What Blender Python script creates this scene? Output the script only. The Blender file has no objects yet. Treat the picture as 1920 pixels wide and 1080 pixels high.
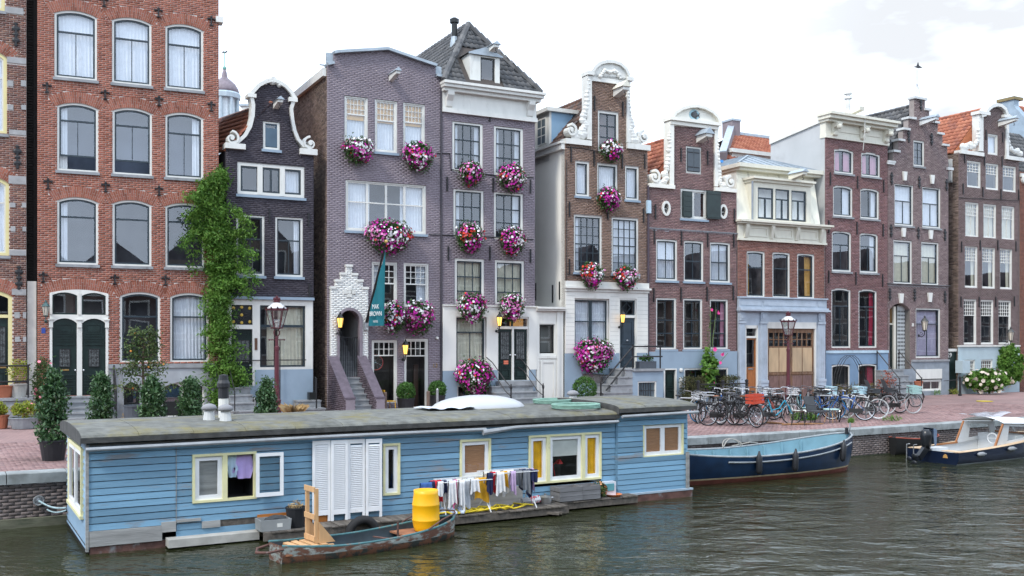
import bpy,math,random
import numpy as np
from mathutils import Vector,Matrix
from mathutils.geometry import tessellate_polygon
random.seed(7)
RNG=np.random.default_rng(7)
SC=bpy.context.scene
COL=SC.collection
PI=math.pi
R=math.radians
U=random.uniform
# metric frame of the place: water z=0, street about z=0.9, camera above the canal at the origin looking along +Y
F,HZ,CZ=1867.0,640.0,3.65
# ---------------------------------------------------------------- camera, sky, sun, exposure
cam=bpy.data.cameras.new('camera')
cam_o=bpy.data.objects.new('camera',cam)
COL.objects.link(cam_o)
cam_o.location=(0,0,CZ)
cam_o.rotation_euler=(R(90),0,0)
cam.sensor_width=36
cam.lens=36*F/1920
cam.shift_y=(HZ-540)/1920
cam.clip_start=0.1
cam.clip_end=4000
SC.camera=cam_o
SUN_EL,SUN_AZ=48,218
world=bpy.data.worlds.new('World')
SC.world=world
world.use_nodes=True
def build_world():
 nt=world.node_tree
 nt.nodes.clear()
 N,L=nt.nodes.new,nt.links.new
 out=N('ShaderNodeOutputWorld');bg=N('ShaderNodeBackground')
 sky=N('ShaderNodeTexSky');sky.sky_type='NISHITA';sky.sun_disc=False
 sky.sun_elevation=R(SUN_EL);sky.sun_rotation=R(SUN_AZ)
 tc=N('ShaderNodeTexCoord');mp=N('ShaderNodeMapping')
 mp.inputs['Scale'].default_value=(1.0,1.0,2.6);mp.inputs['Location'].default_value=(0.35,0.2,0.1)
 L(tc.outputs['Generated'],mp.inputs['Vector'])
 n1=N('ShaderNodeTexNoise');n1.inputs['Scale'].default_value=2.4;n1.inputs['Detail'].default_value=5
 n1.inputs['Roughness'].default_value=0.5
 L(mp.outputs['Vector'],n1.inputs['Vector'])
 cr=N('ShaderNodeValToRGB')
 e=cr.color_ramp.elements
 e[0].position=0.3;e[0].color=(9.5,10.4,11.8,1)
 e[1].position=0.56;e[1].color=(15.6,18.2,22.0,1)
 L(n1.outputs['Fac'],cr.inputs['Fac'])
 nv=N('ShaderNodeVectorMath');nv.operation='NORMALIZE';L(tc.outputs['Generated'],nv.inputs[0])
 dt=N('ShaderNodeVectorMath');dt.operation='DOT_PRODUCT';dt.inputs[1].default_value=Vector((800/F,1,560/F)).normalized();L(nv.outputs[0],dt.inputs[0])
 m1=N('ShaderNodeMapRange');m1.interpolation_type='SMOOTHSTEP';m1.inputs['From Min'].default_value=.972;m1.inputs['From Max'].default_value=.999;L(dt.outputs['Value'],m1.inputs['Value'])
 n2=N('ShaderNodeTexNoise');n2.inputs['Scale'].default_value=7;n2.inputs['Detail'].default_value=5;L(mp.outputs['Vector'],n2.inputs['Vector'])
 m2=N('ShaderNodeMapRange');m2.inputs['From Min'].default_value=.3;m2.inputs['From Max'].default_value=.62;L(n2.outputs['Fac'],m2.inputs['Value'])
 mu=N('ShaderNodeMath');mu.operation='MULTIPLY';L(m1.outputs[0],mu.inputs[0]);L(m2.outputs[0],mu.inputs[1])
 cm=N('ShaderNodeMix');cm.data_type='RGBA';L(mu.outputs[0],cm.inputs[0]);L(cr.outputs['Color'],cm.inputs[6]);cm.inputs[7].default_value=(6.9,7.1,7.4,1)
 mx=N('ShaderNodeMix');mx.data_type='RGBA';mx.inputs[0].default_value=0.93
 L(sky.outputs['Color'],mx.inputs[6]);L(cm.outputs[2],mx.inputs[7])
 L(mx.outputs[2],bg.inputs['Color'])
 bg.inputs['Strength'].default_value=0.1
 L(bg.outputs['Background'],out.inputs['Surface'])
build_world()
sun=bpy.data.lights.new('sun','SUN')
sun.energy=2.0;sun.angle=R(10);sun.color=(1.0,0.94,0.85)
sun_o=bpy.data.objects.new('sun',sun);COL.objects.link(sun_o)
_d=Vector((math.sin(R(SUN_AZ))*math.cos(R(SUN_EL)),math.cos(R(SUN_AZ))*math.cos(R(SUN_EL)),math.sin(R(SUN_EL))))
sun_o.rotation_euler=(-_d).to_track_quat('-Z','Y').to_euler()
sun_o.location=(0,-10,40)
SC.view_settings.view_transform='Standard'
SC.view_settings.look='None'
SC.view_settings.exposure=0.43
SC.view_settings.gamma=1.0
SC.view_settings.use_curve_mapping=False
SC.render.engine='CYCLES'
SC.cycles.max_bounces=6
SC.cycles.transparent_max_bounces=12
SC.cycles.caustics_reflective=False
SC.cycles.use_denoising=True
SC.cycles.sample_clamp_indirect=6
SC.cycles.caustics_refractive=False
# ---------------------------------------------------------------- materials
MATS={}
def _nodes(name):
 m=bpy.data.materials.new(name);m.use_nodes=True
 nt=m.node_tree
 p=nt.nodes['Principled BSDF']
 return m,nt,p
def _c(c,k=1.0):
 return(c[0]*k,c[1]*k,c[2]*k,1)
def mat(name,col=(.5,.5,.5),rough=.6,var=.12,scale=3.0,bump=0.0,bscale=None,metal=0.0,spec=.4,col2=None,patch=None,stretch=(1,1,1),detail=4,tint=0.0,emit=None,rnd=0.0):
 """base colour broken up by noise, optionally a second colour (col2) in patches (patch=(low,high) of the noise), tint from the face attribute"""
 if name in MATS:return MATS[name]
 m,nt,p=_nodes(name)
 N,L=nt.nodes.new,nt.links.new
 tc=N('ShaderNodeTexCoord');mp=N('ShaderNodeMapping');mp.inputs['Scale'].default_value=stretch
 L(tc.outputs['Object'],mp.inputs['Vector'])
 n=N('ShaderNodeTexNoise');n.inputs['Scale'].default_value=scale;n.inputs['Detail'].default_value=detail
 L(mp.outputs['Vector'],n.inputs['Vector'])
 cr=N('ShaderNodeValToRGB');e=cr.color_ramp.elements
 e[0].position=.3;e[0].color=_c(col,1-var);e[1].position=.7;e[1].color=_c(col,1+var)
 L(n.outputs['Fac'],cr.inputs['Fac'])
 last=cr.outputs['Color']
 if tint or rnd:
  at=N('ShaderNodeAttribute');at.attribute_name='tint'
  src=at.outputs['Fac']
  if rnd:
   oi=N('ShaderNodeObjectInfo');ad=N('ShaderNodeMath');ad.operation='ADD'
   L(oi.outputs['Random'],ad.inputs[0]);L(src,ad.inputs[1]);fr=N('ShaderNodeMath');fr.operation='FRACT'
   L(ad.outputs[0],fr.inputs[0]);src=fr.outputs[0]
  k=tint or rnd
  mr=N('ShaderNodeMapRange');mr.inputs['To Min'].default_value=1-k;mr.inputs['To Max'].default_value=1+k
  L(src,mr.inputs['Value'])
  mm=N('ShaderNodeVectorMath');mm.operation='SCALE'
  L(last,mm.inputs[0]);L(mr.outputs[0],mm.inputs['Scale']);last=mm.outputs[0]
 if col2:
  n2=N('ShaderNodeTexNoise');n2.inputs['Scale'].default_value=patch[2]if len(patch)>2 else scale*.7
  n2.inputs['Detail'].default_value=7;n2.inputs['Roughness'].default_value=.65
  L(mp.outputs['Vector'],n2.inputs['Vector'])
  mr=N('ShaderNodeMapRange');mr.inputs['From Min'].default_value=patch[0];mr.inputs['From Max'].default_value=patch[1]
  L(n2.outputs['Fac'],mr.inputs['Value'])
  mx=N('ShaderNodeMix');mx.data_type='RGBA'
  L(mr.outputs[0],mx.inputs[0]);L(last,mx.inputs[6]);mx.inputs[7].default_value=_c(col2);last=mx.outputs[2]
 L(last,p.inputs['Base Color'])
 p.inputs['Roughness'].default_value=rough;p.inputs['Metallic'].default_value=metal
 p.inputs['Specular IOR Level'].default_value=spec
 if bump:
  nb=N('ShaderNodeTexNoise');nb.inputs['Scale'].default_value=bscale or scale*6;nb.inputs['Detail'].default_value=4
  L(mp.outputs['Vector'],nb.inputs['Vector'])
  b=N('ShaderNodeBump');b.inputs['Strength'].default_value=bump;b.inputs['Distance'].default_value=.02
  L(nb.outputs['Fac'],b.inputs['Height']);L(b.outputs['Normal'],p.inputs['Normal'])
 if emit:
  p.inputs['Emission Color'].default_value=_c(emit[0]);p.inputs['Emission Strength'].default_value=emit[1]
 MATS[name]=m
 return m
def ramp_mat(name,cols,rough=.85,stain=.25,sscale=.6,bump=.0,spec=.3,src='tint',transl=0.0,pos=None,streak=None):
 """colour from the per-face 'tint' value through a ramp, darkened and lightened by large soft stains"""
 if name in MATS:return MATS[name]
 m,nt,p=_nodes(name)
 N,L=nt.nodes.new,nt.links.new
 at=N('ShaderNodeAttribute');at.attribute_name='tint'
 v=at.outputs['Fac']
 if src=='random':
  oi=N('ShaderNodeObjectInfo');ad=N('ShaderNodeMath');ad.operation='ADD'
  L(oi.outputs['Random'],ad.inputs[0]);L(v,ad.inputs[1]);fr=N('ShaderNodeMath');fr.operation='FRACT'
  L(ad.outputs[0],fr.inputs[0]);v=fr.outputs[0]
 cr=N('ShaderNodeValToRGB');e=cr.color_ramp.elements
 while len(e)<len(cols):e.new(.5)
 for i,c in enumerate(cols):
  e[i].position=pos[i]if pos else i/(len(cols)-1);e[i].color=_c(c)
 if pos:cr.color_ramp.interpolation='CONSTANT'
 L(v,cr.inputs['Fac'])
 last=cr.outputs['Color']
 if stain:
  tc=N('ShaderNodeTexCoord');n=N('ShaderNodeTexNoise');n.inputs['Scale'].default_value=sscale;n.inputs['Detail'].default_value=6
  n.inputs['Roughness'].default_value=.6
  mp=N('ShaderNodeMapping');mp.inputs['Scale'].default_value=streak or(1,1,.6)
  L(tc.outputs['Object'],mp.inputs['Vector']);L(mp.outputs['Vector'],n.inputs['Vector'])
  mr=N('ShaderNodeMapRange');mr.inputs['From Min'].default_value=.3;mr.inputs['From Max'].default_value=.7
  mr.inputs['To Min'].default_value=1-stain;mr.inputs['To Max'].default_value=1+stain*.7
  L(n.outputs['Fac'],mr.inputs['Value'])
  mm=N('ShaderNodeVectorMath');mm.operation='SCALE'
  L(last,mm.inputs[0]);L(mr.outputs[0],mm.inputs['Scale']);last=mm.outputs[0]
  m3=N('ShaderNodeMapping');m3.inputs['Scale'].default_value=(2.6,1,.16);L(tc.outputs['Object'],m3.inputs['Vector'])
  n3=N('ShaderNodeTexNoise');n3.inputs['Scale'].default_value=1.0;n3.inputs['Detail'].default_value=5;n3.inputs['Roughness'].default_value=.7;L(m3.outputs[0],n3.inputs['Vector'])
  r3=N('ShaderNodeMapRange');r3.inputs['From Min'].default_value=.52;r3.inputs['From Max'].default_value=.75;r3.inputs['To Min'].default_value=1;r3.inputs['To Max'].default_value=1-stain;L(n3.outputs['Fac'],r3.inputs['Value'])
  v3=N('ShaderNodeVectorMath');v3.operation='SCALE';L(last,v3.inputs[0]);L(r3.outputs[0],v3.inputs['Scale']);last=v3.outputs[0]
 L(last,p.inputs['Base Color'])
 p.inputs['Roughness'].default_value=rough;p.inputs['Specular IOR Level'].default_value=spec
 if bump:
  tc2=N('ShaderNodeTexCoord');nb=N('ShaderNodeTexNoise');nb.inputs['Scale'].default_value=22
  L(tc2.outputs['Object'],nb.inputs['Vector'])
  b=N('ShaderNodeBump');b.inputs['Strength'].default_value=bump;b.inputs['Distance'].default_value=.02
  L(nb.outputs['Fac'],b.inputs['Height']);L(b.outputs['Normal'],p.inputs['Normal'])
 if transl:
  out=nt.nodes['Material Output'];tr=N('ShaderNodeBsdfTranslucent');mx=N('ShaderNodeMixShader')
  mx.inputs[0].default_value=transl
  L(last,tr.inputs['Color']);L(p.outputs['BSDF'],mx.inputs[1]);L(tr.outputs['BSDF'],mx.inputs[2])
  L(mx.outputs[0],out.inputs['Surface'])
 MATS[name]=m
 return m
def glass_mat(name,tintc=(.93,.96,1.0),boost=.06,ior=1.5,wob=.0,rough=.01):
 if name in MATS:return MATS[name]
 m=bpy.data.materials.new(name);m.use_nodes=True
 nt=m.node_tree;nt.nodes.clear();N,L=nt.nodes.new,nt.links.new
 out=N('ShaderNodeOutputMaterial');tr=N('ShaderNodeBsdfTransparent');gl=N('ShaderNodeBsdfGlossy');mx=N('ShaderNodeMixShader')
 lw=N('ShaderNodeLayerWeight');lw.inputs['Blend'].default_value=.5;fr=N('ShaderNodeMath');fr.operation='POWER';fr.inputs[1].default_value=5;L(lw.outputs['Facing'],fr.inputs[0])
 ad=N('ShaderNodeMath');ad.operation='MULTIPLY_ADD';ad.inputs[1].default_value=.9;ad.inputs[2].default_value=boost+.068;ad.use_clamp=True
 tr.inputs['Color'].default_value=_c(tintc);gl.inputs['Color'].default_value=(.95,.97,1,1);gl.inputs['Roughness'].default_value=rough
 L(fr.outputs[0],ad.inputs[0]);L(ad.outputs[0],mx.inputs[0]);L(tr.outputs[0],mx.inputs[1]);L(gl.outputs[0],mx.inputs[2])
 L(mx.outputs[0],out.inputs['Surface'])
 if wob:
  tc=N('ShaderNodeTexCoord');n=N('ShaderNodeTexNoise');n.inputs['Scale'].default_value=1.1;n.inputs['Detail'].default_value=0
  L(tc.outputs['Object'],n.inputs['Vector'])
  b=N('ShaderNodeBump');b.inputs['Strength'].default_value=wob;b.inputs['Distance'].default_value=.05
  L(n.outputs['Fac'],b.inputs['Height']);L(b.outputs['Normal'],gl.inputs['Normal'])
 MATS[name]=m
 return m
WHITE=mat('white_paint',(.62,.615,.575),.45,.06,2,col2=(.42,.41,.37),patch=(.58,.82,2.2),stretch=(2,2,.6))
CREAM=mat('cream_paint',(.62,.595,.50),.5,.06,2,col2=(.42,.39,.31),patch=(.56,.8,2),stretch=(2,2,.6))
WHITEWALL=mat('white_render',(.65,.64,.595),.7,.06,1.2,bump=.15,bscale=9,col2=(.5,.48,.43),patch=(.56,.82,1.3),stretch=(1.5,1.5,.5))
DARKSASH=mat('dark_blue_paint',(.022,.035,.045),.35,.2,5)
BLACKPAINT=mat('black_paint',(.012,.014,.014),.35,.3,5)
GREENBLACK=mat('dark_green_paint',(.012,.024,.022),.3,.25,5)
IRON=mat('black_iron',(.014,.014,.016),.5,.3,12,bump=.1)
GREYSTONE=mat('grey_stone',(.24,.25,.26),.75,.2,3,bump=.2,bscale=25,col2=(.12,.12,.12),patch=(.55,.75,2.5))
BLUEGREY=mat('blue_grey_paint',(.24,.31,.38),.55,.07,1.5,col2=(.14,.19,.24),patch=(.62,.85,1.5))
LEAD=mat('lead',(.33,.38,.42),.5,.15,4,metal=.2)
GLASS=glass_mat('window_glass',wob=.035)
GLASS2=glass_mat('clear_glass',(.92,.94,.94),.015)
CURTAIN=mat('white_curtain',(.66,.68,.69),.9,.06,8)
CREAMCURT=mat('cream_curtain',(.62,.58,.43),.9,.08,8)
GOLDCURT=mat('golden_curtain',(.55,.30,.07),.9,.12,8)
PINKCURT=mat('pink_curtain',(.55,.25,.32),.9,.1,8)
REDCURT=mat('red_curtain',(.35,.02,.05),.9,.1,8)
ROOM=mat('dark_room',(.065,.066,.07),.9,.5,1.5)
ROOM2=mat('brown_room',(.10,.08,.065),.9,.5,1.5)
# ---------------------------------------------------------------- mesh builder
class MB:
 def __init__(s):s.v=[];s.f=[];s.t=[]
 def add(s,vs,fs,tint=0.5):
  o=len(s.v);s.v.extend(vs)
  for f in fs:s.f.append([i+o for i in f]);s.t.append(tint)
  return s
 def box(s,x0,x1,y0,y1,z0,z1,tint=.5):
  return s.add([(x0,y0,z0),(x1,y0,z0),(x1,y1,z0),(x0,y1,z0),(x0,y0,z1),(x1,y0,z1),(x1,y1,z1),(x0,y1,z1)],[(0,3,2,1),(4,5,6,7),(0,1,5,4),(1,2,6,5),(2,3,7,6),(3,0,4,7)],tint)
 def bar(s,p,q,w=.03,h=None,tint=.5,up=(0,0,1)):
  p,q=Vector(p),Vector(q);h=h or w
  d=(q-p)
  if d.length<1e-6:return s
  d.normalize();upv=Vector(up)
  if abs(d.dot(upv))>.98:upv=Vector((0,1,0))
  a=d.cross(upv).normalized()*(w/2);b=a.cross(d).normalized()*(h/2)
  vs=[p-a-b,p+a-b,p+a+b,p-a+b,q-a-b,q+a-b,q+a+b,q-a+b]
  return s.add([tuple(v)for v in vs],[(0,1,2,3),(7,6,5,4),(0,4,5,1),(1,5,6,2),(2,6,7,3),(3,7,4,0)],tint)
 def tube(s,pts,r=.02,n=6,closed=False,tint=.5,caps=True):
  pts=[Vector(p)for p in pts];m=len(pts)
  rs=r if isinstance(r,(list,tuple))else[r]*m
  vs=[];pa=None
  for i,p in enumerate(pts):
   if closed:d=pts[(i+1)%m]-pts[i-1]
   else:d=pts[min(i+1,m-1)]-pts[max(i-1,0)]
   if d.length<1e-9:d=Vector((0,0,1))
   d.normalize()
   if pa is None:
    pa=d.orthogonal().normalized()
   else:
    pa=(pa-d*pa.dot(d))
    pa=pa.normalized()if pa.length>1e-6 else d.orthogonal().normalized()
   b=d.cross(pa)
   for k in range(n):
    a=2*PI*k/n
    vs.append(tuple(p+(pa*math.cos(a)+b*math.sin(a))*rs[i]))
  fs=[]
  for i in range(m if closed else m-1):
   j=(i+1)%m
   for k in range(n):
    l=(k+1)%n
    fs.append((i*n+k,i*n+l,j*n+l,j*n+k))
  if not closed and caps:
   fs.append(tuple(range(n))[::-1]);fs.append(tuple((m-1)*n+k for k in range(n)))
  return s.add(vs,fs,tint)
 def lathe(s,prof,n=12,c=(0,0,0),tint=.5,axis='z'):
  vs=[];m=len(prof)
  for r,z in prof:
   for k in range(n):
    a=2*PI*k/n;x,y=r*math.cos(a),r*math.sin(a)
    if axis=='z':vs.append((c[0]+x,c[1]+y,c[2]+z))
    elif axis=='y':vs.append((c[0]+x,c[1]+z,c[2]+y))
    else:vs.append((c[0]+z,c[1]+x,c[2]+y))
  fs=[]
  for i in range(m-1):
   for k in range(n):
    l=(k+1)%n
    fs.append((i*n+k,i*n+l,(i+1)*n+l,(i+1)*n+k))
  if prof[0][0]>1e-4:fs.append(tuple(range(n))[::-1])
  if prof[-1][0]>1e-4:fs.append(tuple((m-1)*n+k for k in range(n)))
  return s.add(vs,fs,tint)
 def prism(s,poly,y0,y1,tint=.5):
  """poly: (x,z) outline, extruded along y"""
  n=len(poly)
  vs=[(x,y0,z)for x,z in poly]+[(x,y1,z)for x,z in poly]
  fs=[]
  for t in tessellate_polygon([[Vector((x,z,0))for x,z in poly]]):
   fs.append(tuple(t));fs.append(tuple(n+i for i in t[::-1]))
  for i in range(n):fs.append((i,(i+1)%n,n+(i+1)%n,n+i))
  return s.add(vs,fs,tint)
 def plate(s,outline,holes,y0,y1,tint=.5):
  """outline with holes in the xz plane, with side walls from y0 (front) to y1"""
  polys=[outline]+holes
  allp=[p for q in polys for p in q]
  n=len(allp)
  vs=[(x,y0,z)for x,z in allp]+[(x,y1,z)for x,z in allp]
  fs=[tuple(t)for t in tessellate_polygon([[Vector((x,z,0))for x,z in q]for q in polys])]
  fs+=[tuple(i+n for i in t[::-1])for t in fs]
  o=0
  for q in polys:
   m=len(q)
   for i in range(m):fs.append((o+i,o+(i+1)%m,n+o+(i+1)%m,n+o+i))
   o+=m
  return s.add(vs,fs,tint)
 def ribbon(s,pts,w,y0,y1,tint=.5,closed=False):
  """a flat band of width w following a line in the xz plane, from depth y0 to y1"""
  n=len(pts);ws=w if isinstance(w,(list,tuple))else[w]*n
  L_,R_=[],[]
  for i in range(n):
   if closed:a,b=pts[i-1],pts[(i+1)%n]
   else:a,b=pts[max(i-1,0)],pts[min(i+1,n-1)]
   dx,dz=b[0]-a[0],b[1]-a[1];l=math.hypot(dx,dz)or 1
   nx,nz=-dz/l*ws[i]/2,dx/l*ws[i]/2
   L_.append((pts[i][0]+nx,pts[i][1]+nz));R_.append((pts[i][0]-nx,pts[i][1]-nz))
  vs=[]
  for i in range(n):
   vs+=[(L_[i][0],y0,L_[i][1]),(R_[i][0],y0,R_[i][1]),(R_[i][0],y1,R_[i][1]),(L_[i][0],y1,L_[i][1])]
  fs=[]
  for i in range(n if closed else n-1):
   a,b=4*i,4*((i+1)%n)
   for k in range(4):fs.append((a+k,a+(k+1)%4,b+(k+1)%4,b+k))
  if not closed:fs+=[(3,2,1,0),tuple(4*(n-1)+k for k in range(4))]
  return s.add(vs,fs,tint)
 def ball(s,c,r,n=8,m=6,tint=.5,jit=0):
  rx,ry,rz=r if isinstance(r,(tuple,list))else(r,r,r)
  vs=[(c[0],c[1],c[2]-rz)]
  for i in range(1,m):
   a=-PI/2+PI*i/m
   for k in range(n):
    b=2*PI*k/n;q=1+U(-jit,jit)
    vs.append((c[0]+rx*q*math.cos(a)*math.cos(b),c[1]+ry*q*math.cos(a)*math.sin(b),c[2]+rz*q*math.sin(a)))
  vs.append((c[0],c[1],c[2]+rz));last=len(vs)-1
  fs=[(0,1+(k+1)%n,1+k)for k in range(n)]
  for i in range(m-2):
   for k in range(n):
    l=(k+1)%n
    fs.append((1+i*n+k,1+i*n+l,1+(i+1)*n+l,1+(i+1)*n+k))
  fs+=[(last,1+(m-2)*n+k,1+(m-2)*n+(k+1)%n)for k in range(n)]
  return s.add(vs,fs,tint)
 def grid(s,P,tint=.5,closed_u=False):
  """P[i][j]: points of a sheet"""
  n,m=len(P),len(P[0]);vs=[tuple(p)for r in P for p in r];fs=[]
  for i in range(n-1):
   for j in range(m-1):fs.append((i*m+j,i*m+j+1,(i+1)*m+j+1,(i+1)*m+j))
  return s.add(vs,fs,tint)
 def quad(s,a,b,c,d,tint=.5):return s.add([tuple(a),tuple(b),tuple(c),tuple(d)],[(0,1,2,3)],tint)
 def mesh(s,name,material,smooth=False):
  me=bpy.data.meshes.new(name)
  me.from_pydata([tuple(map(float,v))for v in s.v],[],s.f)
  a=me.attributes.new('tint','FLOAT','FACE');a.data.foreach_set('value',np.array(s.t,dtype=np.float32))
  if material:me.materials.append(material)
  if smooth:me.polygons.foreach_set('use_smooth',[True]*len(s.f))
  me.update()
  return me
 def build(s,name,material,parent=None,smooth=False,**kw):
  return put(name,s.mesh(name,material,smooth),parent,**kw)
def put(name,me,parent=None,label=None,cat=None,group=None,kind=None,loc=None,rz=None):
 o=bpy.data.objects.new(name,me);COL.objects.link(o)
 if parent:o.parent=parent
 if label:o['label']=label
 if cat:o['category']=cat
 if group:o['group']=group
 if kind:o['kind']=kind
 if loc:o.location=loc
 if rz is not None:o.rotation_euler=(0,0,rz)
 return o
def thing(name,label,cat,loc=(0,0,0),rz=0.0,group=None):
 return put(name,None,None,label,cat,group,None,loc,rz)
def raw_mesh(name,V,Fq,tint,material,parent=None,smooth=False,**kw):
 """fast numpy mesh: V (n,3), Fq (m,k) all faces the same size"""
 me=bpy.data.meshes.new(name)
 V=np.asarray(V,dtype=np.float32);Fq=np.asarray(Fq,dtype=np.int32)
 m,k=Fq.shape
 me.vertices.add(len(V));me.vertices.foreach_set('co',V.ravel())
 me.loops.add(m*k);me.loops.foreach_set('vertex_index',Fq.ravel())
 me.polygons.add(m);me.polygons.foreach_set('loop_start',np.arange(0,m*k,k,dtype=np.int32))
 me.polygons.foreach_set('loop_total',np.full(m,k,dtype=np.int32))
 if smooth:me.polygons.foreach_set('use_smooth',np.ones(m,dtype=bool))
 a=me.attributes.new('tint','FLOAT','FACE');a.data.foreach_set('value',np.asarray(tint,dtype=np.float32))
 if material:me.materials.append(material)
 me.update(calc_edges=True)
 return put(name,me,parent,**kw)
def copy_tree(o,parent=None):
 c=o.copy();COL.objects.link(c)
 if parent:c.parent=parent
 for ch in list(o.children):copy_tree(ch,c)
 return c
# ---------------------------------------------------------------- pixel rays of the photograph used as survey sightings
def st(x):
 """street level: falls gently away from the bridge on the left"""
 return .88+.0085*max(0.0,11-x)
def gp(px,py,z=None):
 """point of the street (or of the level plane z) seen in direction (px,py)"""
 zz=.95 if z is None else z
 for _ in range(4):
  Y=F*(CZ-zz)/(py-HZ);X=(px-960)/F*Y
  if z is None:zz=st(X)
 return Vector((X,Y,zz))
def at(px,py,Y):
 return Vector(((px-960)/F*Y,Y,CZ-(py-HZ)/F*Y))
# ---------------------------------------------------------------- loose bits: leaves, blossoms
def leaf_cloud(centers,spread,n_per,size,up=.3,flat=1.0,aspect=.5):
 """numpy diamonds (folded leaves) scattered round centres; returns V, F, tint"""
 c=np.asarray(centers,dtype=np.float64)
 n=len(c)*n_per
 base=np.repeat(c,n_per,axis=0)+RNG.normal(0,1,(n,3))*np.asarray(spread)
 d=RNG.normal(0,1,(n,3));d[:,2]+=up;d/=np.linalg.norm(d,axis=1)[:,None]
 e=RNG.normal(0,1,(n,3));e-=d*np.sum(d*e,axis=1)[:,None];e/=np.linalg.norm(e,axis=1)[:,None]
 nrm=np.cross(d,e)
 s=size*RNG.uniform(.6,1.3,n)[:,None]
 V=np.empty((n,4,3))
 V[:,0]=base-d*s*.5;V[:,1]=base+e*s*aspect*.5+nrm*s*.08
 V[:,2]=base+d*s*.5;V[:,3]=base-e*s*aspect*.5+nrm*s*.08
 tint=np.clip(np.repeat(RNG.uniform(.15,.85,len(c)),n_per)+RNG.normal(0,.16,n),0,1)
 return V.reshape(-1,3),np.arange(n*4).reshape(n,4),tint
def leaves(name,centers,spread,n_per,size,material,parent=None,**kw):
 V,Fq,t=leaf_cloud(centers,spread,n_per,size,kw.pop('up',.3),1,kw.pop('aspect',.55))
 return raw_mesh(name,V,Fq,t,material,parent,**kw)
def shell_pts(n,c,r,inner=.75):
 d=RNG.normal(0,1,(n,3));d/=np.linalg.norm(d,axis=1)[:,None]
 return np.asarray(c)+d*(RNG.uniform(inner,1,n)[:,None])*np.asarray(r),d
def discs(name,P,D,size,tint,material,parent=None,k=5,**kw):
 """small cupped flowers at P facing D"""
 n=len(P);D=D+RNG.normal(0,.35,D.shape);D/=np.linalg.norm(D,axis=1)[:,None]
 e=RNG.normal(0,1,(n,3));e-=D*np.sum(D*e,axis=1)[:,None];e/=np.linalg.norm(e,axis=1)[:,None]
 g=np.cross(D,e);s=size*RNG.uniform(.7,1.25,n)[:,None]
 V=np.empty((n,k+1,3));V[:,0]=P-D*s*.25
 for i in range(k):
  a=2*PI*i/k;V[:,i+1]=P+(e*math.cos(a)+g*math.sin(a))*s
 b=np.arange(n)[:,None]*(k+1)
 Fq=np.concatenate([np.concatenate([b,b+1+i,b+1+(i+1)%k],axis=1)[:,None,:]for i in range(k)],axis=1).reshape(-1,3)
 return raw_mesh(name,V.reshape(-1,3),Fq,np.repeat(tint,k),material,parent,**kw)
# ---------------------------------------------------------------- the setting: water, street, quay
QS=.579
def quay(x):return 31.55+QS*(x-10.98)
def quay_off(x,d):
 """point d metres behind the quay front, beside the front point at x"""
 n=Vector((-QS,1)).normalized();return Vector((x+n.x*d,quay(x)+n.y*d))
def build_water():
 m,nt,p=_nodes('canal_water');N,L=nt.nodes.new,nt.links.new
 p.inputs['Base Color'].default_value=(.022,.025,.011,1);p.inputs['Roughness'].default_value=.06;p.inputs['IOR'].default_value=1.33
 p.inputs['Specular IOR Level'].default_value=.6
 tc=N('ShaderNodeTexCoord');last=None
 for sc,st_,dist,rot in((.85,(.8,1.25,1),.34,20),(2.6,(.8,1.2,1),.13,-14),(8.0,(.85,1.1,1),.035,30)):
  mp=N('ShaderNodeMapping');mp.inputs['Scale'].default_value=st_;mp.inputs['Rotation'].default_value=(0,0,R(rot))
  n=N('ShaderNodeTexNoise');n.inputs['Scale'].default_value=sc;n.inputs['Detail'].default_value=3;n.inputs['Distortion'].default_value=.5
  L(tc.outputs['Object'],mp.inputs['Vector']);L(mp.outputs['Vector'],n.inputs['Vector'])
  b=N('ShaderNodeBump');b.inputs['Strength'].default_value=1;b.inputs['Distance'].default_value=dist*WAVE
  L(n.outputs['Fac'],b.inputs['Height'])
  if last:L(last,b.inputs['Normal'])
  last=b.outputs['Normal']
 L(last,p.inputs['Normal'])
 MB().quad((-400,-300,0),(400,-300,0),(400,500,0),(-400,500,0)).build('canal_water',m,kind='structure')
WAVE=.30
build_water()
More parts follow.
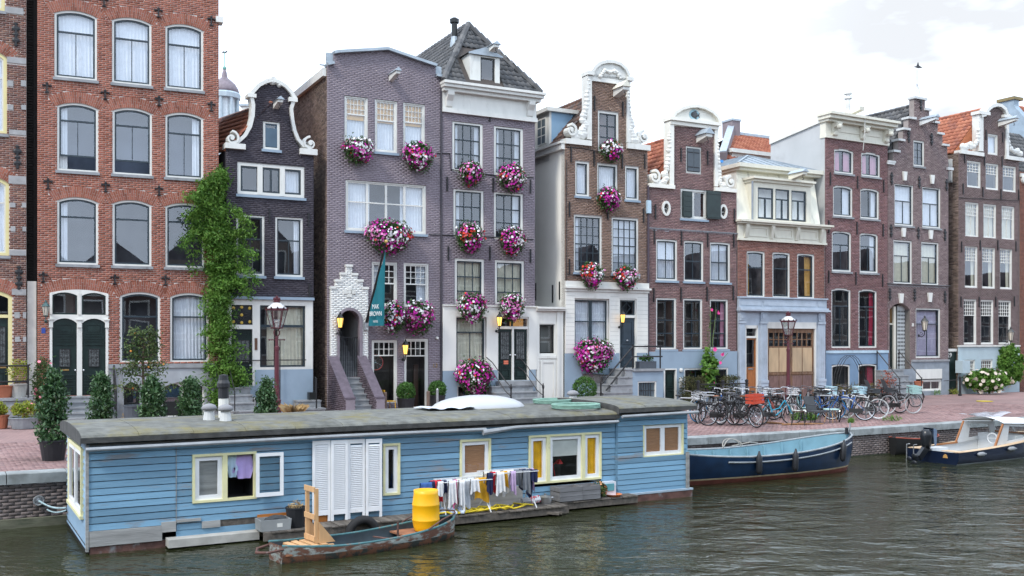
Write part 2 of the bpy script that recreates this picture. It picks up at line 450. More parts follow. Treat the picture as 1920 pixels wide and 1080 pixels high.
def build_street():
 m,nt,p=_nodes('brick_paving');N,L=nt.nodes.new,nt.links.new
 tc=N('ShaderNodeTexCoord');mp=N('ShaderNodeMapping');mp.inputs['Rotation'].default_value=(0,0,math.atan(QS))
 L(tc.outputs['Object'],mp.inputs['Vector'])
 b=N('ShaderNodeTexBrick');b.inputs['Scale'].default_value=1;b.inputs['Brick Width'].default_value=.21;b.inputs['Row Height'].default_value=.1
 b.inputs['Mortar Size'].default_value=.008
 b.inputs['Color1'].default_value=(.28,.175,.162,1);b.inputs['Color2'].default_value=(.23,.145,.14,1);b.inputs['Mortar'].default_value=(.14,.10,.09,1)
 L(mp.outputs[0],b.inputs['Vector'])
 n=N('ShaderNodeTexNoise');n.inputs['Scale'].default_value=.5;n.inputs['Detail'].default_value=6
 L(tc.outputs['Object'],n.inputs['Vector'])
 mr=N('ShaderNodeMapRange');mr.inputs['From Min'].default_value=.3;mr.inputs['From Max'].default_value=.7;mr.inputs['To Min'].default_value=.75;mr.inputs['To Max'].default_value=1.2
 L(n.outputs['Fac'],mr.inputs['Value'])
 mm=N('ShaderNodeVectorMath');mm.operation='SCALE';L(b.outputs['Color'],mm.inputs[0]);L(mr.outputs[0],mm.inputs['Scale'])
 L(mm.outputs[0],p.inputs['Base Color']);p.inputs['Roughness'].default_value=.8
 B=MB();xs=[-300,-60,-30,11,60,400]
 for a,c in zip(xs[:-1],xs[1:]):
  pa,pc=quay_off(a,.4),quay_off(c,.4)
  B.quad((pa.x,pa.y,st(a)-.012),(pc.x,pc.y,st(c)-.012),(pc.x,900,st(c)-.012),(pa.x,900,st(a)-.012))
 street=B.build('street',m,kind='structure')
 ux,uy=Vector((1,QS)).normalized();ang=math.atan(QS)
 pm=ramp_mat('clay_pavers',[(.19,.115,.11),(.25,.155,.145),(.29,.18,.17),(.32,.215,.20),(.22,.14,.14)],.8,.28,.45)
 rows=[]
 L0,W0,g=.21,.1,.008
 for r in range(60):
  y=.46+r*W0
  lo,hi=(-2.0,39.0)if r>3 else(-2.0,39.0)
  k=np.arange(int((hi-lo)/L0));rows.append(np.stack([lo+k*L0+(r%2)*L0/2+RNG.normal(0,.003,len(k)),np.full(len(k),y)],1))
 P=np.concatenate(rows);n=len(P)
 base=np.array([-9.01,quay(-9.01)])
 def w(a,b):return base[0]+a*ux-b*uy,base[1]+a*uy+b*ux
 h=RNG.uniform(-.004,.004,n);V=np.empty((n,8,3))
 for i,(da,db)in enumerate(((g/2,g/2),(L0-g/2,g/2),(L0-g/2,W0-g/2),(g/2,W0-g/2))):
  x,y=w(P[:,0]+da,P[:,1]+db)
  z=.88+.0085*np.maximum(0,11-x)+h
  V[:,i]=np.stack([x,y,z-.03],1);V[:,i+4]=np.stack([x,y,z],1)
 idx=np.array([[4,5,6,7],[0,1,5,4],[1,2,6,5],[2,3,7,6],[3,0,4,7]])
 Fq=(np.arange(n)[:,None,None]*8+idx[None]).reshape(-1,4)
 raw_mesh('paver',V.reshape(-1,3),Fq,np.repeat(RNG.uniform(0,1,n),5),pm,street,kind='stuff')
build_street()
# ---------------------------------------------------------------- wall planes surveyed from the photograph
class Plane:
 """a vertical plane through O=(x,y) running in direction (1,s)"""
 def __init__(s,O,slope,z0):
  s.O=Vector((O[0],O[1]));l=math.hypot(1,slope);s.d=Vector((1/l,slope/l));s.z0=z0;s.rz=math.atan(slope)
 def u(s,px,off=0.0):
  """distance along the plane of the sighting px; off = local depth of the thing sighted"""
  t=(px-960)/F;ox,oy=s.O.x-s.d.y*off,s.O.y+s.d.x*off
  return(t*oy-ox)/(s.d.x-t*s.d.y)
 def z(s,px,py,off=0.0):
  Y=s.O.y+s.d.x*off+s.u(px,off)*s.d.y
  return CZ-(py-HZ)/F*Y-s.z0
 def p(s,px,py,off=0.0):return(s.u(px,off),s.z(px,py,off))
 def pts(s,l,off=0.0):return[s.p(a,b,off)for a,b in l]
 def mpp(s,px):return(s.O.y+s.u(px)*s.d.y)/F
 def world(s,u,off,z):return Vector((s.O.x+s.d.x*u-s.d.y*off,s.O.y+s.d.y*u+s.d.x*off,z+s.z0))
def facade_point(px):
 A=Vector((-6.73,36.2))
 def hit(O,s,px):
  t=(px-960)/F;Y=(O.y-s*O.x)/(1-s*t);return Vector((t*Y,Y))
 if px<410:B=hit(A,.52,410);return hit(B,.45,px),.45
 if px<=1383:return hit(A,.52,px),.52
 B=hit(A,.52,1383);return hit(B,.56,px),.56
def arc_outline(u0,u1,z0,z1,rise,n=8):
 """rectangle whose top is a flat arc (rise 0: plain rectangle), anticlockwise from bottom left"""
 if rise<=1e-4:return[(u0,z0),(u1,z0),(u1,z1),(u0,z1)]
 w=(u1-u0)/2;r=(w*w+rise*rise)/(2*rise);c=(u0+u1)/2;zc=z1-r
 a=math.asin(min(1,w/r))if rise<=w else PI/2
 return[(u0,z0),(u1,z0)]+[(c+r*math.sin(a-2*a*i/n),zc+r*math.cos(a-2*a*i/n))for i in range(n+1)]
def scan(polys,z):
 xs=[]
 for q in polys:
  n=len(q)
  for i in range(n):
   (x0,a),(x1,b)=q[i],q[(i+1)%n]
   if(a<=z<b)or(b<=z<a):xs.append(x0+(z-a)/(b-a)*(x1-x0))
 xs.sort();return list(zip(xs[::2],xs[1::2]))
def curtain_mesh(u0,u1,z0,z1,y,folds=9,amp=.03):
 n=max(6,int(folds*4));P=[]
 for zz in(z0,(z0+z1)/2,z1):
  P.append([(u0+(u1-u0)*i/n,y+amp*math.sin(i/n*folds*2*PI+zz)*(1.2-.3*(zz-z0)/(z1-z0)),zz)for i in range(n+1)])
 return MB().grid(P)
class House(Plane):
 def __init__(s,name,pl,pr,label,cat='house',slope=None):
  O,sl=facade_point(pl);s.pl,s.pr=pl,pr
  Plane.__init__(s,O,slope or sl,st(O.x));s.W=s.u(pr)
  s.e=thing(name,label,cat,(O.x,O.y,s.z0),s.rz);s.holes=[];s.skip=[]
 def box(s,name,x0,x1,yt,yb,y0,y1,m,parent=None,yref=None,**kw):
  xm=yref if yref is not None else(x0+x1)/2
  return MB().box(s.u(x0),s.u(x1),y0,y1,s.z(xm,yb),s.z(xm,yt)).build(name,m,parent or s.e,**kw)
 def poly(s,name,pts,y0,y1,m,parent=None,**kw):
  return MB().prism(s.pts(pts),y0,y1).build(name,m,parent or s.e,**kw)
 def row(s,xs,yt,yb,**kw):
  """a row of windows at one height; yt, yb: sightings of top and bottom at the first (or list for each)"""
  c=[(a+b)/2 for a,b in xs]
  zt=sum(s.z(x,y)for x,y in zip(c,yt))/len(yt);zb=sum(s.z(x,y)for x,y in zip(c,yb))/len(yb)
  out=[]
  for i,(a,b)in enumerate(xs):
   k={q:(v[i%len(v)]if isinstance(v,list)and q!='rows' else v)for q,v in kw.items()}
   out.append(s.window(s.u(a),s.u(b),zb,zt,**k))
  return out
 def window(s,u0,u1,z0,z1,rows=((1,1),),fc=None,sc=None,fw=.08,sw=.05,mw=.025,arch=0,curtain=None,sill=None,rec=.03,room=None,glass=None,open_bottom=0,name='window',label=None,lintel=True,sash_mb=None,cut=True,blind=0):
  fc,sc,glass=fc or WHITE,sc or DARKSASH,glass or GLASS
  out=arc_outline(u0,u1,z0,z1,arch)
  if cut:s.holes.append(out)
  a,b,c,d=u0+fw,u1-fw,z0+fw,z1-fw
  ar=arch*(b-a)/(u1-u0)
  inn=arc_outline(a,b,c,d,ar)
  w=MB().plate(out,[inn],rec,rec+.1).build(name,fc,s.e,label=label)
  if sill:MB().box(u0-.05,u1+.05,-.07,rec,z0-.09,z0).build('sill',sill,w)
  c0=c
  if open_bottom:c+=open_bottom
  S=MB();ys,ye=rec+.035,rec+.085
  a2,b2,c2,d2=a+sw,b-sw,c+sw,d-sw
  if rows:S.plate(arc_outline(a,b,c,d,ar),[arc_outline(a2,b2,c2,d2,ar*.9)],ys,ye)
  tot=sum(r[0]for r in rows);H=d2-c2;zt=d2
  arc=arc_outline(a2,b2,c2,d2,ar*.9,12)
  def top(x):
   best=d2
   if ar:
    for q in range(2,len(arc)-1):
     (x0,q0),(x1,q1)=arc[q],arc[q+1]
     if min(x0,x1)-1e-6<=x<=max(x0,x1)+1e-6:return q0+(q1-q0)*((x-x0)/(x1-x0)if abs(x1-x0)>1e-9 else 0)
   return best
  for ri,r in enumerate(rows):
   zb=zt-H*r[0]/tot;nc=r[1];nr=r[2]if len(r)>2 else 1;gm=r[3]if len(r)>3 else glass
   if ri<len(rows)-1:S.box(a2,b2,ys-.004,ye+.004,zb-sw*.5,zb+sw*.5)
   small=nc*nr>8
   PB=MB()
   for q in range(nr):
    pz1=zt-(zt-zb)*q/nr;pz0=zt-(zt-zb)*(q+1)/nr
    if q:S.box(a2,b2,ys+.006,ye-.006,pz1-mw/2,pz1+mw/2)
    for k in range(nc):
     x0=a2+(b2-a2)*k/nc;x1=a2+(b2-a2)*(k+1)/nc
     if k and q==0:S.box(x0-mw/2,x0+mw/2,ys+.003,ye-.003,zb,min(zt,top(x0))-.002)
     tp=[(x1-(x1-x0)*i/4,top(x1-(x1-x0)*i/4))for i in range(5)]if(ri==0 and q==0 and ar)else[(x1,pz1),(x0,pz1)]
     pl=[(x0,pz0),(x1,pz0)]+tp
     vs=[(x,rec+.06,z)for x,z in pl]
     if small:PB.add(vs,[tuple(range(len(vs)))])
     else:MB().add(vs,[tuple(range(len(vs)))]).build('pane',gm,w)
   if small:PB.build('pane',gm,w)
   zt=zb
  if rows:S.build('sash',sc,w)
  if room is None:room=ROOM
  dp=.9
  RB=MB();y0=rec+.1
  RB.quad((u0,dp,z0),(u1,dp,z0),(u1,dp,z1),(u0,dp,z1));RB.quad((u0,y0,z0),(u1,y0,z0),(u1,dp,z0),(u0,dp,z0))
  RB.quad((u0,y0,z1),(u1,y0,z1),(u1,dp,z1),(u0,dp,z1));RB.quad((u0,y0,z0),(u0,dp,z0),(u0,dp,z1),(u0,y0,z1))
  RB.quad((u1,y0,z0),(u1,dp,z0),(u1,dp,z1),(u1,y0,z1));RB.build('recess',room,w)
  if curtain:
   cm=CURTAIN;spec=curtain
   if isinstance(curtain,tuple):spec,cm=curtain
   cw=b-a;y=rec+.17
   segs={'full':[(a,b)],'sides':[(a,a+cw*.3),(b-cw*.3,b)],'left':[(a,a+cw*.42)],'right':[(b-cw*.42,b)],'open':[(a,a+cw*.4),(b-cw*.4,b)],'thin':[(a,a+cw*.18),(b-cw*.18,b)],'rightthin':[(b-cw*.25,b)],'leftthin':[(a,a+cw*.22)]}[spec]
   for x0,x1 in segs:curtain_mesh(x0,x1,c0,d,y,max(3,(x1-x0)*9),.022).build('curtain',cm,w,smooth=True)
  if blind:MB().box(a,b,rec+.13,rec+.14,d-(d-c)*blind,d).build('blind',CURTAIN,w)
  return w
 def opening(s,outline):s.holes.append(outline)
 def wall(s,outline,mortar,brick=None,bw=.215,bh=.067,gap=.012,depth=.3,name='front_wall',zmin=None,proud=.008):
  """front wall with its openings; then every brick of it, clipped to the outline and the openings"""
  hs=[h for h in s.holes]
  s.outline=outline
  wall=MB().plate(outline,hs,0,depth).build(name,mortar,s.e)
  if brick:s.lay(outline,hs+s.skip,brick,bw,bh,gap,proud,wall)
  return wall
 def lay(s,outline,holes,brick,bw,bh,gap,proud,parent,y=0.0):
  z0=min(p[1]for p in outline);z1=max(p[1]for p in outline);X0,X1,Z0,Z1=[],[],[],[]
  r=0;z=z0
  while z<z1:
   zz=min(z+bh-gap,z1)
   if zz-z>.02:
    iv=scan([outline],(z+zz)/2);hv=[]
    for h in holes:hv+=scan([h],(z+zz)/2)
    hv.sort();fin=[]
    for a,b in iv:
     cur=a
     for x0,x1 in hv:
      if x1<=cur or x0>=b:continue
      if x0>cur:fin.append((cur,x0))
      cur=max(cur,x1)
     if cur<b:fin.append((cur,b))
    for a,b in fin:
     k0=math.floor(a/bw)-1
     x=k0*bw+(r%2)*bw/2
     while x<b:
      p,q=max(x,a),min(x+bw-gap,b)
      if q-p>.035:X0.append(p);X1.append(q);Z0.append(z);Z1.append(zz)
      x+=bw
   z+=bh;r+=1
  brick_mesh('brick',np.array(X0),np.array(X1),np.array(Z0),np.array(Z1),proud,brick,parent,y)
 def arch_bricks(s,u0,u1,z1,rise,hgt=.3,bt=.062,m=None,key=False):
  """a course of upright bricks fanning over an opening"""
  w=(u1-u0)/2;rise=max(rise,.02);r=(w*w+rise*rise)/(2*rise);c=(u0+u1)/2;zc=z1-r
  a=math.asin(min(1,w/r));n=int(2*a*(r+hgt/2)/bt);B=MB();flare=1.06
  for i in range(n):
   a0,a1=-a*flare+2*a*flare*(i+.08)/n,-a*flare+2*a*flare*(i+.92)/n
   hh=[(r+.005,r+hgt*.62),(r+hgt*.66,r+hgt)]if i%2 else[(r+.005,r+hgt*.34),(r+hgt*.38,r+hgt)]
   for ra,rb in hh:
    B.prism([(c+ra*math.sin(a0),zc+ra*math.cos(a0)),(c+ra*math.sin(a1),zc+ra*math.cos(a1)),(c+rb*math.sin(a1),zc+rb*math.cos(a1)),(c+rb*math.sin(a0),zc+rb*math.cos(a0))],-.012,.02,U(0,1))
  B.build('brick_arch',m,s.e)
  n=8;f=[(c+(r)*math.sin(-a*flare+2*a*flare*i/n),zc+r*math.cos(-a*flare+2*a*flare*i/n))for i in range(n+1)]
  g=[(c+(r+hgt+.012)*math.sin(a*flare-2*a*flare*i/n),zc+(r+hgt+.012)*math.cos(a*flare-2*a*flare*i/n))for i in range(n+1)]
  s.skip.append(f+g)
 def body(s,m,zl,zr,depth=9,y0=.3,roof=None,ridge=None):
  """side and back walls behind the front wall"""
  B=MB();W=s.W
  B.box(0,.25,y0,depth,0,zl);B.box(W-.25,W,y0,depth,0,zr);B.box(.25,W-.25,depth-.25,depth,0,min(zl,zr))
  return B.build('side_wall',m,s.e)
def brick_mesh(name,X0,X1,Z0,Z1,proud,material,parent,y=0.0,kind='stuff'):
 n=len(X0);j=RNG.uniform(-.0025,.0025,n);V=np.empty((n,8,3));yf=y-proud+j
 for i,(x,z)in enumerate(((X0,Z0),(X1,Z0),(X1,Z1),(X0,Z1))):
  V[:,i]=np.stack([x,yf,z],1);V[:,i+4]=np.stack([x,np.full(n,y+.012),z],1)
 idx=np.array([[0,1,2,3],[4,5,1,0],[5,6,2,1],[6,7,3,2],[7,4,0,3]])
 Fq=(np.arange(n)[:,None,None]*8+idx[None]).reshape(-1,4)
 return raw_mesh(name,V.reshape(-1,3),Fq,np.repeat(RNG.uniform(0,1,n),5),material,parent,kind=kind)
TILE_ME={}
def tile_mesh(m,w,l):
 key=(m.name,round(w,3),round(l,3))
 if key not in TILE_ME:
  B=MB();P=[]
  prof=[(0,.0),(.18,.028),(.36,.03),(.55,.002),(.75,-.018),(1.0,.0)]
  for y,dz in((0,.035),(1.0,.004)):P.append([(x*w*1.04,y*l*1.1,z*(w/.25)+dz)for x,z in prof])
  P.insert(0,[(x*w*1.04,.0,z*(w/.25)+.008)for x,z in prof])
  B.grid(P);TILE_ME[key]=B.mesh('roof_tile',m,True)
 return TILE_ME[key]
def tiles(parent,P0,Uv,Vv,w,l,m,inside=None,limit=300,under=None):
 """pantiles over the slope P0 + a*U + b*V (local coordinates of parent); singles up to the limit, the rest joined"""
 Uv,Vv,P0=Vector(Uv),Vector(Vv),Vector(P0);nu,nv=max(1,round(Uv.length/w)),max(1,round(Vv.length/l))
 x,y=Uv.normalized(),Vv.normalized();nrm=x.cross(y).normalized();y=nrm.cross(x)
 me=tile_mesh(m,Uv.length/nu,Vv.length/nv);todo=[]
 for j in range(nv):
  for i in range(nu):
   a,b=(i+.5)/nu,(j+.5)/nv
   if inside and not inside(a,b):continue
   todo.append(P0+Uv*(i/nu)+Vv*(j/nv)+nrm*.02)
 base=Matrix((x,y,nrm)).transposed()
 V0=np.array([v.co[:]for v in me.vertices]);F0=np.array([p.vertices[:]for p in me.polygons]);rest=[]
 for k,p in enumerate(todo):
  mtx=Matrix.Translation(p)@(base@Matrix.Rotation(U(-.02,.02),3,'Z')).to_4x4()
  if k<limit:
   o=put('roof_tile',me,parent);o.matrix_local=mtx
  else:rest.append(mtx)
 if rest:
  Vs=np.concatenate([(np.c_[V0,np.ones(len(V0))]@np.array(q).T)[:,:3]for q in rest]);Fs=np.concatenate([F0+i*len(V0)for i in range(len(rest))])
  raw_mesh('roof_tile',Vs,Fs,np.repeat(RNG.uniform(0,1,len(rest)),len(F0)),m,parent,True,kind='stuff')
# brick kinds
def brickmat(n,c,stain=.2,ss=.5):return ramp_mat(n,c,.85,stain,ss,0.12)
MORTAR=mat('pale_mortar',(.52,.46,.42),.9,.12,5)
MORTARD=mat('grey_mortar',(.26,.225,.21),.9,.15,5)
MORTARB=mat('dark_mortar',(.06,.054,.062),.9,.15,5)
REDBRICK=brickmat('red_bricks',[(.18,.06,.038),(.255,.09,.055),(.295,.108,.07),(.33,.13,.088),(.235,.08,.056)])
BROWNBRICK=brickmat('brown_bricks',[(.15,.095,.07),(.20,.13,.095),(.24,.155,.115),(.18,.115,.09),(.28,.19,.145)])
PURPLEBRICK=brickmat('purple_bricks',[(.14,.085,.082),(.19,.11,.105),(.22,.13,.125),(.17,.10,.10),(.26,.165,.15)])
GREYBRICK=brickmat('grey_brown_bricks',[(.14,.10,.10),(.19,.14,.138),(.22,.165,.16),(.17,.12,.122),(.27,.21,.20)])
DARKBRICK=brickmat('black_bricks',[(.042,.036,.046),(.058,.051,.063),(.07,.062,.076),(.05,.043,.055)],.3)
MAUVE=brickmat('mauve_painted_bricks',[(.205,.176,.20),(.222,.19,.215),(.235,.202,.226),(.21,.18,.204)],.16,.5)
MAUVEM=mat('mauve_paint',(.21,.18,.204),.85,.1,3)
WHITEBRICK=brickmat('white_painted_bricks',[(.62,.63,.61),(.70,.70,.67),(.66,.66,.64)],.1)
SIDEBRICK=brickmat('old_side_bricks',[(.08,.058,.048),(.14,.10,.08),(.19,.14,.11),(.25,.185,.155),(.11,.085,.07)],.35,.6)
DARKTILE=ramp_mat('grey_pantiles',[(.05,.052,.055),(.085,.086,.09),(.125,.122,.12),(.07,.07,.072)],.6,.35,1.2,src='random')
REDTILE=ramp_mat('red_pantiles',[(.26,.08,.045),(.37,.125,.07),(.43,.17,.10),(.30,.09,.055)],.7,.3,1.0,src='random')
ORANGETILE=ramp_mat('orange_pantiles',[(.27,.085,.05),(.36,.125,.07),(.41,.16,.095),(.21,.075,.055)],.7,.25,1.0,src='random')
# ---------------------------------------------------------------- pieces the houses share
def yprism(B,poly,x0,x1,tint=.5):
 """(y,z) outline extruded along x"""
 n=len(poly);vs=[(x0,y,z)for y,z in poly]+[(x1,y,z)for y,z in poly];fs=[]
 for t in tessellate_polygon([[Vector((y,z,0))for y,z in poly]]):fs.append(tuple(t));fs.append(tuple(n+i for i in t[::-1]))
 for i in range(n):fs.append((i,(i+1)%n,n+(i+1)%n,n+i))
 return B.add(vs,fs,tint)
def off_at(h,px,u):
 """local depth at which the line of sight px meets local x = u"""
 t=(px-960)/F;bx,by=h.O.x+h.d.x*u,h.O.y+h.d.y*u
 return(t*by-bx)/(-h.d.y-t*h.d.x)
SHARED={}
def shared(key,fn):
 if key not in SHARED:SHARED[key]=fn()
 return SHARED[key]
def anchors(h,pts,style='bar',ln=.6):
 def bar():return MB().box(-.025,.025,-.05,.0,-ln/2,ln/2).mesh('wall_anchor',IRON)
 def tee():
  B=MB().box(-.022,.022,-.05,0,-ln/2,ln*.35).box(-.11,.11,-.05,0,ln*.22,ln*.31)
  B.ball((0,-.03,ln*.42),(.045,.03,.05),6,4).ball((-.11,-.03,ln*.22),(.035,.03,.045),6,4).ball((.11,-.03,ln*.22),(.035,.03,.045),6,4)
  return B.prism([(-.07,-ln/2),(.07,-ln/2),(.04,-ln*.36),(-.04,-ln*.36)],-.05,0).mesh('wall_anchor',IRON)
 def orn():
  B=MB().box(-.03,.03,-.05,0,-ln/2,ln/2)
  for z,r in((ln*.45,.07),(ln*.25,.13),(0,.09),(-ln*.25,.12),(-ln*.45,.06)):B.ball((0,-.03,z),(r,.03,r*.7),6,4)
  return B.mesh('wall_anchor',IRON)
 me=shared(('anchor',style,ln),{'bar':bar,'tee':tee,'orn':orn}[style])
 for a,b in pts:
  u,z=h.p(a,b);put('wall_anchor',me,h.e,loc=(u,-.01,z))
def door(h,u0,u1,z0,z1,m,panels,y=.1,arch=0,glass=None,grille=None,handle=None,label=None,parent=None,slot=None):
 w,H=u1-u0,z1-z0
 d=MB().prism(arc_outline(u0,u1,z0,z1,arch),y,y+.06).build('door',m,parent or h.e,label=label)
 for a,b,c,e in panels:
  x0,x1,q0,q1=u0+a*w,u0+b*w,z0+c*H,z0+e*H;t=min(.035,(q1-q0)*.25)
  B=MB().plate([(x0,q0),(x1,q0),(x1,q1),(x0,q1)],[[(x0+t,q0+t),(x1-t,q0+t),(x1-t,q1-t),(x0+t,q1-t)]],y-.03,y-.002)
  if q1-q0>.16:B.box(x0+2*t,x1-2*t,y-.02,y-.002,q0+2*t,q1-2*t)
  B.build('panel',m,d)
 if glass:
  a,b,c,e=glass;x0,x1,q0,q1=u0+a*w,u0+b*w,z0+c*H,z0+e*H
  MB().box(x0,x1,y-.012,y-.004,q0,q1).build('door_glass',mat('obscured_glass',(.12,.13,.13),.15,.5,20,spec=.8),d)
  if grille:
   B=MB().plate([(x0-.02,q0-.02),(x1+.02,q0-.02),(x1+.02,q1+.02),(x0-.02,q1+.02)],[[(x0,q0),(x1,q0),(x1,q1),(x0,q1)]],y-.035,y-.003)
   n=4
   for i in range(1,n):B.tube([(x0+(x1-x0)*i/n,y-.03,q0),(x0+(x1-x0)*i/n,y-.03,q1)],.008,4)
   for i in range(3):
    zc=q0+(q1-q0)*(i+.5)/3
    for sx in(.25,.75):B.tube([(x0+(x1-x0)*sx+.05*math.cos(t)*(1-t/9),y-.03,zc+.05*math.sin(t)*(1-t/9))for t in np.linspace(0,7,10)],.007,4)
   B.build('grille',IRON,d)
 if slot:
  x,z=u0+slot[0]*w,z0+slot[1]*H;MB().box(x-.13,x+.13,y-.02,y-.001,z-.025,z+.025).build('letter_slot',mat('brass',(.4,.26,.1),.35,.2,9,metal=.8),d)
 if handle:
  x,z=u0+handle[0]*w,z0+handle[1]*H
  MB().lathe([(.03,0),(.03,-.02),(.012,-.03),(.028,-.06),(.0,-.075)],8,(x,y,z),axis='y').build('handle',mat('steel',(.5,.5,.5),.3,.1,9,metal=.9),d)
 return d
def stairs(h,u0,u1,zt,n,y_front,y_back,m,name='step',z0=0.0):
 """n stone steps from the street at y_front up to zt at y_back"""
 for i in range(n):
  za=z0+(zt-z0)*(i+1)/n;ya=y_front+(y_back-y_front)*i/n
  MB().box(u0+U(-.004,.004),u1,ya,y_back+.02,z0+(zt-z0)*i/n,za-.05).box(u0-.02,u1+.02,ya-.025,y_back+.02,za-.05+.001,za).build(name,m,h.e)
def lantern(h,u,z,lit=True,y=-.02,scale=1.0,label=None,body=None):
 k=scale;bm=body or BLACKPAINT
 r=MB().lathe([(.05*k,0),(.05*k,-.02),(.02*k,-.03)],8,(u,y,z-.42*k),axis='y')
 r.tube([(u,y,z-.42*k),(u,y-.12*k,z-.47*k),(u,y-.22*k,z-.4*k),(u,y-.24*k,z-.26*k)],.016*k,6)
 r.tube([(u,y-.1*k+.05*k*math.cos(t),z-.36*k+.05*k*math.sin(t))for t in np.linspace(0,5.5,9)],.01*k,5)
 L_=r.build('wall_lantern',bm,h.e,label=label);c=(u,y-.24*k,z)
 gm=mat('lit_amber_glass',(.6,.35,.08),.3,.1,5,emit=((1,.55,.12),1.6))if lit else mat('frosted_lantern_glass',(.55,.5,.42),.3,.1,5)
 MB().lathe([(.06*k,-.24*k),(.105*k,.05*k)],6,c).build('lantern_glass',gm,L_)
 B=MB().lathe([(.13*k,.05*k),(.12*k,.07*k),(.05*k,.17*k),(.03*k,.18*k),(.03*k,.22*k),(.0,.26*k)],6,c).lathe([(.04*k,-.28*k),(.075*k,-.24*k)],6,c)
 for i in range(6):
  a=2*PI*i/6;B.bar((c[0]+.062*k*math.cos(a),c[1]+.062*k*math.sin(a),z-.24*k),(c[0]+.108*k*math.cos(a),c[1]+.108*k*math.sin(a),z+.05*k),.012*k)
 B.build('lantern_frame',bm,L_)
 return L_
def hoist(h,px,py,ln=.7,w=.22,hh=.24,m=None,hook=True,roofm=None):
 u,z=h.p(px,py);m=m or WHITE
 B=MB();yprism(B,[(0,z+hh*.55),(0,z-hh*.6),(-ln*.8,z-hh*.1),(-ln,z+hh*.05),(-ln,z+hh*.55)],u-w/2,u+w/2)
 b=B.build('hoist_beam',m,h.e)
 MB().prism([(u-w*.75,z+hh*.56),(u+w*.75,z+hh*.56),(u,z+hh*(1.2 if roofm is None else 1.6))],-ln-.06,.02).build('beam_cover',roofm or LEAD,b)
 if hook:
  MB().tube([(u,-ln*.85,z-hh*.1),(u,-ln*.85,z-hh*.5)]+[(u+.05*math.sin(t),-ln*.85,z-hh*.5-.05+.05*math.cos(t))for t in np.linspace(0,4.2,7)],.014,5).build('hook',IRON,b)
def volute(B,c,r,y0,y1,turn=1,w=.05,a0=0.0,n=18,tot=2.6*PI):
 pts=[]
 for i in range(n+1):
  q=i/n;rr=r*(1-.82*q);a=a0+turn*tot*q;pts.append((c[0]+rr*math.cos(a),c[1]+rr*math.sin(a)))
 B.ribbon(pts,[w*(1-.4*i/n)for i in range(n+1)],y0,y1);B.prism([(c[0]+r*.3*math.cos(a),c[1]+r*.3*math.sin(a))for a in np.linspace(0,2*PI,9)[:-1]],y0-.02,y1)
 return B
def scroll_orn(B,line,y,r0,r1,n,seed=1):
 """lumpy carved foliage along a line in the xz plane"""
 rn=random.Random(seed);m=len(line)-1
 for i in range(n):
  q=i/(n-1)*m;k=min(int(q),m-1);t=q-k;x=line[k][0]+(line[k+1][0]-line[k][0])*t;z=line[k][1]+(line[k+1][1]-line[k][1])*t
  r=r0+(r1-r0)*i/(n-1);r*=rn.uniform(.75,1.25)
  B.ball((x+rn.uniform(-.25,.25)*r,y,z+rn.uniform(-.25,.25)*r),(r,.09,r*rn.uniform(.7,1.1)),7,4)
 return B
def cornice(h,u0,u1,z0,z1,m,name='cornice',out=.35,y=0.0,ends=True):
 """moulded band: steps out towards the top"""
 H=z1-z0;B=MB()
 for f0,f1,o in((0,.18,.10),(.18,.62,.06),(.62,.74,.22),(.74,.9,.75),(.9,1,1)):
  e=out*o if ends else 0;B.box(u0-e,u1+e,y-out*o,y+.2,z0+H*f0,z0+H*f1-.001)
 return B.build(name,m,h.e)
def gable_roof(h,ul,ur,zl,zr,uc,zc,y0,y1,m,tw=.25,tl=.33,limit=300,deckm=None):
 """ridge roof running back from the gable; pantiles on both slopes"""
 deckm=deckm or mat(m.name+'_deck',{'red_pantiles':(.30,.09,.05),'orange_pantiles':(.42,.14,.06),'brown_pantiles':(.12,.075,.06)}.get(m.name,(.07,.07,.07)),.8,.25,4)
 deck=MB();r=[(ul,y0,zl),(uc,y0,zc),(ur,y0,zr),(ul,y1,zl),(uc,y1,zc),(ur,y1,zr)]
 deck.quad(r[0],r[1],r[4],r[3]);deck.quad(r[1],r[2],r[5],r[4]);deck.add([r[3],r[4],r[5]],[(0,1,2)]);deck.add([r[0],r[2],r[1]],[(0,1,2)])
 roof=deck.build('roof',deckm or mat('roof_boards',(.06,.05,.045),.9),h.e)
 tiles(roof,(ul,y1,zl),(0,y0-y1,0),(uc-ul,0,zc-zl),tw,tl,m,limit=limit)
 tiles(roof,(ur,y0,zr),(0,y1-y0,0),(uc-ur,0,zc-zr),tw,tl,m,limit=0)
 B=MB();n=int((y1-y0)/.35)
 for i in range(n):B.tube([(uc,y0+.35*i,zc+.05),(uc,y0+.35*i+.37,zc+.07)],.1,6,tint=U(0,1))
 B.build('ridge_tile',m,roof,kind='stuff')
 return roof
def rail(h,name,lines,m=None,r=.018,posts=(),parent=None,label=None):
 B=MB()
 for l in lines:B.tube(l,r,6)
 for p in posts:B.lathe([(.05,0),(.05,.1),(.03,.13),(.03,.45),(.045,.5),(.03,.55),(.03,.82),(.05,.86),(.05,.93),(.02,.97),(.03,1.0),(.0,1.04)],8,p)
 return B.build(name,m or IRON,parent or h.e,label=label)
SASH32=[(.5,3,2),(.5,3,2)]
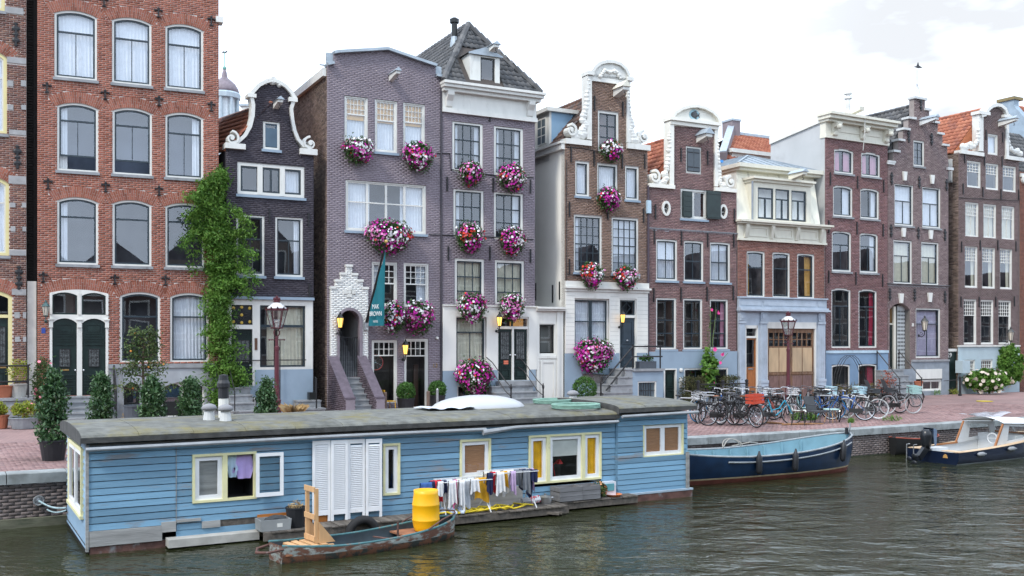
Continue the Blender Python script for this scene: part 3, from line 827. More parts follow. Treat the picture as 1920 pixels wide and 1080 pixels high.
# ---------------------------------------------------------------- house at the left edge: brick with stone bands
h=House('brick_house',-75,49,'brown brick house with pale stone bands and cream window frames at the far left');HA=h
YEL=mat('yellow_cream_paint',(.62,.55,.28),.5,.06,2)
for x0,x1,yt,yb,cu in((-50,9,-150,22,'full'),(-50,13,97,252,'full'),(-50,17,333,480,'full')):
 h.window(h.u(x0),h.u(x1),h.z(x1,yb),h.z(x1,yt),rows=[(.3,2),(.7,2)],fc=YEL,sc=WHITE,arch=.2,sill=GREYSTONE,curtain=cu,fw=.1)
 h.arch_bricks(h.u(x0)-.02,h.u(x1)+.02,h.z(x1,yt),.22,.36,m=REDBRICK)
u0,u1=h.u(-55),h.u(23);zt,zb,zd=h.z(23,545),h.z(23,741),h.z(23,596)
h.opening(arc_outline(u0,u1,zb,zt,.18))
h.arch_bricks(u0,u1,zt,.2,.4,m=REDBRICK)
fr=MB().plate(arc_outline(u0,u1,zb,zt,.18),[arc_outline(u0+.12,u1-.12,zd+.1,zt-.12,.13),arc_outline(u0+.12,u1-.12,zb,zd,0)],.02,.16).build('door_frame',YEL,h.e)
MB().prism(arc_outline(u0+.12,u1-.12,zd+.1,zt-.12,.13),.09,.1).build('pane',GLASS,fr)
door(h,u0+.12,u1-.12,zb,zd,GREENBLACK,[(.1,.9,.05,.3)],y=.1,glass=(.62,.9,.42,.88),grille=True,slot=(.8,.36))
STONE=mat('pale_sandstone',(.30,.30,.30),.85,.15,4,bump=.15)
for x0,x1,y0,y1 in((9,44,14,26),(13,49,108,119),(14,25,151,162),(39,49,151,162),(15,25,197,206),(40,49,197,206),(17,49,244,253),(16,49,330,345),(19,29,380,389),(41,49,380,389),(20,29,425,434),(42,49,425,434),(18,49,469,479),(22,49,542,553),(27,37,585,596),(43,49,585,596),(28,37,631,641),(43,49,631,641)):
 h.box('stone_band',x0,x1,y0,y1,-.03,.02,STONE);h.skip.append([(h.u(x0),h.z(x0,y1)),(h.u(x1),h.z(x0,y1)),(h.u(x1),h.z(x0,y0)),(h.u(x0),h.z(x0,y0))])
for y in(65,295,521):anchors(h,[(29+y/80,y)],'orn',.75)
h.wall([(0,-.15),(h.W,-.15),(h.W,17.5),(0,17.5)],MORTAR,brickmat('brown_red_bricks',[(.10,.05,.04),(.17,.075,.055),(.21,.10,.07),(.14,.07,.06),(.25,.14,.10)]))
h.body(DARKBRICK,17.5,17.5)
h.box('rendered_pier',51,68,527,800,.1,.4,mat('pale_render',(.5,.47,.43),.8,.12,3))
# raised stone landing with its rail and steps
u1=h.u(60,-1.5);zl=h.z(40,741)
MB().box(-1,u1,-1.7,-.02,-.1,zl-.08).build('stoop_wall',GREYSTONE,h.e);MB().box(-1,u1+.03,-1.75,-.02,zl-.08,zl).build('stoop_slab',GREYSTONE,h.e)
rail(h,'railing',[[(-1,-1.68,zl+.98),(u1-.1,-1.68,zl+.98)],[(-1,-1.68,zl+.5),(u1-.1,-1.68,zl+.5)],[(u1-.1,-1.68,zl),(u1-.1,-1.68,zl+1.02)],[(u1-.1,-1.68,zl+.98),(u1-.1,-.1,zl+.98)]],r=.028)
# ---------------------------------------------------------------- tall red brick house
h=House('red_brick_house',70,410,'tall red brick house with rows of arched windows and black double doors');HB=h
R1=[(102,182),(210,284),(310,381)]
kw=dict(rows=[(.3,1),(.7,2)],arch=.13,fw=.065,sw=.055,sill=GREYSTONE)
h.row(R1,[17,34,49],[148,159,168],curtain='full',**kw)
h.row([(107,184),(211,285),(310,381)],[190,203,214],[320,329,335],curtain=['leftthin',None,'rightthin'],open_bottom=[.42,.38,0],room=mat('pale_room',(.12,.14,.18),.9,.3,1),**kw)
h.row([(107,184),(211,284),(310,383)],[369,376,381],[495,500,502],curtain=['leftthin',None,None],rows=[(.27,1),(.73,1)],**{k:v for k,v in kw.items()if k!='rows'})
h.row([(225,300),(319,391)],[548,549],[679,680],curtain=[None,'full'],rows=[(.33,1),(.67,1)],arch=.13,fw=.065,sw=.055)
for r in((R1,[17,34,49]),([(107,184),(211,285),(310,381)],[190,203,214]),([(107,184),(211,284),(310,383)],[369,376,381]),([(225,300),(319,391)],[548,549])):
 zt=sum(h.z((a+b)/2,y)for(a,b),y in zip(*r))/len(r[1])
 for a,b in r[0]:h.arch_bricks(h.u(a)-.05,h.u(b)+.05,zt,.17,.36,m=REDBRICK)
u0,u1,um=h.u(93),h.u(203),h.u(149);zt,zb=h.z(148,543),h.z(148,742);zm,z2=h.z(148,590),h.z(148,597)
h.opening(arc_outline(u0,u1,zb,zt,.12));h.arch_bricks(u0-.05,u1+.05,zt,.17,.36,m=REDBRICK)
fr=MB().plate(arc_outline(u0,u1,zb,zt,.12),[arc_outline(u0+.07,um-.07,zm,zt-.1,.1),arc_outline(um+.07,u1-.07,zm,zt-.1,.1),arc_outline(u0+.08,um-.08,zb,z2,.16),arc_outline(um+.08,u1-.08,zb,z2,.16)],-.02,.14).build('door_frame',WHITE,h.e)
for a,b in((u0+.07,um-.07),(um+.07,u1-.07)):
 MB().plate(arc_outline(a,b,zm,zt-.1,.1),[arc_outline(a+.05,b-.05,zm+.05,zt-.15,.08)],.03,.08).build('sash',GREENBLACK,fr);MB().prism(arc_outline(a+.05,b-.05,zm+.05,zt-.15,.08),.06,.065).build('pane',GLASS,fr)
for x in(u0+.04,um,u1-.04):MB().box(x-.06,x+.06,-.07,-.02,z2-.3,z2-.05).box(x-.04,x+.04,-.05,-.021,zm,zt-.12).box(x-.09,x+.09,-.1,-.022,z2-.06,z2-.02).build('pilaster',WHITE,fr)
MB().quad((u0,.5,zb),(u1,.5,zb),(u1,.5,zt),(u0,.5,zt)).build('recess',ROOM2,fr)
for a,b,hx in((u0+.08,um-.08,.94),(um+.08,u1-.08,.06)):
 door(h,a,b,zb,z2,GREENBLACK,[(.08,.92,.03,.12),(.08,.92,.14,.2),(.08,.92,.215,.275),(.08,.92,.655,.715),(.08,.92,.73,.78),(.15,.85,.8,.93)],y=.05,arch=.16,glass=(.3,.7,.38,.6),grille=True,handle=(hx,.33),slot=(.5,.335)if hx>.5 else None)
zp=h.z(300,682)
h.box('plinth_band',203,410,682,690,-.09,.0,GREYSTONE,yref=300)
h.skip.append([(0,-.2),(h.u(92),-.2),(h.u(92),-.1),(h.u(203),zb),(h.u(203),zp),(h.W,zp),(h.W,-.2)])
ub0,ub1,ub2=h.u(232),h.u(302),h.u(383);zbt=h.z(340,716)
for a,b,nm in((ub0,h.u(262),1),(ub1,h.u(344),2),(h.u(349),ub2,3)):
 o=arc_outline(a,b,0,zbt,.15);h.holes.append(o);w=MB().plate(o,[arc_outline(a+.06,b-.06,.02,zbt-.06,.13)],.05,.14).build('basement_window',WHITE if nm>1 else BLACKPAINT,h.e)
 MB().plate(arc_outline(a+.06,b-.06,.02,zbt-.06,.13),[arc_outline(a+.12,b-.12,.5,zbt-.14,.1)],.08,.12).build('sash',BLACKPAINT,w);MB().prism(arc_outline(a+.12,b-.12,.5,zbt-.14,.1),.1,.105).build('pane',GLASS,w)
 MB().quad((a,.5,0),(b,.5,0),(b,.5,zbt),(a,.5,zbt)).build('recess',ROOM,w)
h.box('stone_plinth',203,231,690,800,-.05,.05,GREYSTONE);MB().plate([(h.u(203),-.15),(h.W,-.15),(h.W,zp-.14),(h.u(203),zp-.14)],[arc_outline(ub0,h.u(262),.0,zbt,.15),arc_outline(ub1,ub2,.0,zbt,.22)],-.045,.03).build('stone_plinth',mat('veined_stone',(.30,.32,.34),.6,.15,2,col2=(.5,.5,.5),patch=(.6,.75,2)),h.e)
h.wall([(0,-.15),(h.W,-.15),(h.W,17.6),(0,17.6)],MORTAR,REDBRICK)
BOARD=mat('tarred_boards',(.016,.013,.012),.8,.5,9,bump=.5,stretch=(1,1,6),col2=(.11,.09,.07),patch=(.62,.75,2))
h.body(BOARD,17.6,17.6)
B=MB();x0_,x1_=h.u(44,.6),.06
for i in range(150):B.box(x0_,x1_-.12,.55,.6,4.4+i*.088,4.4+i*.088+.066)
B.build('side_boards',BOARD,h.e,kind='stuff');MB().box(x0_,x1_,.6,.7,0,17.6).box(-.12,.05,.45,.6,4.4,17.6).build('gap_boarding',BOARD,h.e)
anchors(h,[(195,4),(297,24),(396,40),(88,165),(197,178),(298,190),(396,200),(90,345),(198,351),(298,358),(81,520),(215,524),(310,526)],'tee',.32)
stairs(h,h.u(120,-1.2),h.u(212,-1.2),zb,5,-1.75,-.1,GREYSTONE)
lantern(h,h.u(86),h.z(86,578),lit=False,scale=1.0,label='green-topped wall lantern beside the black doors',body=mat('verdigris',(.05,.10,.10),.5,.2,9))
MB().box(h.u(79)-.02,h.u(84)+.02,-.02,.0,h.z(81,625),h.z(81,615)).build('number_plate',mat('blue_enamel',(.03,.06,.25),.3),h.e)
ur=h.u(216,-1.0)
rail(h,'railing',[[(ur,-1.8,.95),(ur,-.1,zb+.95)],[(ur,-1.8,.5),(ur,-.1,zb+.5)],[(ur,-1.8,0),(ur,-1.8,1.0)],[(ur,-.1,zb),(ur,-.1,zb+1.0)],[(ur,-.9,zb*.45),(ur,-.9,zb*.5+.95)]],r=.022)
MB().box(h.W-.1,h.W+.14,-.12,.3,h.z(410,43),h.z(410,32)).build('gutter_end',WHITE,h.e)
# ---------------------------------------------------------------- black bell gable house
h=House('black_gable_house',424,588,'small black brick house with white scrolled bell gable');HC=h
gr=[(590,290),(566,284),(555,268),(549,250),(545,228),(543,205),(544,190),(551,187),(545,176),(534,164),(521,156),(510,153),(497,155),(484,163),(475,173),(469,181),(473,195),(473,215),(469,235),(461,252),(449,265),(432,272),(424,279)]
G=h.pts(gr)
h.window(h.u(493),h.u(525),h.z(509,281),h.z(509,227),rows=[(1,1)],fw=.09,sill=BLUEGREY,sc=mat('slate_blue_paint',(.06,.10,.14),.45),label=None)
ws=h.window(h.u(445),h.u(571),h.z(508,368),h.z(508,308),rows=[(1,3)],fw=.12,sw=.07,mw=.16,sill=BLUEGREY,curtain='rightthin')
B=MB();
for q in(1/3,2/3):x=h.u(445)+(h.u(571)-h.u(445))*q;B.box(x-.09,x+.09,.02,.07,h.z(508,366),h.z(508,310))
x=(h.u(445)+h.u(571))/2;B.build('mullion',WHITE,ws);MB().box(x-.03,x+.03,.05,.11,h.z(508,364),h.z(508,312)).build('mullion',DARKSASH,ws)
h.row([(443,496),(516,568)],[403,407],[517,519],rows=[(.38,1),(.62,2)],fw=.075,sill=BLUEGREY,curtain=[None,'rightthin'])
x0,x1=h.u(424),h.u(586);za,zb=h.z(505,562),h.z(505,786)
# timber ground floor front: door, fanlight, big window
zd0,zd1=h.z(452,724),h.z(452,617);ud0,ud1=h.u(434),h.u(473);uw0,uw1=h.u(487),h.u(572);zw0,zw1=h.z(530,688),h.z(530,573)
fan=[(ud0,zd1+.15),(ud1,zd1+.15),(ud1,zw1),(ud0,zw1)];dr=[(ud0,zd0),(ud1,zd0),(ud1,zd1),(ud0,zd1)];win=[(uw0,zw0),(uw1,zw0),(uw1,zw1),(uw0,zw1)]
zp=h.z(505,693);top=[(x0+.02,zp),(ud0-.08,zp),(ud0-.08,zd0),(ud1+.08,zd0),(ud1+.08,zp),(x1,zp),(x1,za),(x0+.02,za)]
for o in(fan,dr,win):h.holes.append(o)
fr=MB().plate(top,[fan,[(ud0,zd0+.01),(ud1,zd0+.01),(ud1,zd1),(ud0,zd1)],win],-.04,.12).build('shopfront_frame',WHITE,h.e)
MB().box(x0,x1+.03,-.14,.05,za+.001,za+.1).build('cornice',BLUEGREY,fr)
MB().plate(win,[[(uw0+.06,zw0+.06),(uw1-.06,zw0+.06),(uw1-.06,zw1-.06),(uw0+.06,zw1-.06)]],.03,.09).box(uw0,uw1,.02,.08,h.z(530,614),h.z(530,609)).build('sash',DARKSASH,fr)
zq=h.z(530,611);MB().quad((uw0,.07,zw0),(uw1,.07,zw0),(uw1,.07,zq),(uw0,.07,zq)).build('pane',GLASS,fr);MB().quad((uw0,.07,zq),(uw1,.07,zq),(uw1,.07,zw1),(uw0,.07,zw1)).build('pane',GLASS,fr)
for a,b in((.42,.98),(.18,.34)):curtain_mesh(uw0+(uw1-uw0)*a,uw0+(uw1-uw0)*b,zw0+.05,zw1-.05,.2,7 if a>.3 else 3,.025).build('curtain',CREAMCURT,fr,smooth=True)
MB().quad((x0,.8,zd0),(x1,.8,zd0),(x1,.8,za),(x0,.8,za)).build('recess',ROOM,fr)
door(h,ud0,ud1,zd0,zd1,GREENBLACK,[(.1,.9,.04,.2),(.1,.9,.22,.36),(.15,.85,.86,.96)],y=.06,glass=(.14,.86,.42,.8),grille=True,handle=(.92,.36))
MB().box(*[ud0,ud1],.06,.08,fan[0][1],fan[2][1]).build('fanlight',mat('dark_fanlight',(.02,.022,.025),.25),fr)
B=MB();cu,cz=(ud0+ud1)/2,(fan[0][1]+fan[2][1])/2
for dx,dz in((0,0),(-.28,.24),(.28,.24),(-.28,-.24),(.28,-.24),(0,.27),(0,-.27)):B.lathe([(.055,0),(.055,-.02),(.0,-.03)],8,(cu+dx,.055,cz+dz),axis='y')
B.build('star_glass',mat('yellow_glass',(.55,.36,.05),.3),fr);B=MB()
for i in range(4):
 a=PI/2*i;B.ribbon([(cu+.3*math.cos(a),cz+.28*math.sin(a)),(cu+.1*math.cos(a+PI/4),cz+.1*math.sin(a+PI/4)),(cu+.3*math.cos(a+PI/2),cz+.28*math.sin(a+PI/2))],.025,.035,.058)
B.build('star_tracery',IRON,fr)
MB().plate([(x0,-.15),(x1,-.15),(x1,zp-.002),(ud1+.08,zp-.002),(ud1+.08,zd0-.002),(ud0-.08,zd0-.002),(ud0-.08,zp-.002),(x0,zp-.002)],[[(h.u(447),h.z(463,784)),(h.u(481),h.z(463,784)),(h.u(481),h.z(463,745)),(h.u(447),h.z(463,745))]],-.05,.05).build('plinth',BLUEGREY,h.e)
w=h.window(h.u(447),h.u(481),h.z(463,784),h.z(463,745),rows=[(1,2)],sc=WHITE,room=mat('pale_room',(.12,.14,.18)),rec=-.03,curtain='full',name='basement_window')
B=MB();[B.tube([(h.u(447)+.1*i+.1,-.06,h.z(463,783)),(h.u(447)+.1*i+.1,-.06,h.z(463,746))],.012,5)for i in range(6)];B.build('window_bars',IRON,w)
h.skip.append([(0,-.3),(h.W,-.3),(h.W,za+.05),(0,za+.05)])
stairs(h,h.u(433,-.9),h.u(476,-.9),zd0-.02,4,-1.3,-.06,GREYSTONE)
ua,ub=h.u(561,-.8),h.u(604,-.8);stairs(h,ua,ub,.5,2,-1.2,-.1,GREYSTONE)
rail(h,'railing',[[(ua+.5,-1.2,.2),(ua+.5,-1.2,1.3),(ub-.1,-.3,1.3)],[(ub-.1,-.3,.4),(ub-.1,-.3,1.3)]],r=.025)
rail(h,'railing',[[(h.u(436,-.9),-1.25,.9),(h.u(436,-.9),-.1,zd0+.9),(h.u(575,-.2),-.15,zd0+.9)],[(h.u(436,-.9),-1.25,0),(h.u(436,-.9),-1.25,.92)],[(h.u(527,-.3),-.15,.2),(h.u(527,-.3),-.15,zd0+1.6)]],r=.018)
h.box('mailbox',575,587,735,760,-.35,-.08,BLACKPAINT)
MB().box(h.u(477),h.u(482),-.06,-.04,h.z(480,656),h.z(480,634)).build('bell_panel',mat('brown_plate',(.1,.05,.03),.5),fr)
h.wall([(0,-.15),(h.W,-.15)]+[(min(max(u,0),h.W),z)if i in(0,len(G)-1)else(u,z)for i,(u,z)in enumerate(G)],MORTARB,DARKBRICK)
T=MB();S=WHITE
T.ribbon(h.pts([(432,270),(446,266),(459,254),(468,238),(473,218),(474,198),(471,184)]),.12,-.12,.32)
T.ribbon(h.pts([(582,277),(568,274),(558,262),(551,245),(547,225),(545,205),(549,191)]),.12,-.12,.32)
T.ribbon(h.pts([(468,181),(474,172),(484,161),(497,154),(510,151),(522,155),(535,163),(545,174),(552,186)]),.13,-.14,.32)
for x0,x1,y0,y1 in((463,479,177,184),(540,556,184,192),(421,459,270,280),(561,593,280,291)):T.box(h.u(x0),h.u(x1),-.16,.33,h.z((x0+x1)/2,y1),h.z((x0+x1)/2,y0))
volute(T,h.p(434,260),.25,-.15,.25,-1,.075,PI*.5);volute(T,h.p(580,270),.25,-.15,.25,1,.075,PI*.5)
for dx,dy,r in((0,-5,.16),(-7,-1,.12),(7,0,.12),(-13,4,.09),(13,6,.09),(0,1,.13)):T.ball((h.u(510+dx),0,h.z(510,153+dy)),(r,.16,r*.9),7,5)
T.build('gable_trim',S,h.e)
hoist(h,517,199,.65,.19,.18)
h.box('gable_shutter',498,520,240,275,.03,.06,mat('slate_blue_paint',(.06,.10,.14)))
h.body(DARKBRICK,G[-1][1],G[0][1])
oA,oB=off_at(h,465,h.W/2),off_at(h,411,h.W/2);zA,zB=h.z(465,216,oA),h.z(411,241,oB);sl=(zB-zA)/(oB-oA);y1=oB+1.5;zf,zk=zA-sl*oA,zA+sl*y1;dz=zf-G[-1][1]+.1;U0=(0,-y1,zf-zk)
rf=MB().quad((0,.05,zf-dz),(h.W/2,.05,zf),(h.W/2,y1,zk),(0,y1,zk-dz)).quad((h.W/2,.05,zf),(h.W,.05,zf-dz),(h.W,y1,zk-dz),(h.W/2,y1,zk)).build('roof',mat('orange_deck',(.40,.13,.06),.8),h.e)
tiles(rf,(0,y1,zk-dz),U0,(h.W/2,0,dz),.24,.3,ORANGETILE);B=MB();n=int(y1/.35)
for i in range(n):q=i/n;B.tube([(h.W/2,y1*q,zf+(zk-zf)*q+.04),(h.W/2,y1*q+.4,zf+(zk-zf)*(q+1/n)+.06)],.1,6,tint=U(0,1))
B.build('ridge_tile',ORANGETILE,rf,kind='stuff')
anchors(h,[(505,405),(578,412),(580,545)],'bar',.5)
# cupola rising behind the red house
t=at(421,232,125.0)
k=125.0/F
cup=thing('church_cupola','distant grey church cupola with domed copper roof and weathervane','cupola',(t.x,t.y,0))
COP=mat('weathered_copper',(.17,.14,.16),.6,.2,2);PALE=mat('pale_blue_grey_paint',(.35,.42,.46),.6,.1,2)
zz=lambda py:CZ-(py-HZ)/F*125.0
MB().lathe([(2.3,zz(420)-zz(420)),(2.3,zz(232))],8).build('tower',PALE,cup)
MB().lathe([(1.35,zz(232)),(1.35,zz(184))],12).build('lantern_core',mat('cupola_glass',(.55,.6,.62),.3),cup)
B=MB()
for i in range(8):a=2*PI*i/8;B.lathe([(.22,zz(232)),(.2,zz(184))],8,(1.65*math.cos(a),1.65*math.sin(a),0))
B.lathe([(1.95,zz(186)),(2.0,zz(178)),(1.85,zz(175))],16).lathe([(2.1,zz(232)),(2.1,zz(228))],16).build('column',PALE,cup)
MB().lathe([(1.85,zz(176)),(1.75,zz(168)),(1.35,zz(158)),(.75,zz(150)),(.4,zz(146)),(.28,zz(136)),(.1,zz(128))],16).build('dome',COP,cup,smooth=True)
B=MB().tube([(0,0,zz(130)),(0,0,zz(98))],.06,6).ball((0,0,zz(128)),.26,8,6);B.build('finial',mat('green_copper',(.14,.32,.28),.6),cup)
MB().prism([(-.35,zz(99)),(.1,zz(100)),(.4,zz(97)),(.3,zz(95)),(.1,zz(97)),(-.2,zz(96))],-.03,.03).build('weathervane',IRON,cup)
w=at(452,222,60.0);w2=at(470,199,60.0)
rb=thing('roof_hut','small pale rooftop structure between the cupola and black gable','roof hut',(w.x,w.y,0));MB().box(0,w2.x-w.x,0,2,w.z-4,w2.z).build('hut_wall',WHITEWALL,rb);MB().box(-.1,w2.x-w.x+.1,-.1,2.1,w2.z,w2.z+.12).build('hut_roof',LEAD,rb)
def side_face(h,outline,mortar,brick=None,left=True,x=None,name='side_wall',holes=(),**kw):
 """brick face of a side wall; outline in (distance in front of the back, z) with 0 at the front corner and negative going back"""
 w=MB().plate(outline,list(holes),0,.2).build(name,mortar,h.e)
 w.location=(0 if x is None else x,0,0);w.rotation_euler=(0,0,-PI/2)
 if brick:h.lay(outline,list(holes),brick,.215,.067,.012,.008,w)
 return w
AMBER=glass_mat('amber_glass',(.85,.5,.16),.02)
AMBERWALL=mat('amber_blind',(.66,.36,.09),.8,.2,6)
# ---------------------------------------------------------------- mauve house with the stepped porch
h=House('mauve_brick_house',613,828,'mauve painted brick house with white stepped porch and teal flag');HD=h
out=h.pts([(828,147),(817,144),(817,126),(801,121.5),(725,95),(640,99),(625,101),(625,121),(613,124)])
u0,u1=0,h.W;zr=h.z(828,147)
h.row([(646,690),(703,745),(756,797)],[181,187,193],[280,286,292],rows=[(.38,5,3),(.62,1)],fc=WHITE,sc=WHITE,fw=.06,sw=.05,mw=.022,curtain='full',sill=BLUEGREY,open_bottom=[.3,0,.12])
ra=[(a,b)for a,b in((646,690),(703,745),(756,797))]
for(a,b),yt in zip(ra,(181,187,193)):
 zt=sum(h.z((p+q)/2,y)for(p,q),y in zip(ra,(181,187,193)))/3
 MB().box(h.u(a)+.12,h.u(b)-.12,.135,.15,zt-.86,zt-.1).build('amber_blind',AMBERWALL,h.e)
w=h.row([(648,799)],[341],[436],rows=[(.42,4),(.58,4)],fc=WHITE,sc=WHITE,fw=.07,sw=.05,mw=.09,curtain='sides',sill=BLUEGREY)[0]
h.row([(697,745),(757,804)],[492,493],[574,575],rows=[(.48,4,3),(.52,1)],fc=WHITE,sc=WHITE,fw=.06,sw=.05,curtain=['left','right'])
zg=h.z(720,757);zt=h.z(720,637);zt2=h.z(780,635);zg2=h.z(780,768)
h.window(h.u(697),h.u(745),zg,zt,rows=[(.22,4,2),(.78,1)],fc=WHITE,sc=WHITE,fw=.07,sw=.04,room=mat('shop_room',(.05,.045,.04),.9,.5,2),glass=GLASS2,name='shop_window')
sd=h.window(h.u(758),h.u(803),zg2,zt2,rows=[(.22,4,2),(.78,1)],fc=WHITE,sc=WHITE,fw=.07,sw=.04,room=mat('shop_room',(.05,.045,.04)),glass=GLASS2,name='shop_door')
MB().box(h.u(785),h.u(793),.5,.6,zg2,zg2+1.7).build('counter',mat('dark_wood',(.06,.03,.02),.5),sd);MB().ball((h.u(778),.45,zg2+.55),(.17,.1,.17),10,6).build('red_lamp',mat('red_shade',(.6,.03,.02),.5),sd)
# porch with an arched passage and inner stair
pout=h.pts([(618,707),(688,707),(688,542),(678,542),(678,528.5),(668,528.5),(668,516),(658,516),(658,501),(647,500.5),(647,515.5),(637,515.5),(637,528),(627,528),(627,541.5),(618,541.5)])
ai0,ai1,zb,za=h.u(634),h.u(672),h.z(653,707),h.z(653,582)
arch_in=arc_outline(ai0,ai1,zb,za,(ai1-ai0)/2-.01,12);ao=arc_outline(h.u(630),h.u(677),zb,h.z(653,577),(h.u(677)-h.u(630))/2-.01,12)
h.holes.append(arch_in)
p=MB().plate(pout,[ao],-.14,0).build('porch',mat('white_masonry_paint',(.62,.62,.59),.85,.06,3),h.e)
h.lay(pout,[ao],WHITEBRICK,.215,.067,.01,.006,p,-.14)
MB().plate(ao,[arch_in],-.19,.1).build('arch_ring',MAUVEM,p)
B=MB()
for x0,x1,y in((617,628,541),(626,638,528),(636,648,515),(646,659,500),(657,669,516),(667,679,528),(677,689,542)):B.box(h.u(x0),h.u(x1),-.18,.02,h.z(x0,y+.5),h.z(x0,y-4))
B.build('coping',WHITE,p);B=MB()
cu,cz=h.p(653,548)
for dx,dz in((0,0),(.14,0),(-.14,0),(0,.12),(0,-.12)):B.box(cu+dx-.09,cu+dx+.09,-.175,-.14,cz+dz-.07,cz+dz+.07)
B.build('cross_ornament',WHITE,p)
B=MB();B.quad((ai0,.1,zb),(ai0,2.4,zb),(ai0,2.4,za),(ai0,.1,za)).quad((ai0,2.4,zb),(ai1,2.4,zb),(ai1,2.4,za),(ai0,2.4,za)).quad((ai0,.1,za),(ai1,.1,za),(ai1,2.4,za),(ai0,2.4,za))
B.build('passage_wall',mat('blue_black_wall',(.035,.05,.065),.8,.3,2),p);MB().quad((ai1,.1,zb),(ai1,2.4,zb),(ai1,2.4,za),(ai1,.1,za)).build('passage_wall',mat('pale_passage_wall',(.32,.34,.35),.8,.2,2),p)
for i in range(9):MB().box(ai0,ai1,.1+i*.23,2.4,zb+i*.19,zb+(i+1)*.19).build('inner_step',mat('step_stone',(.20,.21,.22),.8,.2,4),p)
B=MB()
for i in range(9):x=ai0+(ai1-ai0)*(i+.5)/9;B.tube([(x,.06,zb),(x,.06,zb+1.45)],.01,5)
B.tube([(ai0,.06,zb+1.45),(ai1,.06,zb+1.45)],.015,5);B.build('gate',IRON,p)
# outer stair between two sloping brick parapets
ua,ub=h.u(657,-1.9),h.u(700,-1.9);ua=max(ua,ai0-.05);n=7
stairs(h,ua,ub,zb,n,-1.95,-.14,GREYSTONE)
for a,b in((ua-.36,ua-.02),(ub+.02,ub+.34)):
 B=MB();yprism(B,[(-.14,-.15),(-.14,zb+.72),(-2.05,.62),(-2.15,.62),(-2.15,-.15)],a,b);w=B.build('stair_parapet',MAUVEM,h.e)
 X0,X1,Z0,Z1=[],[],[],[]
 for r in range(31):
  z=r*.067;ymax=-.14-0 if z<.6 else-.14;lo=-2.15 if z+.06<.62 else-.14-(zb+.72-z-.06)/(zb+.1)*1.91
  x=-2.15+(r%2)*.107-.2
  while x<-.14:
   q0,q1=max(x,lo),min(x+.203,-.14)
   if q1-q0>.04:X0.append(q0);X1.append(q1);Z0.append(z);Z1.append(z+.055)
   x+=.215
 A=[np.array(v)for v in(X0,X1,Z0,Z1)]
 for sx,sgn in((a,1),(b,-1)):
  o=brick_mesh('brick',A[0]if sgn>0 else-A[1],A[1]if sgn>0 else-A[0],A[2],A[3],.006,brickmat('dark_mauve_bricks',[(.06,.045,.055),(.10,.075,.09),(.13,.10,.12),(.08,.06,.075)],.35),w)
  o.rotation_euler=(0,0,-PI/2 if sgn>0 else PI/2);o.location=(sx,0,0)
  if sgn>0:o.scale=(-1,1,1)
  else:o.scale=(-1,1,1)
 o=MB();yprism(o,[(-.14,zb+.725),(-2.05,.625),(-2.17,.625),(-2.17,.68),(-2.04,.68),(-.14,zb+.78)],a-.02,b+.02);o.build('parapet_coping',mat('dark_coping',(.10,.08,.10),.7,.2,6),w)
h.wall([(0,-.15),(h.W,-.15)]+out,MAUVEM,MAUVE,proud=.0035,gap=.007)
T=MB()
cop=[(613,124),(613,122.5),(625,120),(625,101),(633,99.5),(725,94),(801,120),(817,125),(817,143),(828,146)]
for a,b in zip(cop[:-1],cop[1:]):
 pa,pb=h.p(*a),h.p(*b);T.bar((pa[0],.08,pa[1]+.03),(pb[0],.08,pb[1]+.03),.5,.1,up=(0,1,0)if abs(pb[0]-pa[0])<.05 else(0,0,1))
T.build('coping',LEAD,h.e)
D_=9.5
side_face(h,[(-D_,-.15),(-.0,-.15),(-.0,h.z(613,124)-.05),(-D_,h.z(613,124)-.4)],mat('old_mortar',(.12,.095,.08),.9,.2,3),SIDEBRICK)
MB().box(-.14,.04,.05,D_,h.z(613,142),h.z(613,124)-.06).build('barge_board',WHITE,h.e)
B=MB();B.box(h.W-.25,h.W,.3,D_,0,zr-.3).box(.25,h.W-.25,D_-.25,D_,0,zr-.3);B.build('back_wall',DARKBRICK,h.e)
B=MB();B.quad((0,.3,h.z(613,126)),(h.W,.3,zr),(h.W,D_,zr),(0,D_,h.z(613,126)));B.build('roof',LEAD,h.e)
hoist(h,733,147,.75,.17,.2)
lantern(h,h.u(631),h.z(631,600),y=-.16,lit=True,scale=1.15,label='lit wall lantern on the white stepped porch')
lantern(h,h.u(755),h.z(757,650),lit=True,scale=1.15,label='lit wall lantern between the shop window and shop door')
def text_obj(body,size,m,name='lettering'):
 cu_=bpy.data.curves.new(name,'FONT');cu_.body=body;cu_.size=size;cu_.extrude=.002;cu_.align_x='CENTER';cu_.materials.append(m)
 o=bpy.data.objects.new(name,cu_);return o
def text_on(body,size,m,parent,loc,rot=(PI/2,0,0),name='lettering'):
 """flat raised lettering as a mesh"""
 o=text_obj(body,size,m,name);COL.objects.link(o)
 dg=bpy.context.evaluated_depsgraph_get();dg.update();me=bpy.data.meshes.new_from_object(o.evaluated_get(dg))
 bpy.data.objects.remove(o);q=put(name,me,parent,loc=loc);q.rotation_euler=rot
 if not me.materials:me.materials.append(m)
 return q
text_on('13',.22,mat('brass',(.4,.26,.1),.35,.2,9,metal=.8),h.e,(h.u(815.5),-.02,h.z(815,689)),name='house_number')
MB().lathe([(.06,0),(.06,-.05),(.05,-.08),(.0,-.09)],10,(h.u(819),0,h.z(819,634)),axis='y').build('camera_housing',WHITE,h.e)
MB().tube([(h.u(826.5),-.03,0),(h.u(826.5),-.03,h.z(826,150))],.035,6).build('downpipe',mat('dark_pipe',(.05,.045,.055),.5),h.e)
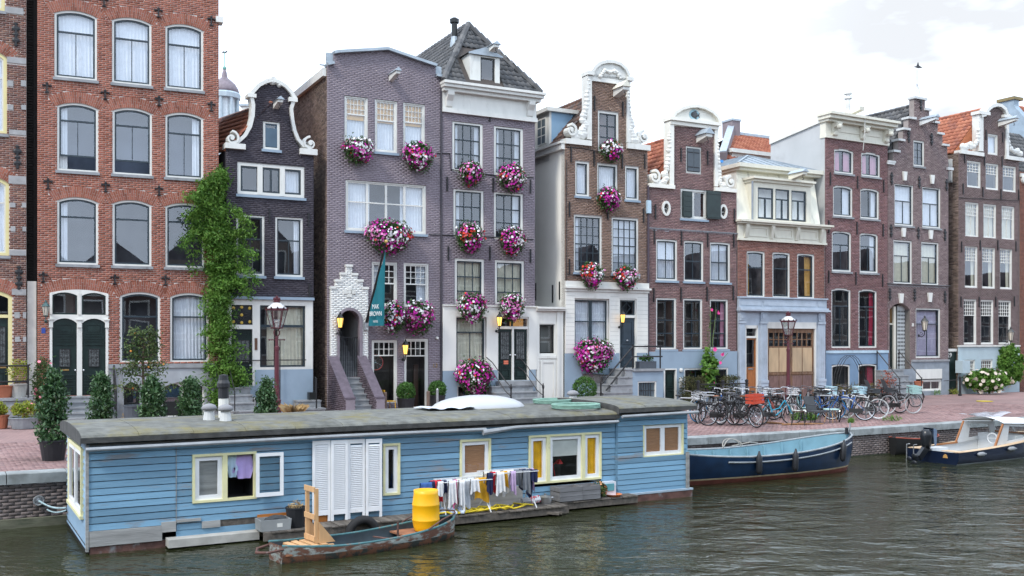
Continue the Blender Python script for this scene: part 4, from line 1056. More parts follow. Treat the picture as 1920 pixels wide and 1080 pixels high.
# ---------------------------------------------------------------- mauve house with hipped roof and white ground floor
h=House('mauve_hip_roof_house',829,1003,'mauve house with steep grey tiled roof and white ground floor');HE=h
kw=dict(rows=[(.34,3),(.33,3),(.33,3)],fw=.10,sw=.045,mw=.03)
h.row([(848,905.5),(926,981)],[229,237],[323,330],curtain=['thin','thin'],**kw)
h.row([(850,907),(926,981)],[355,360],[446,450],curtain=['leftthin','rightthin'],**kw)
h.row([(852.6,908),(928,983)],[485,488],[570,572],rows=[(.38,3),(.38,3),(.24,1)],fw=.10,sw=.045,mw=.03,curtain=('full',CREAMCURT))
zl,zp=h.z(915,575),h.z(915,694)
h.skip.append([(0,-.3),(h.W,-.3),(h.W,zl),(0,zl)])
gw=[(h.u(854),h.z(880,690)),(h.u(911),h.z(880,690)),(h.u(911),h.z(880,594)),(h.u(854),h.z(880,594))]
gd=[(h.u(932),h.z(960,713)),(h.u(990),h.z(960,713)),(h.u(990),h.z(960,594)),(h.u(932),h.z(960,594))]
bwn=[(h.u(856),.02),(h.u(914),.02),(h.u(914),h.z(880,722)),(h.u(856),h.z(880,722))]
for o in(gw,gd,bwn):h.holes.append(o)
h.holes,hs=h.holes[:-3],h.holes[-3:]
fr=MB().plate([(-.0,zp),(gd[0][0],zp),(gd[0][0],gd[0][1]+.0),(gd[1][0],gd[0][1]+.0),(gd[1][0],zp),(h.W+.05,zp),(h.W+.05,zl),(0,zl)],[gw,[(gd[0][0]+.001,gd[0][1]+.005),(gd[1][0]-.001,gd[0][1]+.005),gd[2],gd[3]]],-.07,.0).build('ground_floor_front',WHITEWALL,h.e)
MB().box(-.02,h.W+.08,-.13,.0,zl-.0,zl+.05).build('ledge',WHITE,fr)
MB().plate([(0,-.15),(h.W,-.15),(h.W,zp-.003),(gd[1][0],zp-.003),(gd[1][0],gd[0][1]-.003),(gd[0][0],gd[0][1]-.003),(gd[0][0],zp-.003),(0,zp-.003)],[bwn],-.07,0).build('plinth',BLUEGREY,h.e)
h.holes+=hs;h.cut=False
w=h.window(gw[0][0],gw[1][0],gw[0][1],gw[2][1],rows=[(.28,1),(.72,2)],fw=.05,sw=.05,curtain=('full',CREAMCURT),cut=False)
w=h.window(bwn[0][0],bwn[1][0],bwn[0][1],bwn[2][1],rows=[(1,5)],fw=.05,sw=.05,sc=mat('navy_paint',(.02,.03,.06),.4),cut=False,name='basement_window',rec=-.04)
fr2=MB().plate(gd,[[(gd[0][0]+.04,gd[0][1]),(gd[1][0]-.04,gd[0][1]),(gd[1][0]-.04,h.z(960,617)),(gd[0][0]+.04,h.z(960,617))],[(gd[0][0]+.04,h.z(960,612)),(gd[1][0]-.04,h.z(960,612)),(gd[1][0]-.04,h.z(960,597)),(gd[0][0]+.04,h.z(960,597))]],-.03,.1).build('door_frame',WHITE,h.e)
um=(gd[0][0]+gd[1][0])/2;MB().box(um-.045,um+.045,-.03,.1,gd[0][1]+.003,h.z(960,617)).build('door_post',WHITE,fr2)
MB().quad((gd[0][0],.08,h.z(960,612)),(gd[1][0],.08,h.z(960,612)),(gd[1][0],.08,h.z(960,597)),(gd[0][0],.08,h.z(960,597))).build('pane',GLASS,fr2);MB().box(um-.03,um+.03,.02,.09,h.z(960,612),h.z(960,597)).build('mullion',DARKSASH,fr2)
MB().box(um+.03,gd[1][0]-.06,.3,.32,h.z(960,612),h.z(960,597)).build('warm_shade',mat('warm_shade',(.5,.28,.1),.8,emit=((1,.5,.15),.25)),fr2)
MB().quad((gd[0][0],.6,gd[0][1]),(gd[1][0],.6,gd[0][1]),(gd[1][0],.6,gd[2][1]),(gd[0][0],.6,gd[2][1])).build('recess',ROOM,fr2)
for a,b,hx in((gd[0][0]+.05,um-.05,.9),(um+.05,gd[1][0]-.05,.1)):d=door(h,a,b,gd[0][1],h.z(960,618),GREENBLACK,[(.12,.88,.04,.22),(.12,.88,.25,.36)],y=.03,glass=(.2,.8,.42,.95),grille=True,handle=(hx,.5))
MB().box(gd[0][0]+.3,gd[0][0]+.5,.0,.02,h.z(945,683),h.z(945,676)).build('notice',mat('red_notice',(.55,.14,.08),.5),fr2)
h.wall([(0,-.15),(h.W,-.15),(h.W,h.z(915,215)),(0,h.z(915,215))],MAUVEM,MAUVE,bh=.067,proud=.0035,gap=.007)
# crowning cornice with consoles
zc0,zc1=h.z(915,220),h.z(915,166)
MB().box(-.02,h.W+.06,-.12,.3,zc0,zc0+.16).box(-.01,h.W+.03,-.07,.3,zc0+.16,zc1-.35).box(-.04,h.W+.12,-.28,.3,zc1-.35,zc1-.22).box(-.08,h.W+.2,-.42,.3,zc1-.22,zc1-.1).box(-.1,h.W+.25,-.5,.3,zc1-.1,zc1).build('cornice',WHITE,h.e)
for x in(.25,h.W-.28):
 B=MB();yprism(B,[(-.07,zc1-.95),(-.12,zc1-.9),(-.16,zc1-.7),(-.32,zc1-.5),(-.34,zc1-.36),(-.07,zc1-.36)],x-.13,x+.13);B.build('console',WHITE,h.e)
# hipped roof
zr=zc1-.02;W=h.W+.12;uc=W/2;d1=off_at(h,878,uc);zt=h.z(878,50,d1);y1=9.5;e0=-.3
B=MB();B.add([(-.06,e0,zr),(W,e0,zr),(uc,d1,zt)],[(0,1,2)]).quad((-.06,y1,zr),(-.06,e0,zr),(uc,d1,zt),(uc,y1,zt)).quad((W,e0,zr),(W,y1,zr),(uc,y1,zt),(uc,d1,zt)).add([(-.06,y1,zr),(W,y1,zr),(uc,y1,zt)],[(0,1,2)])
roof=B.build('roof',mat('roof_boards',(.06,.05,.045),.9),h.e)
dz=zt-zr
du0,du1=h.u(880,-.05),h.u(936,-.05)
tiles(roof,(-.06,e0,zr),(W+.06,0,0),(0,d1-e0,dz),.235,.3,DARKTILE,inside=lambda a,b:b/2<a+.02 and a-.02<1-b/2 and not(du0-.1<a*W<du1+.1 and b<.62),limit=200)
tiles(roof,(-.06,y1,zr),(0,e0-y1,0),(uc,0,dz),.235,.3,DARKTILE,inside=lambda a,b:(1-a)*(y1-e0)>b*(d1-e0)-.1,limit=100)
tiles(roof,(W,e0,zr),(0,y1-e0,0),(uc-W,0,dz),.235,.3,DARKTILE,inside=lambda a,b:a*(y1-e0)>b*(d1-e0)-.1,limit=0)
B=MB()
for p,q in(((-.06,e0,zr),(uc,d1,zt)),((W,e0,zr),(uc,d1,zt)),((uc,d1,zt),(uc,y1,zt))):
 p,q=Vector(p),Vector(q);n=int((q-p).length/.36)
 for i in range(n):
  a,b=p.lerp(q,i/n),p.lerp(q,(i+1.08)/n);B.tube([a+Vector((0,0,.06)),b+Vector((0,0,.09))],[.11,.135],7,tint=U(0,1))
B.build('ridge_tile',DARKTILE,roof,kind='stuff')
# dormer with hoist beam, chimney flue
zd0,zd1=h.z(907,168),h.z(907,104)
dm=MB().plate([(du0,zd0),(du1,zd0),(du1,zd1),(du0,zd1)],[[(h.u(899),zd0+.12),(h.u(926),zd0+.12),(h.u(926),zd1-.1),(h.u(899),zd1-.1)]],-.1,.05).build('dormer',WHITE,h.e)
for x,dx in((du0,.06),(du1,-.06)):B=MB();yprism(B,[(.05,zd0),(.05,zd1),((zd1-zr)/dz*(d1-e0)+e0,zd1)],x,x+dx);B.build('dormer_cheek',WHITE,dm)
B=MB();um=(du0+du1)/2;B.add([(du0-.1,-.2,zd1),(um,-.2,zd1+.28),(du1+.1,-.2,zd1),(du0-.1,2.2,zd1),(um,2.2,zd1+.28),(du1+.1,2.2,zd1),(du0-.1,-.2,zd1-.05),(du1+.1,-.2,zd1-.05)],[(0,1,4,3),(1,2,5,4),(0,6,7,2,1)]);B.build('dormer_roof',LEAD,dm)
a,b=h.u(899),h.u(926)
MB().plate([(a,zd0+.12),(b,zd0+.12),(b,zd1-.1),(a,zd1-.1)],[[(a+.06,zd0+.18),(b-.06,zd0+.18),(b-.06,zd1-.16),(a+.06,zd1-.16)]],-.05,0).build('sash',BLACKPAINT,dm);MB().quad((a,-.02,zd0+.12),(b,-.02,zd0+.12),(b,-.02,zd1-.1),(a,-.02,zd1-.1)).build('pane',GLASS,dm);MB().quad((a,.7,zd0),(b,.7,zd0),(b,.7,zd1),(a,.7,zd1)).quad((a,0,zd0),(a,.7,zd0),(a,.7,zd1),(a,0,zd1)).quad((b,0,zd0),(b,.7,zd0),(b,.7,zd1),(b,0,zd1)).build('recess',ROOM,dm)
hoist(h,918,96,.6,.24,.2)
fo=off_at(h,852,uc*.72);fz=h.z(852,92,fo)
MB().lathe([(.26,-.3),(.14,.45),(.13,.5)],10,(uc*.72,fo,fz)).build('flue_base',LEAD,roof);MB().lathe([(.12,.45),(.12,1.05),(.19,1.07),(.2,1.22),(.12,1.24),(.1,1.28)],10,(uc*.72,fo,fz)).build('flue',BLACKPAINT,roof)
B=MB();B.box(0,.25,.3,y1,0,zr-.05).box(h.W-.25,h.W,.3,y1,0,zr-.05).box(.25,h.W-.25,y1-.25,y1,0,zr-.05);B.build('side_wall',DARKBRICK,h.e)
ua,ub=h.u(934,-1),h.u(1012,-1);zs=gd[0][1]-.02
stairs(h,ua,ub,zs-.18,4,-1.55,-.08,GREYSTONE);MB().box(gd[0][0]-.1,gd[1][0]+.1,-.5,-.07,zs-.18,zs).build('step',GREYSTONE,h.e)
for x in(h.u(956,-1.4),h.u(1016,-1.4)):rail(h,'railing',[[(x,-1.5,.9),(x-.1,-1.2,1.15),(x-.3,-.5,zs+.75),(x-.34,-.05,zs+.95)],[(x,-1.5,.55),(x-.1,-1.2,.75),(x-.3,-.5,zs+.4),(x-.34,-.05,zs+.55)]],posts=[(x,-1.5,0)],r=.018)
lantern(h,h.u(929),h.z(930,598),lit=True,scale=1.15,label='lit wall lantern left of the dark double doors',y=-.08)
anchors(h,[(838,345),(866+58,347),(838+80,215),(840,475),(918,475),(994,480),(994,350)],'bar',.55)
MB().tube([(h.u(779),-.02,h.z(800,288)),(h.u(843),-.02,h.z(843,288)),(h.u(845),-.02,h.z(845,318)),(h.u(925),-.02,h.z(925,329)),(h.u(1000),-.02,h.z(1000,333))],.02,5).tube([(h.u(805),-.02,h.z(805,440)),(h.u(900),-.02,h.z(900,443)),(h.u(1000),-.02,h.z(1000,449))],.02,5).build('cable',IRON,h.e)
# ---------------------------------------------------------------- narrow white link with a door
h=House('white_link_building',1004,1057,'narrow white one-storey link with single window between mauve and brown houses')
zt=h.z(1030,583)
wn=h.window(h.u(1011),h.u(1041),h.z(1026,664),h.z(1026,607),rows=[(1,1)],fw=.035,sw=.05,glass=glass_mat('sheet_glass',(.5,.52,.52),.12),room=mat('grey_room',(.30,.29,.28),.9),sc=BLACKPAINT)
h.wall([(0,-.15),(h.W-.02,-.15),(h.W-.02,zt),(0,zt)],WHITEWALL)
MB().box(-.02,h.W-.0,-.16,.3,zt,zt+.08).box(-.02,h.W-.0,-.24,.3,zt+.08,zt+.16).build('cornice',WHITE,h.e)
B=MB()
for x in(1007.5,1046):B.box(h.u(x)-.06,h.u(x)+.06,-.05,.0,.0,zt)
B.box(h.u(1010),h.u(1043),-.04,0,h.z(1026,672),h.z(1026,667));B.build('pilaster',WHITE,h.e)
MB().plate([(h.u(1013),0),(h.u(1041),0),(h.u(1041),h.z(1026,676)),(h.u(1013),h.z(1026,676))],[[(h.u(1017),.25),(h.u(1038),.25),(h.u(1038),h.z(1026,680)),(h.u(1017),h.z(1026,680))]],-.03,0).build('door',WHITE,h.e)
MB().box(0,h.W,.3,6,0,zt-.05).build('link_body',WHITEWALL,h.e)
# ---------------------------------------------------------------- brown house with rococo neck gable
h=House('brown_neck_gable_house',1059,1214,'brown brick house with ornate white neck gable and white ground floor');HF=h
g=[(1215,282),(1174,275),(1174,160),(1170,147),(1160,134),(1147,126),(1133,125),(1120,129),(1110,141),(1107,151),(1107,271),(1060,267)]
G=h.pts(g);G[0]=(h.W,G[0][1]);G[-1]=(0,G[-1][1])
h.window(h.u(1121),h.u(1160),h.z(1140,285),h.z(1140,209),rows=[(1,2,3)],fw=.09,sw=.05,mw=.05)
h.row([(1078.5,1105),(1119.6,1158),(1172,1198)],[304,307,311],[366,372,377],rows=[(1,1)],fw=.08,sw=.05,sill=BLUEGREY,curtain='full');
h.row([(1076,1128.5),(1147,1197)],[404,409],[511,514],rows=[(.5,4,3),(.5,4,3)],fw=.07,sw=.045,mw=.028,curtain=['leftthin','full'],sill=BLUEGREY)
zl0,zl1,zp=h.z(1135,548),h.z(1135,529),h.z(1135,662)
h.skip.append([(0,-.3),(h.W,-.3),(h.W,zl0),(0,zl0)])
gw=[(h.u(1076),zp-.0+.04),(h.u(1141),zp+.04),(h.u(1141),h.z(1108,560)),(h.u(1076),h.z(1108,560))]
gd=[(h.u(1160),h.z(1176,690)),(h.u(1192),h.z(1176,690)),(h.u(1192),h.z(1176,560)),(h.u(1160),h.z(1176,560))]
fr=MB().plate([(0,zp),(gd[0][0],zp),(gd[0][0],gd[0][1]),(gd[1][0],gd[0][1]),(gd[1][0],zp),(h.W,zp),(h.W,zl0),(0,zl0)],[gw,[(gd[0][0]+.001,gd[0][1]+.01),(gd[1][0]-.001,gd[0][1]+.01),gd[2],gd[3]]],-.07,0).build('ground_floor_front',WHITEWALL,h.e)
B=MB()
for i in range(1,14):z=zp+(zl0-zp)*i/14;[B.box(a,b,-.074,-.069,z-.008,z+.008)for a,b in((.02,gw[0][0]),(gw[1][0]+.05,gd[0][0]-.05),(gd[1][0]+.05,h.W-.02))]
B.build('joint',mat('joint_grey',(.45,.45,.42),.8),fr)
MB().box(-.02,h.W+.02,-.12,.0,zl0+.001,zl0+.12).box(-.05,h.W+.06,-.22,0,zl0+.12,zl0+.2).box(-.02,h.W+.02,-.1,.0,zl0+.2,zl1).build('ledge',WHITE,fr)
MB().plate([(-.02,-.15),(h.W,-.15),(h.W,zp-.003),(gd[1][0],zp-.003),(gd[1][0],gd[0][1]-.003),(gd[0][0],gd[0][1]-.003),(gd[0][0],zp-.003),(-.02,zp-.003)],[[(h.u(1090),h.z(1108,716)),(h.u(1136),h.z(1108,722)),(h.u(1140),h.z(1108,703)),(h.u(1090),h.z(1108,700))]],-.07,0).build('plinth',BLUEGREY,h.e)
h.holes+=[gw,gd]
h.window(gw[0][0],gw[1][0],gw[0][1],gw[2][1],rows=[(.42,2),(.58,2)],fw=.06,sw=.05,mw=.14,curtain='full',cut=False)
fr2=MB().plate(gd,[[(gd[0][0]+.05,gd[0][1]),(gd[1][0]-.05,gd[0][1]),(gd[1][0]-.05,h.z(1176,596)),(gd[0][0]+.05,h.z(1176,596))],[(gd[0][0]+.05,h.z(1176,591)),(gd[1][0]-.05,h.z(1176,591)),(gd[1][0]-.05,h.z(1176,563)),(gd[0][0]+.05,h.z(1176,563))]],-.03,.1).build('door_frame',WHITE,h.e)
NAVY=mat('slate_navy_paint',(.035,.05,.065),.35,.15,5)
door(h,gd[0][0]+.05,gd[1][0]-.05,gd[0][1],h.z(1176,596),NAVY,[(.15,.85,.05,.18),(.15,.85,.22,.42),(.15,.85,.48,.94)],y=.03,handle=(.5,.55))
a,b,c,d=gd[0][0]+.05,gd[1][0]-.05,h.z(1176,591),h.z(1176,563);MB().quad((a,.06,c),(b,.06,c),(b,.06,d),(a,.06,d)).build('pane',GLASS,fr2);m_,n_=(a+b)/2,(c+d)/2
MB().ribbon([(m_-.2,n_),(m_,n_+.2),(m_+.2,n_),(m_,n_-.2)],.025,.04,.055,closed=True).box(m_-.012,m_+.012,.04,.055,n_+.2,d).box(m_-.012,m_+.012,.04,.055,c,n_-.2).plate([(a,c),(b,c),(b,d),(a,d)],[[(a+.05,c+.05),(b-.05,c+.05),(b-.05,d-.05),(a+.05,d-.05)]],.03,.07).build('fanlight_bars',DARKSASH,fr2)
MB().quad((a,.6,0),(b,.6,0),(b,.6,d),(a,.6,d)).build('recess',ROOM,fr2)
h.wall([(0,-.15),(h.W,-.15)]+G,MORTARD,BROWNBRICK)
zL,zR=G[-1][1],G[0][1]
T=MB()
T.plate(h.pts([(1099,143),(1183,154),(1183,148),(1177,143),(1171,131),(1160,122),(1147,117),(1135,116.5),(1122,120),(1112,127),(1106,134),(1099,136)]),[],-.1,.34)
T.box(h.u(1098),h.u(1110),-.2,.36,h.z(1104,142),h.z(1104,135)).box(h.u(1172),h.u(1184),-.2,.36,h.z(1178,153),h.z(1178,146))
T.ribbon(h.pts([(1107,136),(1113,127),(1122,120),(1135,117),(1147,117.5),(1160,122),(1170,131),(1176,144)]),.13,-.2,.36)
T.prism(h.pts([(1107,152),(1174,161),(1174,148),(1107,139)]),-.1,.0)
T.box(h.u(1099),h.u(1107.5),-.1,.34,h.z(1103,262),h.z(1103,140)).box(h.u(1173.5),h.u(1180),-.1,.34,h.z(1177,268),h.z(1177,150))
T.box(h.u(1058.5),h.u(1107),-.12,.33,h.z(1083,272),h.z(1083,262)).box(h.u(1174),h.u(1217),-.12,.33,h.z(1195,281),h.z(1195,271))
volute(T,h.p(1069,245),.26,-.14,.25,-1,.11,PI*.5);volute(T,h.p(1205,258),.26,-.14,.25,1,.11,PI*.5)
scroll_orn(T,h.pts([(1076,254),(1090,255),(1096,240),(1093,222),(1097,200),(1101,175),(1103,152)]),-.04,.24,.08,20,3)
scroll_orn(T,h.pts([(1198,266),(1186,262),(1182,244),(1181,228),(1179,205),(1177,182),(1176,162)]),-.04,.22,.08,20,4)
scroll_orn(T,h.pts([(1122,144),(1130,133),(1140,138),(1150,134),(1160,148)]),-.12,.1,.1,12,6)
T.build('gable_trim',WHITE,h.e)
hoist(h,1155,176,.75,.3,.26,roofm=CREAM)
anchors(h,[(1070,290),(1113,297),(1166,303),(1208,303),(1114,194),(1167,205),(1067,392),(1139,398),(1206,404),(1067,500)],'bar',.62)
D_=9.0
so=side_face(h,[(-D_,-.15),(0,-.15),(0,zL-.05),(-D_,zL-.05)],mat('brightened_cream_render',(.86,.84,.77),.8,.04,1.2,bump=.1,bscale=9))  # cream render with its colour lightened to offset the shade between the houses
MB().box(-.16,.05,.0,D_,zL-.28,zL-.05).box(-.24,.05,-.02,D_,zL-.05,zL+.04).build('side_cornice',WHITE,h.e)
B=MB()
for px,y,l in((1005,547,.75),(1037,551,.75),(1050,545,.75)):
 o=off_at(h,px,0);z=h.z(px,y,o);B.box(-.05,.0,o-.025,o+.025,z-l/2,z+l/2)
B.build('wall_anchor',IRON,h.e)
B=MB();B.box(h.W-.25,h.W,.3,D_,0,zR-.05).box(.25,h.W-.25,D_-.25,D_,0,zR-.3);B.build('back_wall',DARKBRICK,h.e)
BROWNTILE=ramp_mat('brown_pantiles',[(.07,.05,.045),(.12,.075,.06),(.16,.085,.06),(.09,.08,.08)],.7,.35,1.0,src='random')
roof=gable_roof(h,0,h.W,zL+.03,zR,h.W/2,h.z(1130,170),.35,9.0,BROWNTILE)
# dormer on the left slope
o0,=(off_at(h,1030,0),);o1=off_at(h,1001,0);zb,zt=h.z(1030,297,o0),h.z(1030,209,o0)
dm=MB().box(-.0,.1,o0,o1+.5,zb-.1,zt).build('dormer',WHITE,h.e)
MB().box(.1,1.9,o0,o0+.06,zb,zt).build('dormer_cheek',mat('sky_blue_panel',(.24,.38,.52),.6,.08,2),dm);MB().box(-.18,2.0,o0-.15,o1+.6,zt,zt+.16).build('dormer_cornice',WHITE,dm)
q0,q1=off_at(h,1024.5,0),off_at(h,1008.5,0);z0_,z1_=h.z(1020,268,q0),h.z(1020,219,q0)
MB().box(-.04,0,q0,q1,z0_,z1_).build('window_frame',WHITE,dm)
B=MB();nn=2
for i in range(2):
 for j in range(3):
  B.quad((-.045,q0+(q1-q0)*(i*.47+.06),z0_+(z1_-z0_)*(j*.32+.03)),(-.045,q0+(q1-q0)*(i*.47+.46),z0_+(z1_-z0_)*(j*.32+.03)),(-.045,q0+(q1-q0)*(i*.47+.46),z0_+(z1_-z0_)*(j*.32+.31)),(-.045,q0+(q1-q0)*(i*.47+.06),z0_+(z1_-z0_)*(j*.32+.31)))
B.build('pane',mat('grey_pane',(.10,.13,.15),.08,.2,3,spec=.9),dm)
# raised stoop with steps, rails and a basement window
yf=-1.25;ua,ub,uc_=h.u(1118,yf),h.u(1186,yf),h.u(1243,yf);zs=gd[0][1];n=5
for i in range(n):MB().box(ua+(ub-ua)*i/n,ub,yf,-.08,zs*i/n,zs*(i+1)/n-.05).box(ua+(ub-ua)*i/n-.03,ub,yf-.03,-.08,zs*(i+1)/n-.049,zs*(i+1)/n).build('step',GREYSTONE,h.e)
pw=[(h.u(1196,yf),h.z(1214,749,yf)),(h.u(1231,yf),h.z(1214,749,yf)),(h.u(1231,yf),h.z(1214,715,yf)),(h.u(1196,yf),h.z(1214,715,yf))]
pl=MB().plate([(ub,-.15),(uc_,-.15),(uc_,zs-.1),(ub,zs-.1)],[pw],yf,yf+.15).box(uc_-.15,uc_,yf+.15,-.08,-.15,zs-.1).build('stoop_wall',BLUEGREY,h.e);MB().box(ub,uc_+.06,yf-.08,-.08,zs-.1,zs).build('stoop_slab',GREYSTONE,h.e)
h.window(pw[0][0],pw[1][0],pw[0][1],pw[2][1],rows=[(1,3)],rec=yf+.02,fw=.04,cut=False,name='basement_window',sc=BLACKPAINT)if False else None
MB().plate(pw,[[(pw[0][0]+.05,pw[0][1]+.05),(pw[1][0]-.05,pw[0][1]+.05),(pw[1][0]-.05,pw[2][1]-.05),(pw[0][0]+.05,pw[2][1]-.05)]],yf+.02,yf+.1).build('window_frame',WHITE,pl)
MB().quad((pw[0][0],yf+.09,pw[0][1]),(pw[1][0],yf+.09,pw[0][1]),(pw[1][0],yf+.09,pw[2][1]),(pw[0][0],yf+.09,pw[2][1])).build('pane',mat('grey_pane',(.10,.13,.15)),pl)
B=MB();[B.tube([(pw[0][0]+.08+.12*i,yf+.06,pw[0][1]),(pw[0][0]+.08+.12*i,yf+.06,pw[2][1])],.014,5)for i in range(6)];B.tube([(pw[0][0],yf+.06,(pw[0][1]+pw[2][1])/2),(pw[1][0],yf+.06,(pw[0][1]+pw[2][1])/2)],.014,5);B.build('window_bars',IRON,pl)
pa,pb,pc=(ua+.25,yf+.05,.15),(ub+.05,yf+.05,zs),(uc_-.1,yf+.05,zs)
B=[[(pa[0],pa[1],.95),(pb[0],pb[1],zs+.92),(pc[0]+.1,pc[1],zs+.92)],[(pa[0]+.25,pa[1],.7),(pb[0],pb[1],zs+.5),(pc[0]+.1,pc[1],zs+.5)],[(pb[0],pb[1],zs),(pb[0],pb[1],zs+1)],[(pc[0],pc[1],zs),(pc[0],pc[1],zs+.98)],[(pa[0],pa[1],0),(pa[0],pa[1],1.02)],[(pc[0],pc[1],zs+.92),(pc[0],-.1,zs+.92)]]
rail(h,'railing',B,r=.034)
lantern(h,h.u(1159),h.z(1160,593),lit=True,scale=1.1,label='lit wall lantern beside the slate blue door',y=-.08)
MB().tube([(h.u(1061),-.03,h.z(1061,662)),(h.u(1061),-.03,h.z(1061,300))],.015,5).tube([(h.u(1061),-.03,h.z(1061,276)),(h.u(1090),-.03,h.z(1090,278)),(h.u(1120),-.03,h.z(1120,284)),(h.u(1168),-.03,h.z(1168,290))],.014,5).tube([(h.u(1061),-.03,h.z(1061,514)),(h.u(1100),-.03,h.z(1100,519)),(h.u(1200),-.03,h.z(1200,520))],.014,5).build('cable',IRON,h.e)
# ---------------------------------------------------------------- brown house with round pediment and a carved fish
h=House('brown_pediment_house',1216,1381,'brown brick house with round white pediment, fish carving and open black shutter');HG=h
g=[(1380,358),(1339,354),(1339,236),(1261,228),(1261,350),(1216,348)]
G=h.pts(g);G[0]=(h.W,G[0][1]);G[-1]=(0,G[-1][1])
sw=h.window(h.u(1286),h.u(1315),h.z(1300,325),h.z(1300,275),rows=[(1,1)],fw=.07,sw=.04)
SHUT=mat('slate_shutter_paint',(.07,.085,.10),.5,.1,5)
a,b,z0,z1=h.u(1289),h.u(1312),h.z(1300,321),h.z(1300,279);m_=(a+b)/2
for p,q in((a,m_-.008),(m_+.008,b)):
 s_=MB().box(p,q,-.02,.03,z0,z1).build('shutter',SHUT,sw);MB().box(p,p+(q-p)*.9,-.03,-.02,z0+.15,z0+.19).box(p,p+(q-p)*.9,-.03,-.02,z1-.19,z1-.15).build('hinge',IRON,s_)
w=h.window(h.u(1276),h.u(1326),h.z(1300,411),h.z(1300,355),rows=[(1,2)],fw=.09,sw=.05,mw=.12,sc=WHITE,sill=BLUEGREY,room=mat('rose_room',(.16,.07,.06),.9,.6,4))
u0,u1,z0,z1=h.u(1279),h.u(1297),h.z(1288,407),h.z(1288,359)
s_=MB().box(u0,u1,-.04,0,z0,z1).build('shutter',GREENBLACK,w,label='closed black shutter')
B=MB();[B.box(u0+.04,u1-.04,-.055,-.04,z0+(z1-z0)*i/5+.02,z0+(z1-z0)*(i+1)/5-.02)for i in range(5)];B.build('shutter_board',GREENBLACK,s_)
u0,u1,z0,z1=h.u(1322),h.u(1348),h.z(1335,411),h.z(1335,359)
s_=MB().box(u0,u1,-.13,-.08,z0,z1).build('shutter',GREENBLACK,w,label='open black shutter folded against the wall')
MB().box(u0+.02,u1-.02,-.15,-.13,z0+.06,z0+.14).box(u0+.02,u1-.02,-.15,-.13,z1-.14,z1-.06).build('shutter_ledge',GREENBLACK,s_)
for px,py in((1248,391),(1355,397)):
 c,z=h.p(px,py);ov=lambda rx,rz:[(c+rx*math.cos(t),z+rz*math.sin(t))for t in np.linspace(0,2*PI,17)[:-1]]
 h.holes.append(ov(.13,.22));o=MB().plate(ov(.22,.33),[ov(.13,.22)],-.08,.1).build('oval_window',WHITE,h.e);MB().prism(ov(.14,.23),.12,.13).build('pane',GLASS,o);MB().prism(ov(.15,.24),.3,.31).build('recess',ROOM,o);MB().box(c-.13,c+.13,.08,.11,z-.02,z+.02).build('bar',WHITE,o)
h.row([(1230,1270),(1282,1319),(1331,1369)],[449,451.5,454],[527,528,529],rows=[(.5,2),(.5,2)],fw=.075,sw=.05,sill=BLUEGREY,curtain=['full',None,'full'],arch=.03)
h.row([(1230,1268),(1281,1317),(1331,1365)],[560,560,560],[656,655,654],rows=[(.42,2),(.29,2),(.29,2)],fw=.075,sw=.05,sill=BLUEGREY,curtain=[None,None,('rightthin',PINKCURT)],room=ROOM2)
zp=h.z(1300,659)
dd=[(h.u(1243),0),(h.u(1267),0),(h.u(1267),h.z(1255,691)),(h.u(1243),h.z(1255,691))];bw_=[(h.u(1281),h.z(1320,745)),(h.u(1364),h.z(1320,745)),(h.u(1364),h.z(1320,690)),(h.u(1281),h.z(1320,690))]
MB().plate([(0,-.15),(h.W,-.15),(h.W,zp),(0,zp)],[[(x,z+(.001 if i<2 else 0))for i,(x,z)in enumerate(dd)],bw_],-.06,0).build('plinth',BLUEGREY,h.e)
h.skip.append([(0,-.3),(h.W,-.3),(h.W,zp),(0,zp)]);h.holes+=[dd,bw_]
h.window(bw_[0][0],bw_[1][0],bw_[0][1],bw_[2][1],rows=[(1,4)],cut=False,rec=-.04,fw=.07,name='basement_window')
fr=MB().plate(dd,[[(dd[0][0]+.06,.01),(dd[1][0]-.06,.01),(dd[1][0]-.06,dd[2][1]-.06),(dd[0][0]+.06,dd[2][1]-.06)]],-.08,.1).build('door_frame',WHITE,h.e)
door(h,dd[0][0]+.06,dd[1][0]-.06,0,dd[2][1]-.06,GREENBLACK,[(.12,.88,.06,.4),(.12,.88,.46,.92)],y=.03)
MB().lathe([(.09,0),(.09,-.05),(.0,-.08)],10,(h.u(1275),-.06,h.z(1275,694)),axis='y').build('bulkhead_lamp',WHITE,h.e)
c,z=h.p(1274.5,717);MB().ribbon([(c,z-.22),(c,z+.22)],.14,-.09,-.06).build('vent_cover',WHITE,h.e)
h.wall([(0,-.15),(h.W,-.15)]+G,MORTARD,PURPLEBRICK)
zL,zR=G[-1][1],G[0][1]
T=MB()
arcp=[(1254,224),(1262,213),(1275,205),(1290,201),(1303,200.5),(1318,204),(1332,212),(1341,221),(1346,232)]
T.plate(h.pts([(1258,236),(1342,242),(1344,230),(1338,221),(1330,213),(1318,206.5),(1303,203),(1290,203.5),(1276,207),(1263,215),(1256,225)]),[],-.06,.34)
T.ribbon(h.pts(arcp),.13,-.22,.38)
T.box(h.u(1252),h.u(1347),-.24,.38,h.z(1300,232),h.z(1300,226)).box(h.u(1254),h.u(1344),-.14,.36,h.z(1300,239),h.z(1300,232.5))
T.box(h.u(1253.5),h.u(1261.5),-.1,.34,h.z(1257,348),h.z(1257,230)).box(h.u(1338),h.u(1344),-.1,.34,h.z(1341,350),h.z(1341,236))
T.box(h.u(1215),h.u(1263),-.12,.33,h.z(1240,353),h.z(1240,346)).box(h.u(1338),h.u(1379),-.12,.33,h.z(1358,360),h.z(1358,353))
